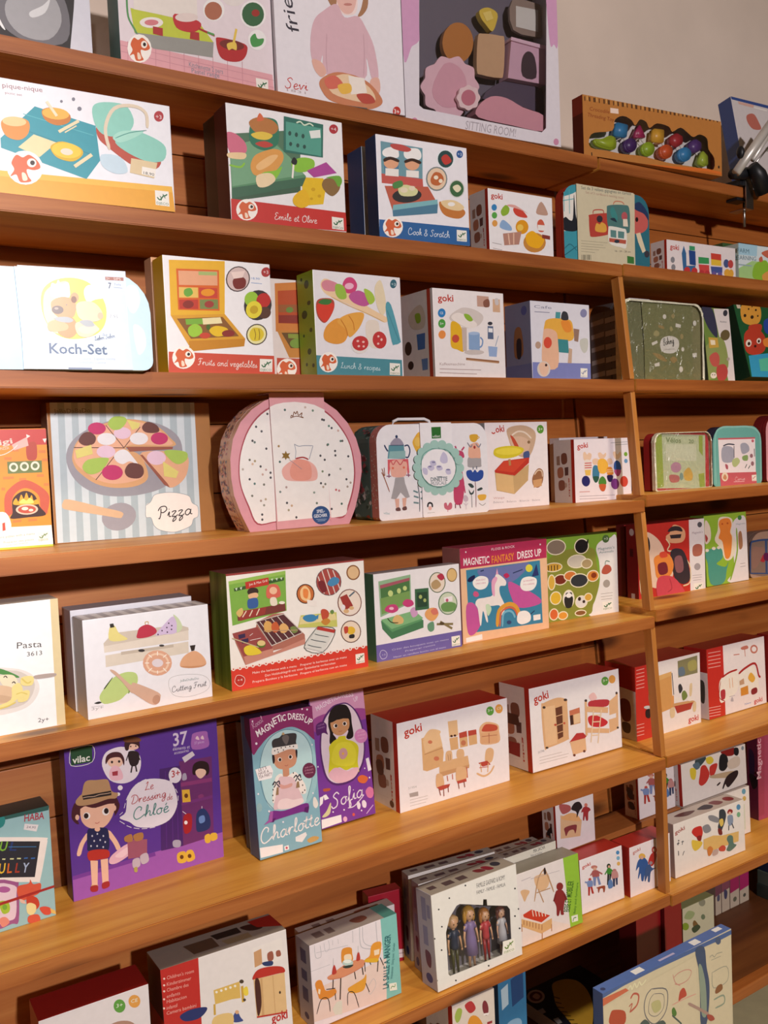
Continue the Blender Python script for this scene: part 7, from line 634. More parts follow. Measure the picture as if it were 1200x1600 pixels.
carton('toy_box', 'large purple dress up box with a girl in a hat and speech bubble', None, 0.2438, 0.2566, 0.03, '5b3398', '4a2a7a', '4a2a7a',
 'c 5b3398/p 1 24 666 0 1000 0 1000 1000 4 993/c a25ab8/p 3 846 1000 839 1000 1000 193 1000 3 999/c 7a3aa0/p 3 846 527 843 532 867 4 869/c 6f2f70/p 723 319 952 334 936 847 720 854/c 8f3a7a/p 721 454 943 470 944 495 723 479/c 7a3480/p 719 578 943 583 943 602 720 597/c 4a2470/p 590 337 728 345 720 854 569 846/c 5a2c84/l 1.27 628 358 607 837/l 1.28 668 355 650 842/l 1.28 701 360 687 845/c 1f4a2c/p 39 100 171 103 166 200 38 196/c e8ece4/k 0.9 39 100 171 103 166 200 38 196 39 100/b 10.43 46 186 152 190|vilac/c ece4f0/s 225 240 243 173 295 149 371 154 456 209 470 285 433 355 354 373 268 334/c f0c8b4/e 308 229 49.9 11.5 -2.9 37.7/c 4a1f28/s 248 233 254 187 294 170 343 183 365 224 360 265 341 213 278 204/c f0c8b4/s 391 134 417 134 461 150 458 179 420 183 395 169/c 3a1a20/s 373 130 400 112 462 126 468 188 453 160 410 144 395 177 376 173/c 7a4a30/s 382 96 463 114 474 141 373 124/c 2a1a20/s 394 189 457 203 459 258 438 283 400 269/l 1.55 393 201 377 239/l 1.56 450 214 466 254/l 2.18 413 278 403 318/l 2.18 435 283 440 320/c f0c0d0/s 265 297 287 254 324 263 349 311 343 346 281 337/c a8384a/p 284 287 320 288 318 316 285 311/c 2a1a20/e 287 228 7.4 1.7 -0.6 8.2/e 332 234 7.5 1.7 -0.6 8.3/e 411 159 5 1.1 -0.4 4.7/e 444 163 5.1 1.1 -0.4 4.7/c f0ecf4/e 329 394 16.3 3.9 -1.2 15.4/e 315 430 11.3 2.7 -0.8 10.7/c 4a1a26/s 35 433 74 419 273 432 314 478 315 515 283 555 266 527 67 501 63 548 39 536 20 495/c f0c0a8/s 77 455 96 448 169 478 271 461 286 507 263 562 222 601 171 606 110 578 77 527/e 54 507 12.1 3.1 -1.4 16.5/e 286 507 10 2.5 -1.3 16.7/c 4a1a26/s 76 461 91 435 159 446 272 443 289 478 245 473 169 476 108 453/c f8f4f4/e 112 512 22 5.6 -1.7 21.2/e 229 515 22.4 5.6 -1.9 23.8/c 2a1418/e 108 511 14.7 3.7 -1.3 16.5/e 233 512 14.9 3.7 -1.4 17.8/c c05050/k 0.92 159 566 174 572 187 567/c b8916a/s 49 413 77 383 90 375 107 319 133 304 182 313 244 322 261 344 275 402 312 423 297 450 247 443 158 451 72 442/c 2a2020/p 91 387 270 397 271 425 96 412/c d8b8a0/k 0.91 94 400 125 401 162 407 200 404 237 408 269 409/c f0c0a8/k 6.77 120 617 72 671 47 737/k 6.85 232 634 277 712 298 767/c 1f2350/s 111 599 147 596 209 607 238 635 236 739 198 747 111 724 104 691/c c8c8dc/e 137 639 4.9 1.3 -0.5 5.9/e 169 635 4.9 1.3 -0.5 5.9/e 205 657 5 1.3 -0.5 6/e 147 672 4.9 1.3 -0.5 6/e 184 676 5 1.3 -0.5 6/e 214 696 5 1.3 -0.5 6/e 126 697 4.9 1.3 -0.5 6/e 163 707 4.9 1.3 -0.5 6/e 200 723 5 1.3 -0.5 6/c f0c0a8/e 171 607 17.3 4.5 -1.1 14.3/c b82f28/s 111 724 223 745 232 793 169 791 109 780/c f0c0a8/p 116 782 162 795 150 948 116 939/p 179 794 225 799 220 943 181 951/c d8a878/l 1.56 111 931 154 943/c a8282c/s 109 937 150 942 148 975 110 968/s 180 938 221 937 222 969 182 972/c e8b8cc/s 231 811 259 781 351 744 408 772 386 803 293 840 241 838/c f4d0dc/s 270 797 350 763 388 773 320 816/c a05870/p 353 720 481 748 474 851 351 837/c b07a4a/s 336 697 381 691 385 735 340 727/s 394 700 452 699 453 740 404 740/c c8b8c8/s 380 851 422 850 424 900 381 901/s 429 839 475 833 482 885 438 892/c b8a85a/s 385 902 405 901 405 930 387 927/c e8b840/p 731 500 784 509 788 589 732 581/s 677 893 731 895 734 959 680 951/s 738 897 781 898 795 957 740 961/s 872 831 907 827 910 879 876 876/s 913 829 955 833 959 872 917 874/c 6a3a1a/e 759 544 13.3 3.2 -1 14.7/e 705 922 13.3 3.6 -0.9 13.7/e 759 930 13.4 3.6 -0.9 13.7/c b0a8c0/s 649 810 670 803 703 818 697 854 654 843/s 744 404 765 403 769 441 739 440/c 8a3a78/s 841 564 869 558 881 580 847 582/c 2a1018/s 811 413 821 360 869 346 922 371 929 429 904 448 899 409 838 407 830 428/c f0c8b4/s 832 406 860 394 899 409 904 435 869 458 843 440/c e8e0f0/l 0.97 728 636 754 661/l 0.99 864 636 863 651/c a8202c/s 733 669 787 670 780 769 732 775/c f0e8f0/e 746 712 12 3 -0.8 12.3/c 22346a/s 828 668 876 654 914 714 909 789 826 793 816 740/c 6a8ac8/s 839 702 874 698 878 737 843 741/c ece6f2/s 353 549 373 456 429 397 521 382 650 425 690 509 691 596 633 668 525 684 423 658 374 615 313 575/e 691 398 43.3 10.2 -3.4 48.6/p 650 419 661 446 696 423/l 0.94 312 593 342 619/l 0.94 354 632 384 651/l 0.95 399 658 435 672/l 0.95 450 676 486 683/l 0.96 502 685 538 687/l 0.96 555 683 589 676/l 0.97 603 671 633 656/l 0.97 648 645 669 621/l 0.97 682 606 695 578/l 0.97 701 561 704 530/l 0.97 700 511 688 483/l 0.94 314 557 335 544/l 0.94 345 522 355 494/l 0.94 361 477 376 451/l 0.94 388 435 409 416/l 0.94 423 401 449 389/l 0.94 467 384 498 379/c b8484e/b 11.03 667 407 724 408|3+/n 12.84 484 446 543 448|Le/n 13.45 389 509 623 517|Dressing/n 9.85 625 542 665 542|de/c 4a8a84/n 18.11 398 609 636 613|Chloé/c d8cce8/b 21.16 691 216 790 217|37/t 5.74 686 243 802 251|éléments et/t 5.15 694 268 794 271|accessoires/c a868b8/s 820 181 841 161 922 166 933 200 932 267 821 261/c d8b8e8/t 4.52 836 234 904 236|37 pièces/c e8c8d8/s 845 199 860 184 872 211/s 881 204 896 188 905 215/c dcd4e0/p 745 299 818 273 835 301 762 334', mw=frame(0.3228, 1.383, -0.6443, 0.0164, 0, 0.03))
carton('toy_box', 'second blue and purple doll box standing directly behind the Charlotte one', None, 0.1154, 0.2129, 0.025, '5f8cb0', '3a4a7a', '3a2a58',
 'c 6a2a5c/p 0 0 1000 0 1000 230 0 290',
 'c 5a2450/p 0 0 1000 0 1000 260 0 260', mw=frame(0.6123, 1.3701, -0.6443, 0.0296, 0.0805, 0.025))
carton('toy_box', 'blue doll box with a crowned doll, titled Charlotte', None, 0.1153, 0.2304, 0.035, '86b4c6', '4a6a9c', '3a2a50',
 'c 86b4c6/p 3 1 1000 0 1000 998 4 1000/c 9cc6d0/p 112 328 126 285 150 246 181 211 217 182 254 159 293 143 334 133 380 129 430 129 487 130 555 132 633 135 715 143 790 155 852 176 899 207 938 247 968 292 990 338 1000 366 1000 525 989 554 968 590 939 622 903 651 860 677 810 698 755 713 688 722 610 726 528 724 449 719 383 709 329 697 281 682 240 662 205 636 175 602 150 556 130 499 115 438 109 379/c 8a2c66/p 0 1 1 0 1000 0 1000 250 975 241 935 219 892 194 852 176 813 163 773 150 733 137 692 127 651 120 609 117 566 116 524 118 482 122 442 126 402 130 363 136 325 142 289 150 254 159 222 169 191 181 162 194 135 206 110 216 84 228 60 243 37 255 18 258 4 245 0 235/c b9dae0/s 105 368 149 271 250 179 416 139 578 134 781 174 887 243 950 355 909 520 799 665 663 702 297 678 155 589/c 5a8094/k 0.99 275 675 155 589 95 449 112 328 186 224 323 155 533 129 759 167 887 243 943 354 913 520 799 665/c c98f72/s 320 299 347 271 554 267 689 296 691 349 647 396 529 410 394 395 328 352/c 2a1c22/s 303 292 333 285 341 332 310 350/s 678 290 707 298 693 349 678 332/c c98f72/p 452 391 554 397 551 480 449 468/c fbf6f2/e 418 332 31.5 3.4 -2.7 15.2/e 589 332 31.9 3.4 -2.8 15.3/c 2a1812/e 421 333 22.5 2.4 -2.2 12.2/e 587 331 22.8 2.4 -2.2 12.3/c a84a4a/k 0.75 488 381 514 388 545 383/c 3a3638/s 314 201 352 179 433 176 481 161 527 160 665 166 714 184 695 234 694 265 512 247 341 245/c 6a6260/s 478 181 549 167 591 192 536 239/c b89a70/s 477 160 503 144 527 163/c f1ece6/s 306 246 342 239 512 245 697 250 717 268 703 285 553 274 321 289/c 3a3034/e 349 261 8.9 0.9 -0.9 5.1/c 3a3034/e 395 257 9 0.9 -0.9 5.1/c 3a3034/e 454 251 9 0.9 -0.9 5.1/c 3a3034/e 522 253 9.1 0.9 -0.9 5.1/c 3a3034/e 591 255 9.1 0.9 -0.9 5.1/c 3a3034/e 648 261 9.2 0.9 -0.9 5.1/c 3a3034/e 403 277 9 0.9 -0.9 5.1/c 3a3034/e 485 270 9 0.9 -0.9 5.1/c 96b8c0/e 47 632 43.6 5.3 -5.7 32/c f1e8e4/s 254 601 311 473 363 438 432 435 472 471 615 445 682 463 785 548 797 613 725 615 662 576 483 534 341 560 284 625/c e0c0c8/s 382 461 474 461 608 486 685 579 739 669 617 696 388 679 265 669 315 577/c f0d8dc/s 353 623 469 616 580 640 720 646 737 679 570 696 343 679/c d8a098/s 386 503 463 522 579 519 563 544 413 542/c 3a3034/e 296 492 8.9 1 -1.1 6.1/c 3a3034/e 278 532 8.9 1 -1.1 6.1/c 3a3034/e 266 571 8.9 1 -1.1 6.1/c 3a3034/e 265 607 8.9 1.1 -1.1 6.1/c 3a3034/e 748 554 9.2 1.1 -1.1 6.2/c 3a3034/e 776 594 9.3 1.1 -1.1 6.2/c 3a3034/e 732 511 9.2 1 -1.1 6.2/c 3a3034/e 614 450 9.1 1 -1.1 6.1/c 3a3034/e 739 606 9.2 1.1 -1.1 6.2/c 2a2a3a/k 1.98 272 500 310 479 331 491 378 481 385 508/k 1.74 330 496 292 518/k 1.74 341 497 382 525/k 2.03 612 487 657 471 673 488 716 472 727 499/k 1.78 665 493 638 513/k 1.78 677 494 715 517/c 9a7a5a/p 336 523 366 523 356 577 311 575/p 661 518 691 518 699 564 636 562/c 7a2f8a/s 229 680 431 700 759 687 826 711 794 760 702 743 285 749 238 758 172 745/c 5a1f68/p 754 718 825 716 805 761 737 747/p 174 735 287 734 249 760 161 744/c a85aa8/p 91 761 174 735 207 677 251 683 227 752/c f4eef2/p 28 360 264 355 301 400 270 448 69 446/c 5a3a4a/t 5.39 80 381 204 374|LET\'S/t 5.32 71 406 233 403|HAVE A/t 5.31 71 431 285 429|TEA PARTY/c 6a2a4a/e 872 461 107.8 11.8 -10.1 55.9/c c890a8/t 2.97 804 440 942 441|with over/t 2.94 796 460 942 465|25 MAGNETS/t 2.94 809 479 934 485|pieces/c f4eef0/n 23.65 30 891 984 868|Charlotte/c f6f0f4/b 11.52 105 139 368 93|MAGN/b 11.56 370 77 500 59|ET/c c89ab8/n 10.09 45 77 208 36|Royal/c f6f0f4/b 10.7 487 66 661 63|IC D/b 10.36 660 65 843 91|RESS/b 10.4 842 101 954 139|UP/c f4f0f2/p 8 913 366 935 360 991 13 985/p 385 953 455 952 460 984 391 983/c c8506a/e 422 968 18 2.4 -1.6 9.1/c e8e8ec/p 574 910 745 896 760 919 675 960 573 942/c c8a060/s 758 955 856 942 949 959 921 977 801 982/c f0e8f4/e 76 182 17.5 1.8 -1.6 9/e 48 536 13.1 1.5 -1.2 7/e 189 675 15.4 1.9 -1.4 8/e 398 779 13.5 1.7 -1.3 7.1/e 44 21 10.9 1 -1.1 6/e 916 19 14 1.3 -1.3 7.3/p 846 9 845 12 842 13 838 14 834 14 829 14 826 12 824 10 823 7 824 5 827 3 831 2 836 2 840 3 844 5 846 7/e 952 281 11.7 1.2 -1.1 6.2/e 908 631 11.7 1.4 -1.1 6.2/c e8e4e0/s 906 668 942 667 980 719 939 746 896 719',
 'c 6a2a60/p 400 0 1000 0 1000 250 400 130/c a8c0dc/p 0 0 40 0 40 1000 0 1000', mw=frame(0.6057, 1.3311, -0.6443, -0.0028, 0.0588, 0.035))
carton('toy_box', 'purple and pink doll box with a doll in a yellow dress, titled Sofia', None, 0.1131, 0.2282, 0.03, '7a3a9c', '5a2a70', 'a06a98',
 'c 7a3a9c/p 6 0 1000 0 1000 387 997 998 3 999/c d59bc0/p 6 0 1000 0 1000 174 938 199 50 193/c a24a94/p 58 162 120 151 209 144 313 141 421 139 524 140 628 142 742 147 853 153 948 162 1000 170 1000 247 994 249 924 253 825 252 712 249 598 246 495 246 400 252 303 260 212 269 135 274 78 271 41 256 18 233 12 206 25 180/c 5a2a70/s 110 382 199 196 378 105 538 87 693 100 857 192 931 333 924 491 831 619 644 700 372 707 201 657 125 559/c e3d2e0/s 135 385 221 209 386 122 535 97 690 111 829 195 904 330 897 488 807 604 622 680 377 690 218 643 153 551/c 1d1210/s 298 227 341 145 429 104 536 95 662 114 725 180 727 257 733 358 647 377 599 356 639 304 376 300 416 348 379 388 292 374 313 294/c c99468/s 349 211 505 209 663 213 682 264 639 304 525 332 423 321 355 282/c 1d1210/s 311 207 338 156 528 124 699 177 722 235 688 220 507 204 373 218/c fbf4ec/e 426 251 38.2 3.7 -4.3 16/e 595 250 38.9 3.7 -4.3 16.1/c 2a1812/e 434 251 25.5 2.5 -3.4 12.8/e 592 250 25.9 2.5 -3.4 12.9/c b05040/k 0.81 469 296 502 302 540 298/c d4cf2a/s 441 351 471 337 588 346 595 372 721 402 803 456 762 565 768 646 670 600 533 607 409 570 292 612 216 603 267 465 272 399 359 364/c e0da3c/s 342 429 458 386 666 407 752 495 676 578 412 559 293 512/c d0a0a0/s 438 461 485 433 563 441 592 484 530 516 457 508/c e8b84a/e 509 475 20.8 2.3 -2.6 9.8/c e8b8c8/s 213 614 304 569 407 575 557 615 697 603 774 623 649 683 377 688/c 5a1f68/s 73 243 95 208 199 196 268 225 260 272 272 303 201 283 97 294 73 270/c b888c0/t 2.48 103 225 231 221|I LOVE/t 2.47 105 246 237 245|MAGNETS/c d88ac0/e 871 374 119.1 12 -14.1 55.1/c f0c8e0/t 2.61 803 348 941 348|WITH OVER/t 2.58 806 371 948 374|25 PIECES/t 2.59 819 395 928 398|magnets/c f0d8ec/b 8.64 123 109 522 48|MAGNETIC/b 8.29 523 45 811 55|DRESS/b 7.9 813 100 897 90|UP/c ece0f0/n 24.53 210 868 817 838|Sofia/k 1.7 498 895 622 894 804 836/s 668 877 698 867 732 897 710 929 671 918/s 765 878 809 872 844 900 822 932 768 919/c f0e8f4/p 916 559 973 554 1000 642 1000 656 938 660/c d86a3a/s 730 687 817 675 920 710 855 743 748 724/c d878a8/p 853 807 862 799 876 792 894 786 913 782 930 782 948 784 967 790 985 797 1000 806 1000 806 1000 840 991 851 979 862 966 868 951 871 933 871 914 868 897 864 883 858 872 850 862 839 855 827 851 816/c d85a50/e 591 958 24.1 3.3 -3.2 12.5/c d8d0a0/s 29 905 116 872 205 816 177 892 92 914/c f4eef4/p 23 758 92 753 61 808 5 823/p 85 749 137 748 180 784 100 788/c f2eef2/p 13 926 366 931 365 987 5 993/c e8b0d0/p 468 978 463 985 453 991 440 994 426 993 412 990 401 984 395 976 394 968 399 960 409 955 422 952 436 953 450 956 461 962 467 970/c b85a40/s 99 701 213 709 209 726 106 722/c d8b0e0/l 1.76 824 980 965 928/c f0e8f4/e 45 526 12.3 1.4 -1.8 6.4/e 953 712 13.8 1.7 -1.7 6.8/e 428 901 13.1 1.8 -1.8 6.7/e 742 945 13.6 1.8 -1.7 6.8/e 229 893 12.8 1.7 -1.8 6.6/e 878 630 10.9 1.3 -1.4 5.6', mw=frame(0.7432, 1.3714, -0.6443, 0.0144, 0.1109, 0.03))
carton('toy_box', 'white and red carton picturing dolls house dining furniture on the sixth shelf', None, 0.2612, 0.1655, 0.087, 'ece8ee', '', 'b5322a',
 'c c03a2c/b 15.64 60 164 213 142|goki/c 5fa044/e 832 108 36.1 11.3 -2.1 53.5/c e0a050/e 918 108 36.5 11.3 -2.2 53.8/c e8f0e0/t 5.52 808 114 857 119|3+/t 5.13 898 115 940 117|CE/c d8ac7c/p 203 231 359 192 393 450 379 599 240 614 207 590/c e3bd92/p 214 261 363 219 385 369 231 407/s 219 237 280 153 369 195 348 240 238 256/c c9785a/e 327 499 23.7 8.1 -0.6 25.4/e 277 294 19.7 6.6 -0.5 20.5/c b88860/l 1.41 224 418 384 395/c dfb98e/p 439 112 524 119 529 300 448 299/c d8ac7c/p 447 307 523 311 527 456 457 451/c 4a2a20/e 468 288 12.1 4 -0.4 13/e 499 292 12.2 4 -0.4 13/c b84a3c/p 536 276 607 272 611 340 538 337/p 619 276 696 283 698 342 621 338/c d8ac7c/p 538 337 611 340 613 451 543 448/p 621 338 698 342 700 454 626 450/c c07858/e 573 401 22.5 7.5 -1 31.1/c e0b48c/s 728 272 793 226 898 286 912 371 906 504 742 476 728 378/c c0503c/s 753 293 792 252 887 296 884 355 758 329/c dcaa80/p 736 341 899 367 894 500 738 466/c a8604a/l 1.5 813 366 811 485/l 0.99 745 384 889 410/c d9b083/p 350 551 609 562 620 683 376 700 347 677/c c89a70/p 351 666 620 670 617 708 376 720/c c07060/l 2.37 415 727 420 792/l 2.39 462 725 464 788/l 2.9 593 687 597 817/c dcb48a/s 408 481 423 447 463 461 467 552 460 581 410 571/s 510 476 535 459 571 484 572 563 511 555/c 9a6a50/l 0.96 428 487 434 562/l 0.96 448 489 450 560/c dcb48a/s 317 692 347 677 376 713 383 830 319 832/s 497 679 528 664 585 697 584 826 499 826/c b84a40/p 319 827 373 821 439 829 425 865 352 874/p 499 821 585 820 588 857 506 854/c 8a4a3c/l 1.88 338 851 350 931/l 1.88 378 858 379 949/l 1.89 418 842 420 919/l 1.91 512 851 517 916/l 1.92 563 844 569 917/c dcb48a/s 781 555 824 543 854 593 834 705 785 714 766 668/c b84a40/p 703 681 787 683 820 740 743 739/c dcb48a/k 3.89 684 796 749 853 812 834 853 764/k 2.45 723 693 730 799/k 2.46 796 718 788 820/c c86a5a/l 1.47 711 741 794 757/c b0b0b0/t 4.34 76 759 145 764|51954/c a8a0a0/p 81 807 157 811 158 861 86 851/c c0b8b8/l 0.91 85 883 239 890/l 0.91 84 915 238 923/l 0.91 84 949 222 956',
 'c efe8e8/p 0 0 1000 0 1000 1000 0 1000/c c03428/p 850 0 1000 0 1000 1000 850 1000/c a88878/p 140 260 300 250 300 400 140 400/c 8a5a4a/s 380 230 620 220 640 360 400 380/c b87a60/s 180 460 420 440 440 580 200 600/c 6a4a48/p 520 440 700 430 690 560 530 570/c 9a6858/s 220 660 480 650 500 780 240 800/c c8b0a4/e 560 720 60 0 0 40/c b8a8a8/l 0.13 150 900 600 890/c c0342a/b 4.35 700 600 700 900|goki/c 6a4a44/s 150 520 380 500 420 640 200 660/p 780 940 774 955 757 968 731 977 700 980 669 977 643 968 626 955 620 940 626 925 643 912 669 903 700 900 731 903 757 912 774 925', mw=frame(0.8946, 1.3506, -0.6443, -0.0026, 0, 0.087))
carton('toy_box', 'white and red carton picturing dolls house bedroom furniture on the sixth shelf', None, 0.2548, 0.1699, 0.092, 'ece8ec', '', 'b5322a',
 'c c03a2c/b 17.23 48 187 205 158|goki/c 5fa044/e 835 118 41.8 10.6 -3.4 54.2/c e0a050/e 918 116 39.6 10 -3.4 51.6/c e8f0e0/t 5.59 808 126 867 126|3+/c dcb084/s 119 252 150 206 296 182 393 230 398 287 397 671 382 720 176 752 130 725/c e6c096/p 136 257 263 264 268 726 148 730/c 6a4030/p 267 301 341 294 336 666 279 684/c dcb084/p 341 277 391 271 396 684 342 687/l 1.62 267 402 341 396/l 1.62 270 512 341 505/l 1.61 273 607 339 600/c c0503c/e 258 500 14.4 4.1 -0.6 13.4/e 355 509 12.1 3.5 -0.6 13.5/c 4a3a34/e 148 260 16.6 4.6 -0.6 16.2/e 380 232 19.6 5.3 -0.8 16.5/e 157 746 16.4 5 -0.5 13.1/c c9785a/p 416 375 532 365 533 435 418 436/c d8a87c/p 418 436 533 430 532 559 422 556/c 4a3028/p 418 436 453 435 457 552 422 553/c e8c8a0/p 463 438 528 434 527 544 462 548/c b83a3c/p 398 757 483 669 558 685 592 742 566 761 441 778/c e0b890/p 405 754 579 757 583 916 434 924/c 6a3a30/e 446 928 14.5 4.5 -0.8 15.8/e 558 914 14.7 4.5 -0.9 15.9/e 588 722 9.9 2.9 -0.7 13.5/c e0b68c/p 590 311 616 304 605 732 580 730/p 951 307 978 300 966 749 940 752/p 866 385 955 329 951 551 866 556/p 857 610 958 605 953 756 860 774/c b83a44/s 626 355 667 318 847 352 870 401 829 438 662 401/c e8c0c0/s 640 254 698 226 732 307 667 318/c c8343c/s 620 515 707 512 818 599 841 648 775 676 649 629/c e0b68c/p 592 368 854 453 849 523 596 439/p 586 630 855 722 852 777 590 695/c ead0b0/l 2.82 685 449 638 829/l 2.85 775 460 717 864/l 2.25 677 503 763 522/l 2.24 667 584 753 603/l 2.23 657 665 738 682/l 2.22 648 745 728 763/c 4a3a34/e 604 301 15.1 4.1 -0.9 16.7/e 962 302 13.2 3.5 -1.1 17.1/e 956 740 13 3.8 -0.9 13.8/c 9a9aa0/t 4.87 62 788 128 782|51746/c c0b8b8/l 1.04 74 839 316 848/l 1.04 73 875 387 888/l 1.04 71 911 373 921',
 'c efe8e8/p 0 0 1000 0 1000 1000 0 1000/c c03428/p 850 0 1000 0 1000 1000 850 1000/c a88878/p 140 260 300 250 300 400 140 400/c 8a5a4a/s 380 230 620 220 640 360 400 380/c b87a60/s 180 460 420 440 440 580 200 600/c 6a4a48/p 520 440 700 430 690 560 530 570/c 9a6858/s 220 660 480 650 500 780 240 800/c c8b0a4/e 560 720 60 0 0 40/c b8a8a8/l 0.13 150 900 600 890/c c0342a/b 4.6 700 600 700 900|goki/c 5a3a30/p 200 350 600 350 650 480 200 480/c 9a3a38/p 250 700 620 690 600 860 230 850', mw=frame(1.2137, 1.346, -0.6443, -0.0116, 0.0293, 0.092))
carton('toy_box', 'red and white carton picturing dolls house kitchen furniture, seen behind the post', None, 0.2198, 0.1656, 0.088, 'efe6e4', 'b02a24', 'a83a32',
 'c c8322a/p 0 1000 0 0 215 0 234 1000/c e8a8a0/l 1.59 19 45 137 43/l 1.59 18 93 135 93/l 1.59 16 142 134 142/l 1.58 15 191 132 190/l 1.58 13 239 131 239/l 1.58 12 287 129 288/l 1.56 0 774 114 778/l 1.55 0 821 113 825/l 1.55 0 868 111 872/l 1.55 0 915 110 919/c d8a060/p 179 209 541 172 554 674 245 713/c e0b070/p 180 199 541 172 545 229 205 274/c 3a2a24/s 225 338 324 322 342 425 275 448/c 9a6a50/s 191 389 298 414 316 536 207 549/c c8c8c8/e 174 575 59.8 14.9 -0.7 23.1/c 2a2024/s 141 609 205 606 201 721 142 697/c e0a060/p 527 509 572 510 572 758 527 766/c 3a3030/l 2.08 551 194 572 500/c 8a8460/p 643 52 958 37 957 282 649 281/c a8a060/s 807 108 924 93 942 220 824 225/c 6a7a8a/s 655 157 735 154 753 260 662 260/c d0a070/s 556 625 691 629 873 653 883 696 598 685/c b04038/p 576 660 872 677 833 764 617 769/c f0e8e0/e 625 582 49.3 12 -1.5 35.5/e 817 619 50.3 12.3 -1.3 27.8/e 662 502 2.2 0.5 -0.1 2/c 7a8a4a/s 696 510 743 481 785 571 714 614/c 3a3a40/s 644 397 679 375 710 453 662 502/c e0c8a0/s 827 419 866 418 854 568 819 570/s 871 693 918 684 912 804 870 803/s 509 682 576 680 575 798 515 802/c c8302c/b 13.56 790 942 956 945|goki',
 'c ece6ea/p 400 300 1000 330 1000 1000 400 1000/c 7a3a30/s 500 480 800 480 820 720 560 740/c 5a4a4a/s 550 780 800 780 780 900 580 900', mw=frame(1.5216, 1.3497, -0.6443, 0.0028, 0, 0.088))
carton('toy_box', 'red and white carton picturing an open dolls house, right end of the sixth shelf', None, 0.2207, 0.1652, 0.065, 'efe4e4', 'b02a24', 'a0342c',
 'c c8322a/p 0 1000 0 0 273 0 272 1000/c e8a8a0/l 1.75 26 59 232 68/l 1.75 24 111 230 120/l 1.75 21 163 227 173/l 1.74 19 214 225 225/l 1.74 17 266 222 277/l 1.71 0 832 195 848/l 1.7 0 871 193 888/l 1.7 0 911 191 928/l 1.7 0 951 189 968/c c87a6a/l 2.26 451 169 551 179/s 581 89 684 77 707 125 605 126/l 2.3 644 112 649 232/e 809 157 66.9 13.7 -4.1 64.4/c f0e8e8/e 809 157 41.1 8.5 -2.5 38.6/c f4ece0/s 251 442 363 404 501 392 497 685 270 797 186 777 186 531/p 522 460 794 392 858 599 872 772 519 732/c b02f2c/k 4.4 238 449 363 404 501 392/k 5.4 522 460 639 401 816 371 873 560 905 588/k 2.19 212 495 177 714 270 797/c d8903c/p 543 675 674 663 679 791 546 791/c c8a080/p 529 567 606 542 613 628 530 630/c e8b048/s 681 559 736 486 807 587 752 639/c 8a2a34/s 733 740 823 729 831 805 741 816/c b83a44/s 205 638 278 635 272 757 211 752/c e09a6a/l 1.78 359 487 364 634/l 1.78 408 487 413 635/c b8b0b8/l 1.32 345 753 443 756/s 366 820 394 765 415 832/c 6a8ac8/t 4.57 607 940 721 936|New/c c8302c/b 11.33 770 955 924 954|goki',
 'c ece6ea/p 500 330 1000 340 1000 1000 500 1000/c 4a4a44/s 600 480 850 480 830 760 650 740', mw=frame(1.7646, 1.3456, -0.6431, -0.0016, 0.0259, 0.065))
carton('toy_box', 'red carton barely in view at the right edge of the sixth shelf', None, 0.2413, 0.1684, 0.036, 'c8322a', '8a1f1c', 'a0342c',
 '', mw=frame(1.9949, 1.3343, -0.6431, -0.0014, 0.0342, 0.036))
carton('toy_box', 'red topped white carton at the lower left corner, cut off by the frame', None, 0.1541, 0.1788, 0.065, 'e4dee2', '9a2420', '8a1c1a',
 'c 5fa044/e 719 101 54.3 16.5 -3.7 54.9/c e0a050/e 859 105 55.4 16.7 -3.6 53.3/c e8f0e0/t 5.61 688 107 747 112|3+/t 5.25 825 109 888 116|CE/c b08a7a/s 595 245 692 222 810 259 854 327', mw=frame(0.2449, 1.2935, -0.9327, -0.0291, 0, 0.065))
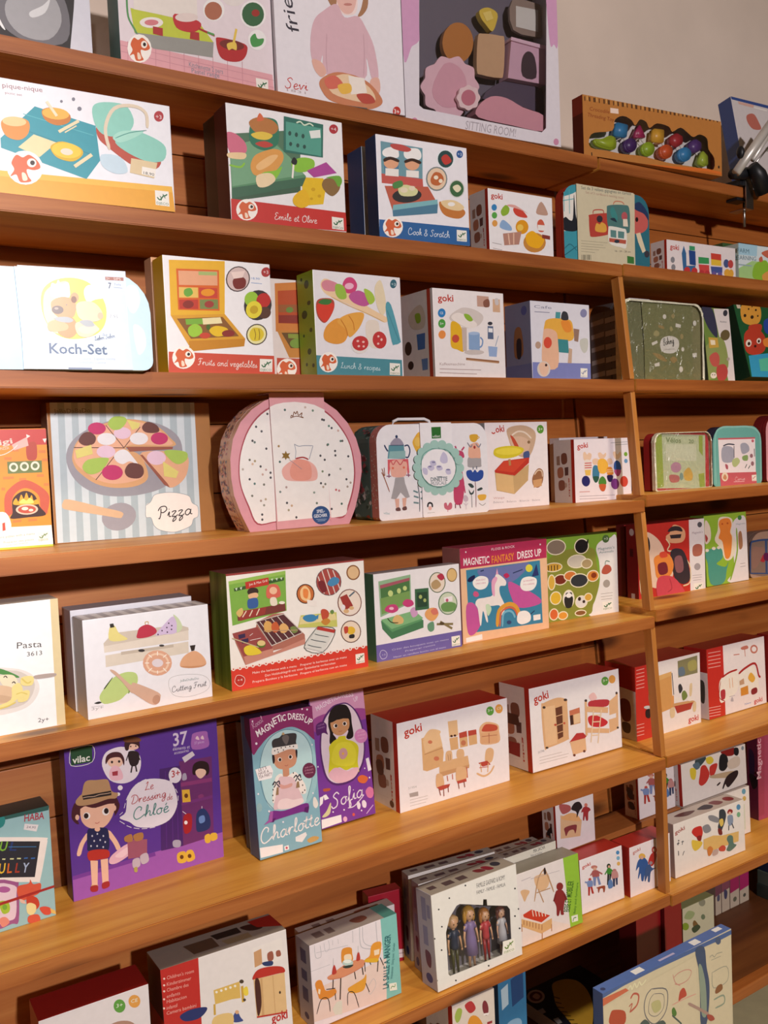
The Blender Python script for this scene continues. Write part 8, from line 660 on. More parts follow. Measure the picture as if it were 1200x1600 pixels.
carton('toy_box', 'red and white carton picturing a toy wardrobe at the bottom of the photo', None, 0.2022, 0.1931, 0.071, 'e4dede', '5a2a2a', '8f8680',
 'c bb2a26/p 0 0 0 0 287 0 270 741 0 749/c e8a8a0/t 5.29 43 86 246 101|Children\'s room/t 5.28 39 135 222 149|Kinderzimmer/t 5.27 36 178 198 191|Chambre des/t 5.28 32 225 131 232|enfants/t 5.28 29 264 177 275|Habitacion/t 5.27 25 311 104 317|infantil/t 5.27 22 350 244 367|Camera bambini/c f0d0c8/e 24 73 7.7 2.7 -0.6 7.8/c f0d0c8/e 20 122 7.7 2.7 -0.6 7.8/c f0d0c8/e 17 167 7.7 2.8 -0.6 7.8/c f0d0c8/e 12 226 7.7 2.8 -0.6 7.8/c f0d0c8/p 14 297 13 299 12 301 9 302 6 302 3 300 1 297 0 296 0 288 2 286 4 286 7 286 10 288 12 290 14 293/c e8e2e0/p 713 66 959 59 954 233 709 239/c c89a70/p 721 100 784 91 783 214 720 223/c 9a5a4a/s 830 148 873 142 877 206 835 212/s 903 153 934 153 941 197 905 195/c 2a3a6a/s 784 204 866 218 863 252 802 237/c b83028/s 693 305 739 250 842 255 943 291 964 339 898 333 733 316/c dcb886/p 702 313 959 342 956 666 707 617/c c8a070/p 757 324 774 326 768 623 748 622/l 1.23 860 334 859 648/c 4a2420/s 711 332 748 335 753 511 729 605 711 578/c 3a2a20/e 909 489 8.1 2.9 -1.1 12/c b83028/l 2.43 707 617 956 666/c d8b460/p 384 288 591 290 590 422 520 407 389 401/c f0ece0/e 406 310 9.8 3.5 -0.8 9.9/e 443 311 9.9 3.5 -0.8 9.9/e 479 311 9.9 3.5 -0.8 9.9/e 516 312 9.9 3.5 -0.8 9.9/e 553 313 9.9 3.5 -0.8 9.9/c c8a040/p 375 396 391 398 388 482 372 480/p 598 333 618 332 618 463 597 460/c 4a3a30/e 607 296 17.9 6.3 -1.3 15.9/e 619 447 11.9 4.3 -1 11.9/c e8d04a/s 616 360 648 351 653 414 622 413/c 24306a/s 118 394 200 373 318 396 311 434 252 463 154 447/c 3a4a8a/s 518 549 552 510 578 571 595 607 525 592/c d8a880/e 553 521 15.9 5.7 -1.3 15.8/c bb2a26/b 14.29 823 710 958 712|goki/c e0c080/s 371 496 511 516 502 624 361 613',
 'c c8322a/p 0 400 1000 400 1000 1000 0 1000', 'c 5a4638/p 250 300 480 300 480 800 280 800/c 2a2422/p 480 200 700 200 700 500 500 480/c 8a7a60/p 520 600 740 600 740 850 540 850/c 3a2422/s 720 250 850 300 860 600 760 550/c 9a2420/p 800 100 1000 100 1000 800 830 500', mw=frame(0.4145, 1.2693, -0.9327, -0.0457, 0.0617, 0.071))
carton('toy_box', 'pale carton directly behind the teal striped dining room carton', None, 0.1849, 0.1322, 0.028, 'ded6da', 'a8a0a8', 'a89c98',
 '',
 '', 'c 6a5a5a/p 150 300 230 300 230 700 150 700/p 300 300 380 300 380 700 300 700/c 7a4a40/s 600 350 750 300 780 600 640 700', mw=frame(0.6827, 1.3499, -0.9327, -0.0477, 0, 0.028))
carton('toy_box', 'white carton picturing orange dining chairs with a teal side stripe', None, 0.1728, 0.1407, 0.048, 'e6dee6', 'a8a8b8', 'a59a98',
 'c 7fc0bc/p 820 1000 806 0 997 0 1000 522 1000 1000/c e5cfc8/p 0 526 847 498 820 999 0 903/c b8b8c0/k 0.91 54 14 59 153 92 182 121 164 115 39/k 0.69 157 26 171 139 215 111 207 15/k 0.7 255 35 251 95/k 0.7 312 42 315 105/l 0.68 69 111 419 163/k 0.95 481 8 475 155/k 1.2 562 0 557 188 603 278 825 376/k 0.96 595 5 595 187 664 271 768 313/k 0.98 750 10 753 299/k 0.67 0 304 209 308/k 0.73 617 749 681 683 705 772 639 854 612 810/c 3a2a28/l 2.08 233 487 222 604/l 2.34 317 508 294 767/l 2.16 560 473 568 586/l 1.9 470 497 481 603/c d98f6c/s 170 444 230 424 347 382 464 369 566 396 600 442 575 479 455 506 310 512 198 487/c c87a5a/k 1.15 178 470 310 512 455 506 582 482/c dc9035/s 335 299 345 195 389 179 453 208 459 273 457 366 349 352/c f0dcc0/s 369 267 441 281 443 360 378 356/c e39a38/s 656 386 678 284 726 253 793 275 793 347 766 448 725 487 614 448 602 411/c f0dcc0/p 707 344 773 352 764 415 708 408/c e0b030/s 602 411 728 448 756 484 724 498 607 448/c 2a2020/l 1.45 592 447 592 557/l 1.72 748 488 731 617/l 1.48 773 459 808 570/l 1.21 651 467 663 501/c dc8a34/s 35 475 62 435 103 452 125 531 149 595 246 615 250 678 157 697 76 660 59 607/c f0dcc0/p 67 535 89 553 79 608 60 585/c 2a2020/k 1.36 32 820 89 673 164 700 177 858/l 1.38 150 580 247 608/l 1.39 243 667 245 749/c e0a038/s 386 677 445 657 565 632 597 591 601 647 571 760 496 773 411 738/c 2a2020/k 1.41 373 872 385 731 453 757 496 952/l 1.45 590 698 626 824/c b8d0cc/e 403 367 59.6 25.2 -2.6 39.3/c 2a3a38/s 347 389 461 415 430 436 373 421/c e8f0ec/e 400 350 45.3 19.1 -1.4 21.2/c b83a34/s 223 429 243 337 261 345 272 434/s 500 384 521 291 539 306 544 387/c c8c8c8/l 0.93 243 337 249 248/l 0.96 527 301 530 216/c d8d8cc/p 253 779 314 784 307 950 227 920 204 840/c 2f6a70/b 12.19 849 868 913 227|LA SALLE A MANGER/c 4f8a8c/b 4.5 902 779 959 351|Wohnzimmer   Dining room   Comedor/c e8ece0/p 856 820 945 843 949 937 862 914/c 4a8a4a/k 1.24 874 895 891 868 921 887 928 852',
 'c c8c4d4/p 0 0 1000 0 1000 1000 0 1000/c 6a6a90/p 300 100 700 100 700 260 300 260/p 300 350 700 350 700 470 300 470/p 300 560 700 560 700 720 300 720/c 34448a/p 660 900 648 915 613 928 561 937 500 940 439 937 387 928 352 915 340 900 352 885 387 872 439 863 500 860 561 863 613 872 648 885', 'c 6a5a5a/p 120 300 220 300 220 700 120 700/p 260 300 340 300 340 700 260 700/c 7a4a40/s 550 350 700 300 720 600 600 700/c 4f8f8a/p 850 0 1000 0 1000 1000 850 1000', mw=frame(0.6681, 1.2896, -0.9327, 0.0013, 0.0351, 0.048))
carton('toy_box', 'plain dark red carton behind the dining room carton, with a white price sticker', None, 0.0671, 0.1374, 0.028, 'a01a30', '7a1424', '8a1426',
 'c e0d0d8/p 785 818 1000 839 1000 953 807 942/c 9a8a98/l 1.28 841 880 996 893', mw=frame(0.8388, 1.3843, -0.9327, -0.1617, 0, 0.028))
carton('toy_box', 'dotted white doll family carton, backmost of three in a row', None, 0.1911, 0.1634, 0.026, 'dedad8', 'a8a4b4', 'a09890',
 '',
 'c 8a8ab0/p 300 60 600 60 600 300 300 300/p 650 120 850 120 850 260 650 260/p 300 360 600 360 600 560 300 560/c 6a3a50/s 350 620 700 640 650 780 400 760/c 3a4a8a/p 720 900 703 919 656 935 584 946 500 950 416 946 344 935 297 919 280 900 297 881 344 865 416 854 500 850 584 854 656 865 703 881', 'c 5a4a4e/p 60 300 140 300 140 600 60 600/p 220 350 330 350 330 700 220 700/p 380 350 480 350 480 700 380 700/c 7a3038/s 600 300 680 350 700 650 620 600/c 3a3a48/p 910 400 906 484 895 556 879 603 860 620 841 603 825 556 814 484 810 400 814 316 825 244 841 197 860 180 879 197 895 244 906 316/c 8a2c3c/s 700 300 760 300 790 700 720 700', mw=frame(0.9129, 1.3611, -0.9327, -0.1103, 0, 0.026))
carton('toy_box', 'dotted white doll family carton, middle of three in a row', None, 0.1937, 0.1649, 0.025, 'e0dcda', 'a8a4b4', 'a09890',
 '',
 'c 8a8ab0/p 300 60 600 60 600 300 300 300/p 650 120 850 120 850 260 650 260/p 300 360 600 360 600 560 300 560/c 6a3a50/s 350 620 700 640 650 780 400 760/c 3a4a8a/p 720 900 703 919 656 935 584 946 500 950 416 946 344 935 297 919 280 900 297 881 344 865 416 854 500 850 584 854 656 865 703 881', 'c 5a4a4e/p 60 300 140 300 140 600 60 600/p 220 350 330 350 330 700 220 700/p 380 350 480 350 480 700 380 700/c 7a3038/s 600 300 680 350 700 650 620 600/c 3a3a48/p 910 400 906 484 895 556 879 603 860 620 841 603 825 556 814 484 810 400 814 316 825 244 841 197 860 180 879 197 895 244 906 316/c 8a2c3c/s 700 300 760 300 790 700 720 700', mw=frame(0.9059, 1.3193, -0.9327, -0.0765, 0, 0.025))
fam = frame(0.8911, 1.2504, -0.9327, 0.0093, 0.059, 0.045)
window_box('dotted white window carton holding four small dolls, frontmost of three in a row', 0.1965, 0.169, 0.045, 'e6e4e0', 'b4b2c4', 'a8a098', [(0.0263,0.0958),(0.0363,0.119),(0.0536,0.1349),(0.0608,0.1358),(0.1127,0.1181),(0.1144,0.1278),(0.1225,0.1254),(0.1227,0.1144),(0.1689,0.0991),(0.175,0.0907),(0.1735,0.0494),(0.173,0.0352),(0.1534,0.0365),(0.1487,0.0147),(0.0283,0.0184),(0.0249,0.0233)], 'c 2f3034/e 74 168 9.1 3.3 -0.8 8.6/e 199 95 9.4 3.2 -0.8 8.7/e 389 28 9.8 3.2 -0.8 8.9/e 72 590 9.2 3.8 -0.8 8.8/p 15 450 14 453 12 455 9 456 5 455 2 453 0 451 0 438 0 438 3 437 7 438 10 440 13 443 15 446/e 203 960 9.6 4.2 -0.8 9/e 587 960 10.4 4.4 -0.8 9.4/e 969 262 11.1 3.7 -0.8 9.5/p 1000 507 998 507 994 506 990 504 986 501 984 497 984 493 985 489 987 487 991 486 996 487 1000 490 1000 490/e 989 709 11.3 4.3 -0.8 9.7/p 6 881 5 884 3 886 0 887 0 870 1 871 4 874 6 878/e 944 557 11.1 4.1 -0.8 9.6/e 94 355 9.2 3.5 -0.8 8.7/c 46464c/t 8.69 515 101 857 122|FAMILLE GASPARD & ROMY/t 6.68 509 166 855 195|FAMILY - FAMILIE - FAMILIA/c f2efe6/p 774 772 917 789 915 927 771 914/c 6a8a3a/k 2.24 792 838 815 864 836 850 859 827 879 826 899 812/k 1.48 821 828 836 850 829 871/k 1.48 853 809 864 829 875 851/t 4.04 782 905 903 916|DJECO', '77737c', fam, 'c 8a8ab0/p 300 60 600 60 600 300 300 300/p 650 120 850 120 850 260 650 260/p 300 360 600 360 600 560 300 560/c 6a3a50/s 350 620 700 640 650 780 400 760/c 3a4a8a/p 720 900 703 919 656 935 584 946 500 950 416 946 344 935 297 919 280 900 297 881 344 865 416 854 500 850 584 854 656 865 703 881', 'c 5a4a4e/p 60 300 140 300 140 600 60 600/p 220 350 330 350 330 700 220 700/p 380 350 480 350 480 700 380 700/c 7a3038/s 600 300 680 350 700 650 620 600/c 3a3a48/p 910 400 906 484 895 556 879 603 860 620 841 603 825 556 814 484 810 400 814 316 825 244 841 197 860 180 879 197 895 244 906 316/c 8a2c3c/s 700 300 760 300 790 700 720 700')
doll('small doll in a navy shirt and olive trousers, leftmost in the window carton', fam, 0.0538, 0.0069, 0.1035, 0.016, 'd8a880','c8a070','1f2f4a','4a4a28',False,False, 'dolls inside the window carton')
doll('small fair haired doll in a lavender dress, second from left in the window carton', fam, 0.0912, 0.0064, 0.1085, 0.016, 'dcae88','c8963c','8a78a8','8a78a8',True,True, 'dolls inside the window carton')
doll('small ginger haired doll in a red shirt and red trousers in the window carton', fam, 0.1263, 0.0052, 0.0956, 0.016, 'dcae88','b8783a','c04048','a02028',False,True, 'dolls inside the window carton')
doll('small doll in a pale dotted dress, rightmost in the window carton', fam, 0.1648, 0.0073, 0.0851, 0.016, 'dcb090','6a3a34','c4c4c8','c4c4c8',True,True, 'dolls inside the window carton')
carton('toy_box', 'white topped nursery doll carton, backmost behind the green edged carton', None, 0.1331, 0.143, 0.03, 'e0dcd4', 'b0a8a8', 'a8a098',
 '',
 '', 'c 5a4a4e/p 60 300 140 300 140 600 60 600/p 220 350 330 350 330 700 220 700/p 380 350 480 350 480 700 380 700/c 7a3038/s 600 300 680 350 700 650 620 600/c 3a3a48/p 910 400 906 484 895 556 879 603 860 620 841 603 825 556 814 484 810 400 814 316 825 244 841 197 860 180 879 197 895 244 906 316/c 8a2c3c/s 700 300 760 300 790 700 720 700', mw=frame(1.103, 1.3564, -0.9327, -0.0722, 0.0451, 0.03))
carton('toy_box', 'cream faced nursery doll carton directly behind the green edged carton', None, 0.1319, 0.1491, 0.026, 'e8e4d4', 'b0a8a8', '9a9088',
 'c 4a4a50/t 7.46 545 60 777 56|MIA SACHA/c 8a8a8a/t 4.38 488 97 717 102|Bebe et mobilier',
 '', 'c 5a4a4e/p 60 300 140 300 140 600 60 600/p 220 350 330 350 330 700 220 700/p 380 350 480 350 480 700 380 700/c 7a3038/s 600 300 680 350 700 650 620 600/c 3a3a48/p 910 400 906 484 895 556 879 603 860 620 841 603 825 556 814 484 810 400 814 316 825 244 841 197 860 180 879 197 895 244 906 316/c 8a2c3c/s 700 300 760 300 790 700 720 700', mw=frame(1.1182, 1.3218, -0.9327, -0.0132, 0.041, 0.026))
carton('toy_box', 'white carton picturing a toy cot and high chair with a lime green edge', None, 0.156, 0.1372, 0.045, 'e4dcdc', 'a8a8a0', '8f8a80',
 'c 93c23c/p 791 1000 751 0 1000 0 1000 1000/c 3f6a24/b 16.2 794 779 901 371|BEBE ET MOBILIER/c 5a8a30/b 5.85 886 835 974 418|Baby and furniture/c e8ece0/p 817 850 924 860 923 950 822 941/c 3f7a3a/k 1.64 838 934 858 890 898 895/c e8d8d0/p 21 1000 34 551 775 950 791 1000/c dcb48c/s 268 141 340 111 478 136 512 222 459 332 320 316/c b8906a/k 2.74 443 51 335 159 248 453/k 2.74 443 51 500 206 564 422/k 2.29 321 304 391 510/k 1.9 290 344 514 349/c 3a2a28/s 428 60 453 41 465 120 433 132/c 8a2c2c/e 666 376 55 16.1 -5.7 54.5/s 573 480 609 415 709 445 756 574 728 604 698 721 697 784 651 769 646 705 616 770 583 754 586 635 553 536/c 7a2424/k 3.98 590 460 552 549/k 4.07 727 501 760 593/c c83f28/p 58 571 191 544 477 723 332 772 67 610/c dcae78/p 28 620 330 795 501 768 493 901 318 923 24 724/c 9a5a34/l 1.45 64 651 58 712/l 1.46 108 675 103 740/l 1.47 153 700 147 767/l 1.48 199 726 193 795/l 1.49 245 751 238 823/l 1.5 291 777 284 851/l 1.51 338 803 330 880/c f0e0d0/l 1.86 203 559 214 647/l 1.87 250 575 261 663/l 1.89 298 590 308 679/l 1.9 345 606 356 695/l 1.92 394 622 405 711/c b88050/l 2.26 332 917 325 998/l 1.8 27 690 23 793/l 1.94 487 850 483 946/c d8b088/s 46 247 112 242 187 289 142 348 98 406 66 324/c b0a8b0/l 1.1 71 110 217 102/l 0.75 215 126 680 153', mw=frame(1.1027, 1.2712, -0.9327, -0.0337, 0.0624, 0.045))
carton('toy_box', 'red topped white carton picturing a bending doll family, right of the green edged carton', None, 0.1191, 0.1103, 0.05, 'ece4e8', '8a2420', 'a82c24',
 'c c03a2c/b 7.02 57 176 254 156|goki/c 4a8ac0/e 897 112 42 11.1 -3.5 38/c 7ab0d0/e 900 218 42 11.3 -3.5 38/c e0b060/e 902 323 42 11.4 -3.5 38/c c07a70/e 331 220 75.1 20.5 -2.9 32.6/c d8a890/e 342 259 40.4 11.1 -2.9 32.6/c a85a5a/s 281 278 412 307 431 427 286 398/k 3.07 410 326 508 401/k 3.05 285 303 231 347/c 7a8ab8/p 289 392 364 408 338 568 292 555/p 373 411 423 420 462 579 409 576/c c05048/e 217 415 34.3 9.7 -2.4 27.8/c 7a90c0/s 151 432 272 454 263 558 165 542/k 3.03 163 459 99 424/c b03028/p 165 537 211 550 191 704 157 694/p 216 552 257 557 289 696 245 688/c 2a3a2a/e 667 300 47.2 12.9 -4.3 47.1/c d8a890/e 672 311 26.6 7.3 -2.3 25.9/c 3f8a34/s 627 337 707 355 719 459 624 445/k 3.11 631 363 565 428/k 3.12 706 371 761 435/c 23282c/p 624 440 671 453 641 654 601 631/p 677 455 719 459 688 571 661 564/c b87878/e 793 419 47.6 13.1 -2.8 30.7/c c08a88/s 731 426 851 447 870 574 728 558/c 2a3a60/p 741 557 795 565 781 718 745 708/p 809 569 855 570 849 702 813 698/c 5a80b8/s 644 559 717 579 736 706 644 715 620 648/c 9a4a34/s 355 609 518 619 560 655 537 744 507 736 498 673 440 657 405 718 386 701 382 640', mw=frame(1.2799, 1.2881, -0.9327, -0.0297, 0.0411, 0.05))
carton('toy_box', 'red topped white carton picturing four soft dolls, just left of the post', None, 0.1235, 0.1064, 0.05, 'ece2e6', 'b83028', 'a82c24',
 'c c07068/b 7.1 80 157 270 125|goki/c e0b050/e 301 265 82.2 25.8 -0.3 62.6/c 2f5a9a/s 206 314 349 306 443 440 410 586 347 670 315 763 268 736 253 589 205 677 189 647 222 449 142 503/c d8a890/e 292 283 44.3 13.9 -0.2 36.5/c b8302c/e 602 229 63 19.8 -0.7 73.1/s 523 283 649 309 632 447 536 534 443 440/c e8c0a8/e 596 227 31.5 9.9 -0.3 33.9/c 3a5a8a/s 379 524 474 476 536 573 630 602 504 641 471 824 424 810 425 694 362 790 346 721/c e0b848/s 680 384 727 321 837 407 865 624 816 764 676 681 662 535/c b04040/k 1.7 696 324 775 310 836 420/c d8a890/e 752 360 37.6 11.8 -0.4 33.8/c 9a8a90/e 506 460 44 13.7 -0.3 36.3',
 'c e8dce0/p 300 150 600 100 600 1000 300 1000', mw=frame(1.4106, 1.279, -0.9327, -0.0183, 0, 0.05))
carton('toy_box', 'small white carton with a red toy cot picture on the raised rear ledge', None, 0.1091, 0.1038, 0.04, 'eae2e6', '', 'c8a0a0',
 'c e0b890/p 119 257 664 491 605 806 96 722/c e8b078/s 168 297 378 280 542 354 630 507 365 431 164 348/c 8a3a40/s 199 541 322 523 508 549 520 616 477 720 433 631 314 624 237 707 210 622/c b05a5a/s 103 44 357 120 382 230 173 247/c 2a1c24/s 401 210 495 110 628 124 692 245 614 298 536 416 529 299/c d87a6a/e 792 229 44.9 13.4 -3.3 39.4/c a83038/s 681 292 751 250 862 296 906 359 845 391 826 537 777 536 752 440 722 520 691 498 709 352 660 350',
 'c efe8e8/p 0 0 1000 0 1000 1000 0 1000/c c03428/p 850 0 1000 0 1000 1000 850 1000/c a88878/p 140 260 300 250 300 400 140 400/c 8a5a4a/s 380 230 620 220 640 360 400 380/c b87a60/s 180 460 420 440 440 580 200 600/c 6a4a48/p 520 440 700 430 690 560 530 570/c 9a6858/s 220 660 480 650 500 780 240 800/c c8b0a4/e 560 720 60 0 0 40/c b8a8a8/l 0.07 150 900 600 890/c c0342a/b 2 700 600 700 900|goki/c 1f1a20/s 350 600 650 500 700 620 560 640 600 850 480 830 470 700 300 700', mw=frame(1.2645, 1.337, -0.82, 0.0027, 0.0283, 0.04))
carton('toy_box', 'white carton with a bending doll family on the ledge behind the post', None, 0.1211, 0.0942, 0.04, 'e8e0e4', '', 'c8a0a0',
 'c c07a70/p 442 74 433 88 413 95 382 94 347 85 312 69 283 50 264 29 258 10 264 0 353 0 353 0 388 15 417 35 436 56/c d8a890/e 364 94 49.5 17 -3.1 42.3/c a85a5a/s 290 115 450 160 474 316 296 273/k 3.62 448 184 566 285/k 3.67 295 147 228 203/c 7a8ab8/p 301 265 394 289 364 497 307 478/p 404 293 464 307 514 514 450 509/c c05048/e 210 291 43.2 14.3 -2.7 36.7/c 7a90c0/s 127 311 280 345 270 482 146 458/k 3.72 143 347 61 298/c b03028/p 146 452 204 471 182 674 138 661/p 212 473 263 480 304 665 250 654/c 2a3a2a/e 750 166 54 18.8 -4.1 59.1/c d8a890/e 756 180 30.4 10.5 -2.3 32.5/c 3f8a34/s 705 211 797 236 812 368 702 347/k 3.53 709 243 634 324/k 3.5 795 257 858 339/c 23282c/p 703 341 757 359 725 613 679 582/p 764 361 812 368 778 508 747 498/c b87878/e 894 321 53.1 18.1 -2.6 38.1/c c08a88/s 825 327 959 358 982 515 824 493/c 2a3a60/p 837 492 898 503 885 694 845 681/p 915 508 966 510 961 673 921 669/c 5a80b8/s 727 491 811 519 835 678 730 690 702 605/c 9a4a34/s 385 550 581 566 631 613 605 727 571 716 559 636 489 614 447 693 424 671 419 592',
 'c efe8e8/p 0 0 1000 0 1000 1000 0 1000/c c03428/p 850 0 1000 0 1000 1000 850 1000/c a88878/p 140 260 300 250 300 400 140 400/c 8a5a4a/s 380 230 620 220 640 360 400 380/c b87a60/s 180 460 420 440 440 580 200 600/c 6a4a48/p 520 440 700 430 690 560 530 570/c 9a6858/s 220 660 480 650 500 780 240 800/c c8b0a4/e 560 720 60 0 0 40/c b8a8a8/l 0.07 150 900 600 890/c c0342a/b 2 700 600 700 900|goki/c 4a4a58/s 200 300 600 350 560 560 250 520/s 250 650 600 640 700 780 380 800', mw=frame(1.524, 1.3497, -0.82, 0.0081, 0.028, 0.04))
carton('toy_box', 'white carton picturing knight figures, frontmost of its stack in the right bay', None, 0.2366, 0.1192, 0.048, 'ece4de', 'b8a8a0', 'c2b6b0',
 'c a85048/b 8.9 18 200 154 161|goki/c 4a4a50/k 2.48 49 406 60 351/k 1.98 38 374 71 379/e 63 327 9.6 4.9 -0.3 13.7/k 2.01 107 427 119 355/k 1.5 96 369 133 379/k 2.47 54 598 53 512/k 2 108 627 121 582 134 558/c 5a90b8/e 921 117 30.2 13 -2.7 54.4/c 7ab08a/e 918 261 27.1 12.1 -2.5 50.1/c c8302c/s 244 257 278 202 369 209 393 293 390 383 361 441 310 398 261 319/c 8a2024/s 311 380 376 394 360 494 322 457/c 8a8a90/s 395 239 476 231 513 351 471 386 418 360/s 482 75 551 97 631 199 614 267 546 217 493 155/c 3a4048/s 637 68 667 39 709 65 734 169 714 294 680 393 649 454 610 360 629 255/c e0c060/s 630 236 681 222 691 322 653 361/c 7a2a28/s 610 378 658 420 668 519 619 495/c 9a3030/s 758 121 789 92 832 134 822 188 763 172/c e8c0a8/e 790 174 20.5 9.1 -1.4 30.5/c 8a98b0/s 754 216 827 230 828 385 768 396/c 3a3a44/l 2.88 768 396 763 490/l 2.91 813 379 838 487/c e0c048/s 239 415 296 444 385 525 343 611 277 630 241 541/c e0b870/p 400 478 536 473 674 541 909 579 899 768 498 747 394 656/c d08040/s 446 683 488 651 526 725 495 818 455 814/c c85040/s 609 750 666 724 707 783 689 848 620 812/c 5a7a70/s 727 643 759 583 816 630 824 768 866 828 774 893 718 845 752 750/c c0a8a0/s 525 761 594 761 590 851 521 850',
 '', 'c 5a3030/s 150 400 300 300 420 500 260 700/c 2a2a38/s 450 500 600 300 650 600 560 800/c 7a3a40/s 660 300 760 250 800 600 700 700/c 8a2a30/p 960 500 955 596 942 677 923 731 900 750 877 731 858 677 845 596 840 500 845 404 858 323 877 269 900 250 923 269 942 323 955 404', mw=frame(1.5573, 1.2833, -0.938, -0.0273, 0.0251, 0.048))
carton('toy_box', 'tall white carton standing behind the knight figures carton', None, 0.2308, 0.1131, 0.06, 'ece4de', 'b8a8a0', 'b8aca4',
 'c 6aa0b8/e 912 87 31.5 14.1 -2.6 58.5/c d0b060/e 917 239 28.4 13.1 -2.3 50.9/c d8dcc8/l 11.94 895 359 895 903', mw=frame(1.6601, 1.3378, -0.938, -0.0324, 0.0235, 0.06))
carton('toy_box', 'white carton with red and black figures lying on the carton behind the knights', None, 0.2346, 0.0967, 0.06, 'ece4de', '', 'c8bcb4',
 'c 3a4a50/p 214 1 214 0 372 0 373 4 376 23 375 41 371 60 362 79 351 97 338 115 327 132 315 147 302 164 290 178 277 188 265 190 252 184 239 171 227 154 216 134 209 114 205 93 205 69 206 45 209 21/c 5a7080/s 173 94 255 70 279 198 219 234/c e0c840/s 126 183 177 166 218 257 195 449 139 396/s 375 41 451 35 490 150 442 218 385 163/c c83a34/s 293 206 353 193 393 307 415 458 363 612 288 660 248 570 271 378/s 424 278 516 235 544 296 488 498 428 511/c 8a2020/p 605 0 813 0 818 8 825 36 830 66 831 95 830 119 826 139 818 158 808 173 795 184 779 188 759 184 733 174 706 160 680 142 659 123 642 101 626 74 613 46 605 20/c 1f1f24/s 583 129 632 61 703 171 706 385 640 489 568 403/s 820 18 881 50 889 175 855 228 812 158/c d8c8b8/s 711 294 823 235 897 299 886 483 761 509 704 431/c c0a888/s 413 503 548 508 803 579 810 723 484 588/c 2c1f24/s 677 649 803 579 860 610 840 740 707 920 664 873 652 820 617 914 603 884/s 519 768 566 726 577 755 533 799/c 8a98a0/p 976 100 973 119 967 133 960 141 951 140 943 132 937 117 933 98 933 78 936 59 941 45 949 37 957 38 965 46 972 61 975 80',
 'c efe8e8/p 0 0 1000 0 1000 1000 0 1000/c c03428/p 850 0 1000 0 1000 1000 850 1000/c a88878/p 140 260 300 250 300 400 140 400/c 8a5a4a/s 380 230 620 220 640 360 400 380/c b87a60/s 180 460 420 440 440 580 200 600/c 6a4a48/p 520 440 700 430 690 560 530 570/c 9a6858/s 220 660 480 650 500 780 240 800/c c8b0a4/e 560 720 60 0 0 40/c b8a8a8/l 0.08 150 900 600 890/c c0342a/b 3 700 600 700 900|goki', mw=frame(1.6638, 1.3449, -0.825, -0.0078, 0.0375, 0.06))
carton('toy_box', 'tall dark red box with Magnetic written up its spine, right edge', None, 0.1229, 0.2152, 0.032, 'b04a66', '5a1c38', '6a2030',
 'c a8445c/p 0 0 228 0 179 944 0 954/c e8b8c4/b 16.89 95 510 109 47|Magnetic',
 'c 2a1a3a/s 200 200 700 250 600 600 300 560/c 1a141c/s 200 480 900 500 900 600 500 640', mw=frame(1.965, 1.3595, -0.938, -0.0446, 0, 0.032))
carton('toy_box', 'white toy food carton half hidden under the lowest lit shelf', None, 0.0943, 0.2537, 0.083, 'd8ccc4', '', 'b0a098',
 'c b03038/s 291 34 449 22 546 89 406 105/c 9ab050/s 54 78 134 33 230 58 168 122 90 128/c d89030/e 539 250 200.1 54.4 -4.8 108.7/c 8a98a8/e 157 187 100.9 27.6 -2.1 37.4/c c05a40/s 100 293 278 288 472 397 426 522 150 444/c 7a2a38/e 775 117 72.5 19.2 -2.1 54.2/c f0e8e8/l 3.46 724 158 846 168/c 9a2c38/l 4.65 803 234 926 239',
 'c efe8e8/p 0 0 1000 0 1000 1000 0 1000/c c03428/p 850 0 1000 0 1000 1000 850 1000/c a88878/p 140 260 300 250 300 400 140 400/c 8a5a4a/s 380 230 620 220 640 360 400 380/c b87a60/s 180 460 420 440 440 580 200 600/c 6a4a48/p 520 440 700 430 690 560 530 570/c 9a6858/s 220 660 480 650 500 780 240 800/c c8b0a4/e 560 720 60 0 0 40/c b8a8a8/l 0.17 150 900 600 890/c c0342a/b 4.15 700 600 700 900|goki', mw=frame(0.9171, 1.247, -1.217, -0.0219, 0, 0.083))
carton('toy_box', 'blue patterned carton in the shade behind the toy food carton', None, 0.0694, 0.2273, 0.05, '3a7aa8', '2a4a6a', '24304a',
 'c b8d0e0/p 100 150 350 120 350 300 120 330/c 2a4a7a/p 450 100 900 60 900 300 480 340/c 8ab0d0/s 200 500 500 450 800 500 700 700 300 720', mw=frame(1.0737, 1.31, -1.217, -0.0203, 0, 0.05))
carton('toy_box', 'dark red carton standing under the shelf joint, left of its twin', None, 0.079, 0.204, 0.05, '8a1018', '5a0a10', '5a0a10',
 '', mw=frame(1.4819, 1.33, -1.217, -0.0016, 0, 0.05))
carton('toy_box', 'dark red carton under the shelf joint, touching the cream carton', None, 0.0567, 0.214, 0.05, '8a1018', '5a0a10', '5a0a10',
 '', mw=frame(1.5622, 1.32, -1.217, -0.0036, 0, 0.05))
carton('toy_box', 'cream and green carton standing behind the blue drawing board box', None, 0.1097, 0.1694, 0.04, 'c8c4a8', '7a4a34', '9aa070',
 'c 8a8a78/p 726 51 716 70 691 83 655 87 613 83 572 71 538 52 516 30 509 8 513 0 686 0 697 6 719 28/c 6a7a60/e 641 237 66.8 13.6 -2.9 37.5/c 9aa878/s 49 133 177 59 381 129 255 190/c 7f9a2c/p 189 279 179 297 154 309 118 313 77 308 37 296 3 277 0 274 0 209 10 204 46 200 87 205 128 217 161 236 183 257/c 7a5a30/s 309 260 373 229 487 326 363 344/c 3a4a34/s 273 325 458 305 545 367 358 402', mw=frame(1.6348, 1.33, -1.217, -0.0103, 0, 0.04))
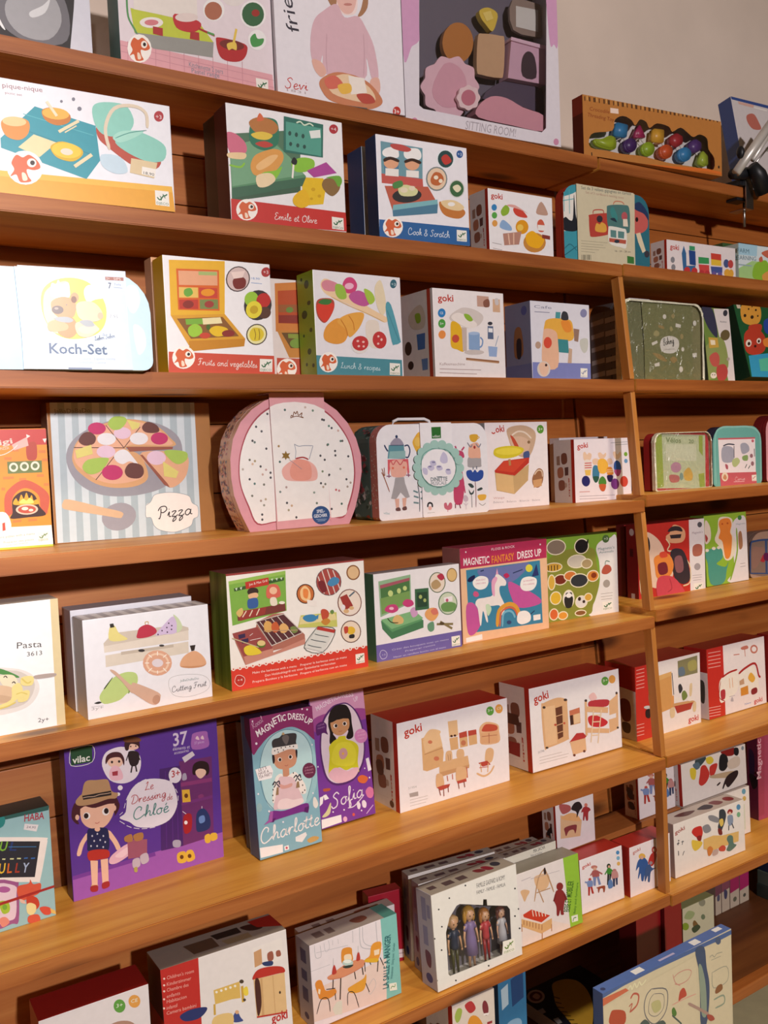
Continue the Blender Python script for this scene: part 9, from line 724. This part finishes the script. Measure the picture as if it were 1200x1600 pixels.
carton('toy_box', 'narrow pale carton, leftmost of the four against the rear on the bottom shelf', 'narrow cartons at the rear of the bottom shelf', 0.0234, 0.0836, 0.05, 'c8b8a4', '8a7468', '7a3a50',
 'c 7a4a58/p 0 0 1000 0 1000 350 0 400/c 5a5a70/s 300 400 700 380 700 550 320 560', mw=frame(1.9366, 1.47, -1.217, -0.0002, 0, 0.05))
carton('toy_box', 'narrow pale carton, second from left at the rear of the bottom shelf', 'narrow cartons at the rear of the bottom shelf', 0.0321, 0.0831, 0.05, 'c8b8a4', '8a7468', '7a3a50',
 'c 8a5060/p 0 0 1000 0 1000 300 0 350/c 4a4a68/s 300 300 700 380 600 600 320 560', mw=frame(1.9626, 1.47, -1.217, 0.0008, 0, 0.05))
carton('toy_box', 'narrow pale carton, third from left at the rear of the bottom shelf', 'narrow cartons at the rear of the bottom shelf', 0.0375, 0.0824, 0.05, 'c8b8a4', '8a7468', '7a3a50',
 'c a83060/p 0 0 1000 0 1000 450 0 500/c 6a6a58/e 500 750 200 0 0 80', mw=frame(1.9973, 1.47, -1.217, -0.0009, 0, 0.05))
carton('toy_box', 'narrow pale carton, rightmost of the four at the rear of the bottom shelf', 'narrow cartons at the rear of the bottom shelf', 0.0382, 0.0808, 0.05, 'c8b8a4', '8a7468', '7a3a50',
 'c b02c68/p 0 0 1000 0 1000 500 0 550/c 5a5a50/e 500 760 160 0 0 60', mw=frame(2.0378, 1.47, -1.217, -0.001, 0, 0.05))
carton('toy_box', 'large blue edged drawing board box standing in front of the bottom shelf', None, 0.359, 0.5496, 0.024, 'cfc4a6', '34508a', '4d6fb4',
 'c 4a6498/p 0 0 601 0 1000 5 1000 23 984 24 767 17 714 17 386 10 150 9 0 15/c c86a4c/p 0 16 161 20 183 33 0 41/c e2dcb8/k 2.91 178 29 196 20 207 35 225 19 241 37 260 22 277 37 311 26/c d2c6a8/p 0 44 694 32 707 279 0 100/p 767 23 998 21 980 348 812 306/c 3f5070/s 695 13 767 17 783 90 803 152 799 221 772 296 726 284 725 191 723 99/c 8a9a8a/s 718 75 744 81 773 157 774 261 735 252 726 169/c 4a5a7a/e 885 20 23 5 -0.7 13.8/c 9a9a8a/k 1.64 811 64 832 60 851 71 872 64 920 69/l 1.23 824 77 905 80/k 1.65 828 123 951 128 956 182 839 181 828 123/c 8a5a3a/s 852 193 873 181 907 183 913 202 878 208 854 205/c 8a9a88/k 3.32 837 224 919 227 924 257 849 257/c 6a6a70/k 2.26 347 67 455 93 467 140 438 178 364 192 306 156 290 114 310 80 347 67/k 1.13 364 88 436 108 433 154 377 168 324 144 333 102 364 88/c b8b480/s 344 116 404 119 415 150 366 154/c c88a80/k 1.55 519 69 557 61 621 64 659 79 632 101 568 103 524 92/k 1.55 513 56 530 88 567 108/c b8483a/s 563 130 586 121 604 128 616 154 577 156 552 158/c d8a090/k 1.95 501 160 603 162 693 167/c b85a4c/k 3.66 193 63 217 52 252 66 238 95 185 107/k 2.2 185 107 204 82 180 87/c b04a34/s 50 76 78 72 151 96 143 136 42 111/c 4f7a38/s 498 176 516 172 535 196 524 205 502 196/c 4a5a58/k 3.12 499 196 548 228 572 245/s 258 166 294 158 328 183/s 376 195 425 194 448 214/c a88a80/k 5.59 627 185 703 221 794 266/c a84a40/s 781 263 821 276 840 295 806 293 780 275',
 '', 'c e8ecf0/p 250 250 320 250 320 800 250 800/p 700 250 760 250 760 850 700 850/p 900 150 960 150 960 600 900 600/c b8b4dc/p 440 500 560 500 560 700 440 700/c 2a3a6a/p 44 600 43 669 40 727 35 766 30 780 25 766 20 727 17 669 16 600 17 531 20 473 25 434 30 420 35 434 40 473 43 531', mw=frame(1.1361, 1.1, -1.5, -0.0006, 0, 0.024))
# ------------------------------------------------------------------ clip lamp on the upper right shelf
M_STEEL = plain('brushed_steel', 'b8b4b0', .32, 1.)
M_ARM = plain('silver_lamp_paint', 'd2cdc6', .35, .35)
M_BLACK = plain('black_plastic', '17181c', .45)
lamp = bpy.data.objects.new('clip_lamp', None); root(lamp, (2.09, 1.39, EYE+.6), 'silver and black clip lamp gripping the top right shelf edge', 'lamp')
def part(name, m, fn, sm=True):
    bm = bmesh.new(); fn(bm); bmesh.ops.recalc_face_normals(bm, faces=list(bm.faces)); child(link(name, bm, m, smooth=sm), lamp)
E_ = EYE
part('arm', M_ARM, lambda bm: tube(bm, [(1.9246, 1.36, 0.6333+E_), (2.039, 1.33, 0.772+E_)], .0105, 12))
part('arm', M_ARM, lambda bm: tube(bm, [(1.9897, 1.36, 0.672+E_), (2.0899, 1.36, 0.778+E_)], .006, 10))
part('spring', M_STEEL, lambda bm: tube(bm, [(1.9826, 1.352, 0.6567+E_), (2.0713, 1.352, 0.7344+E_)], .0022, 8))
part('knob', M_BLACK, lambda bm: ball(bm, (1.9217, 1.345, 0.6757+E_), .008, .01, .015))
part('joint', M_BLACK, lambda bm: tube(bm, [(1.9268, 1.372, 0.634+E_), (1.9661, 1.372, 0.6392+E_), (2.0064, 1.372, 0.6506+E_)], [.012, .015, .012], 12))
part('socket', M_BLACK, lambda bm: tube(bm, [(1.9674, 1.345, 0.6527+E_), (1.9867, 1.345, 0.6344+E_), (2.0132, 1.345, 0.5958+E_)], [.012, .019, .021], 14))

cx = 1.9942; zt = E_+0.6141
part('clamp_frame', M_STEEL, lambda bm: (cube(bm, cx-.014, 1.372, zt-.052, cx+.014, 1.3755, zt+.02, None, .001), cube(bm, cx-.014, 1.372, zt+.0165, cx+.014, 1.42, zt+.02, None, .001), cube(bm, cx-.014, 1.372, zt-.054, cx+.014, 1.42, zt-.0505, None, .001)), False)
part('clamp_jaw', M_BLACK, lambda bm: cube(bm, cx-.03, 1.376, zt+.0003, cx+.012, 1.42, zt+.016, None, .002), False)
part('clamp_jaw', M_BLACK, lambda bm: cube(bm, cx-.03, 1.386, zt-.032, cx+.014, 1.418, zt-.0248, None, .002), False)
part('clamp_screw', M_STEEL, lambda bm: tube(bm, [(cx+.002, 1.39, zt-.034), (cx+.002, 1.39, zt-.092)], .0032, 10))

carton('toy_box', 'dark navy box with a yellow hedgehog lid, lying flat on the bottom shelf', None, 0.196, .029, 0.217, '14182c', 'cfc4c0', '161a2e', '', '', 'c c8a03c/s 460 92 573 74 689 116 744 213 699 372 579 545 385 724 194 856 110 799 115 705 176 512 226 372 337 232/c 3a2c14/l 3 315 253 344 310/l 2.96 263 326 292 382/l 2.91 212 397 259 448/l 2.88 179 463 234 517/l 2.84 162 537 216 580/l 2.81 138 605 196 644/l 2.77 115 672 176 707/c c0a8a8/e 164 139 77.8 53.8 -87 84.7/c 6a2a2c/e 164 139 56.8 39.3 -63.3 61.6/c c8a0a0/s 128 124 202 102 206 160 140 187/c a8a8b8/p 0 324 1 322 76 322 53 392 0 392/p 27 511 91 521 64 604 8 598', mw=frame(1.266, 1.268, -1.2165, 0, 0, 0))
carton('toy_box', 'dark grey flat box, lowest of the stack at the right end of the bottom shelf', 'flat boxes stacked on the bottom shelf', .26, .034, .2, '3a4038', '2a302c', '343a34', '', mw=frame(2.112+0, 1.272, -1.2168+0, 0, 0, 0))
carton('toy_box', 'grey green flat box, middle of the stack at the right end of the bottom shelf', 'flat boxes stacked on the bottom shelf', .26, .036, .2, '6a6e60', '4a5048', '5a6054', '', mw=frame(2.112+0.004, 1.272, -1.2168+0.0345, 0, 0, 0))
carton('toy_box', 'navy flat box, topmost of the stack at the right end of the bottom shelf', 'flat boxes stacked on the bottom shelf', .26, .040, .2, '1c2a4a', '18223c', '1a2540', '', mw=frame(2.112+0.008, 1.272, -1.2168+0.071, 0, 0, 0))
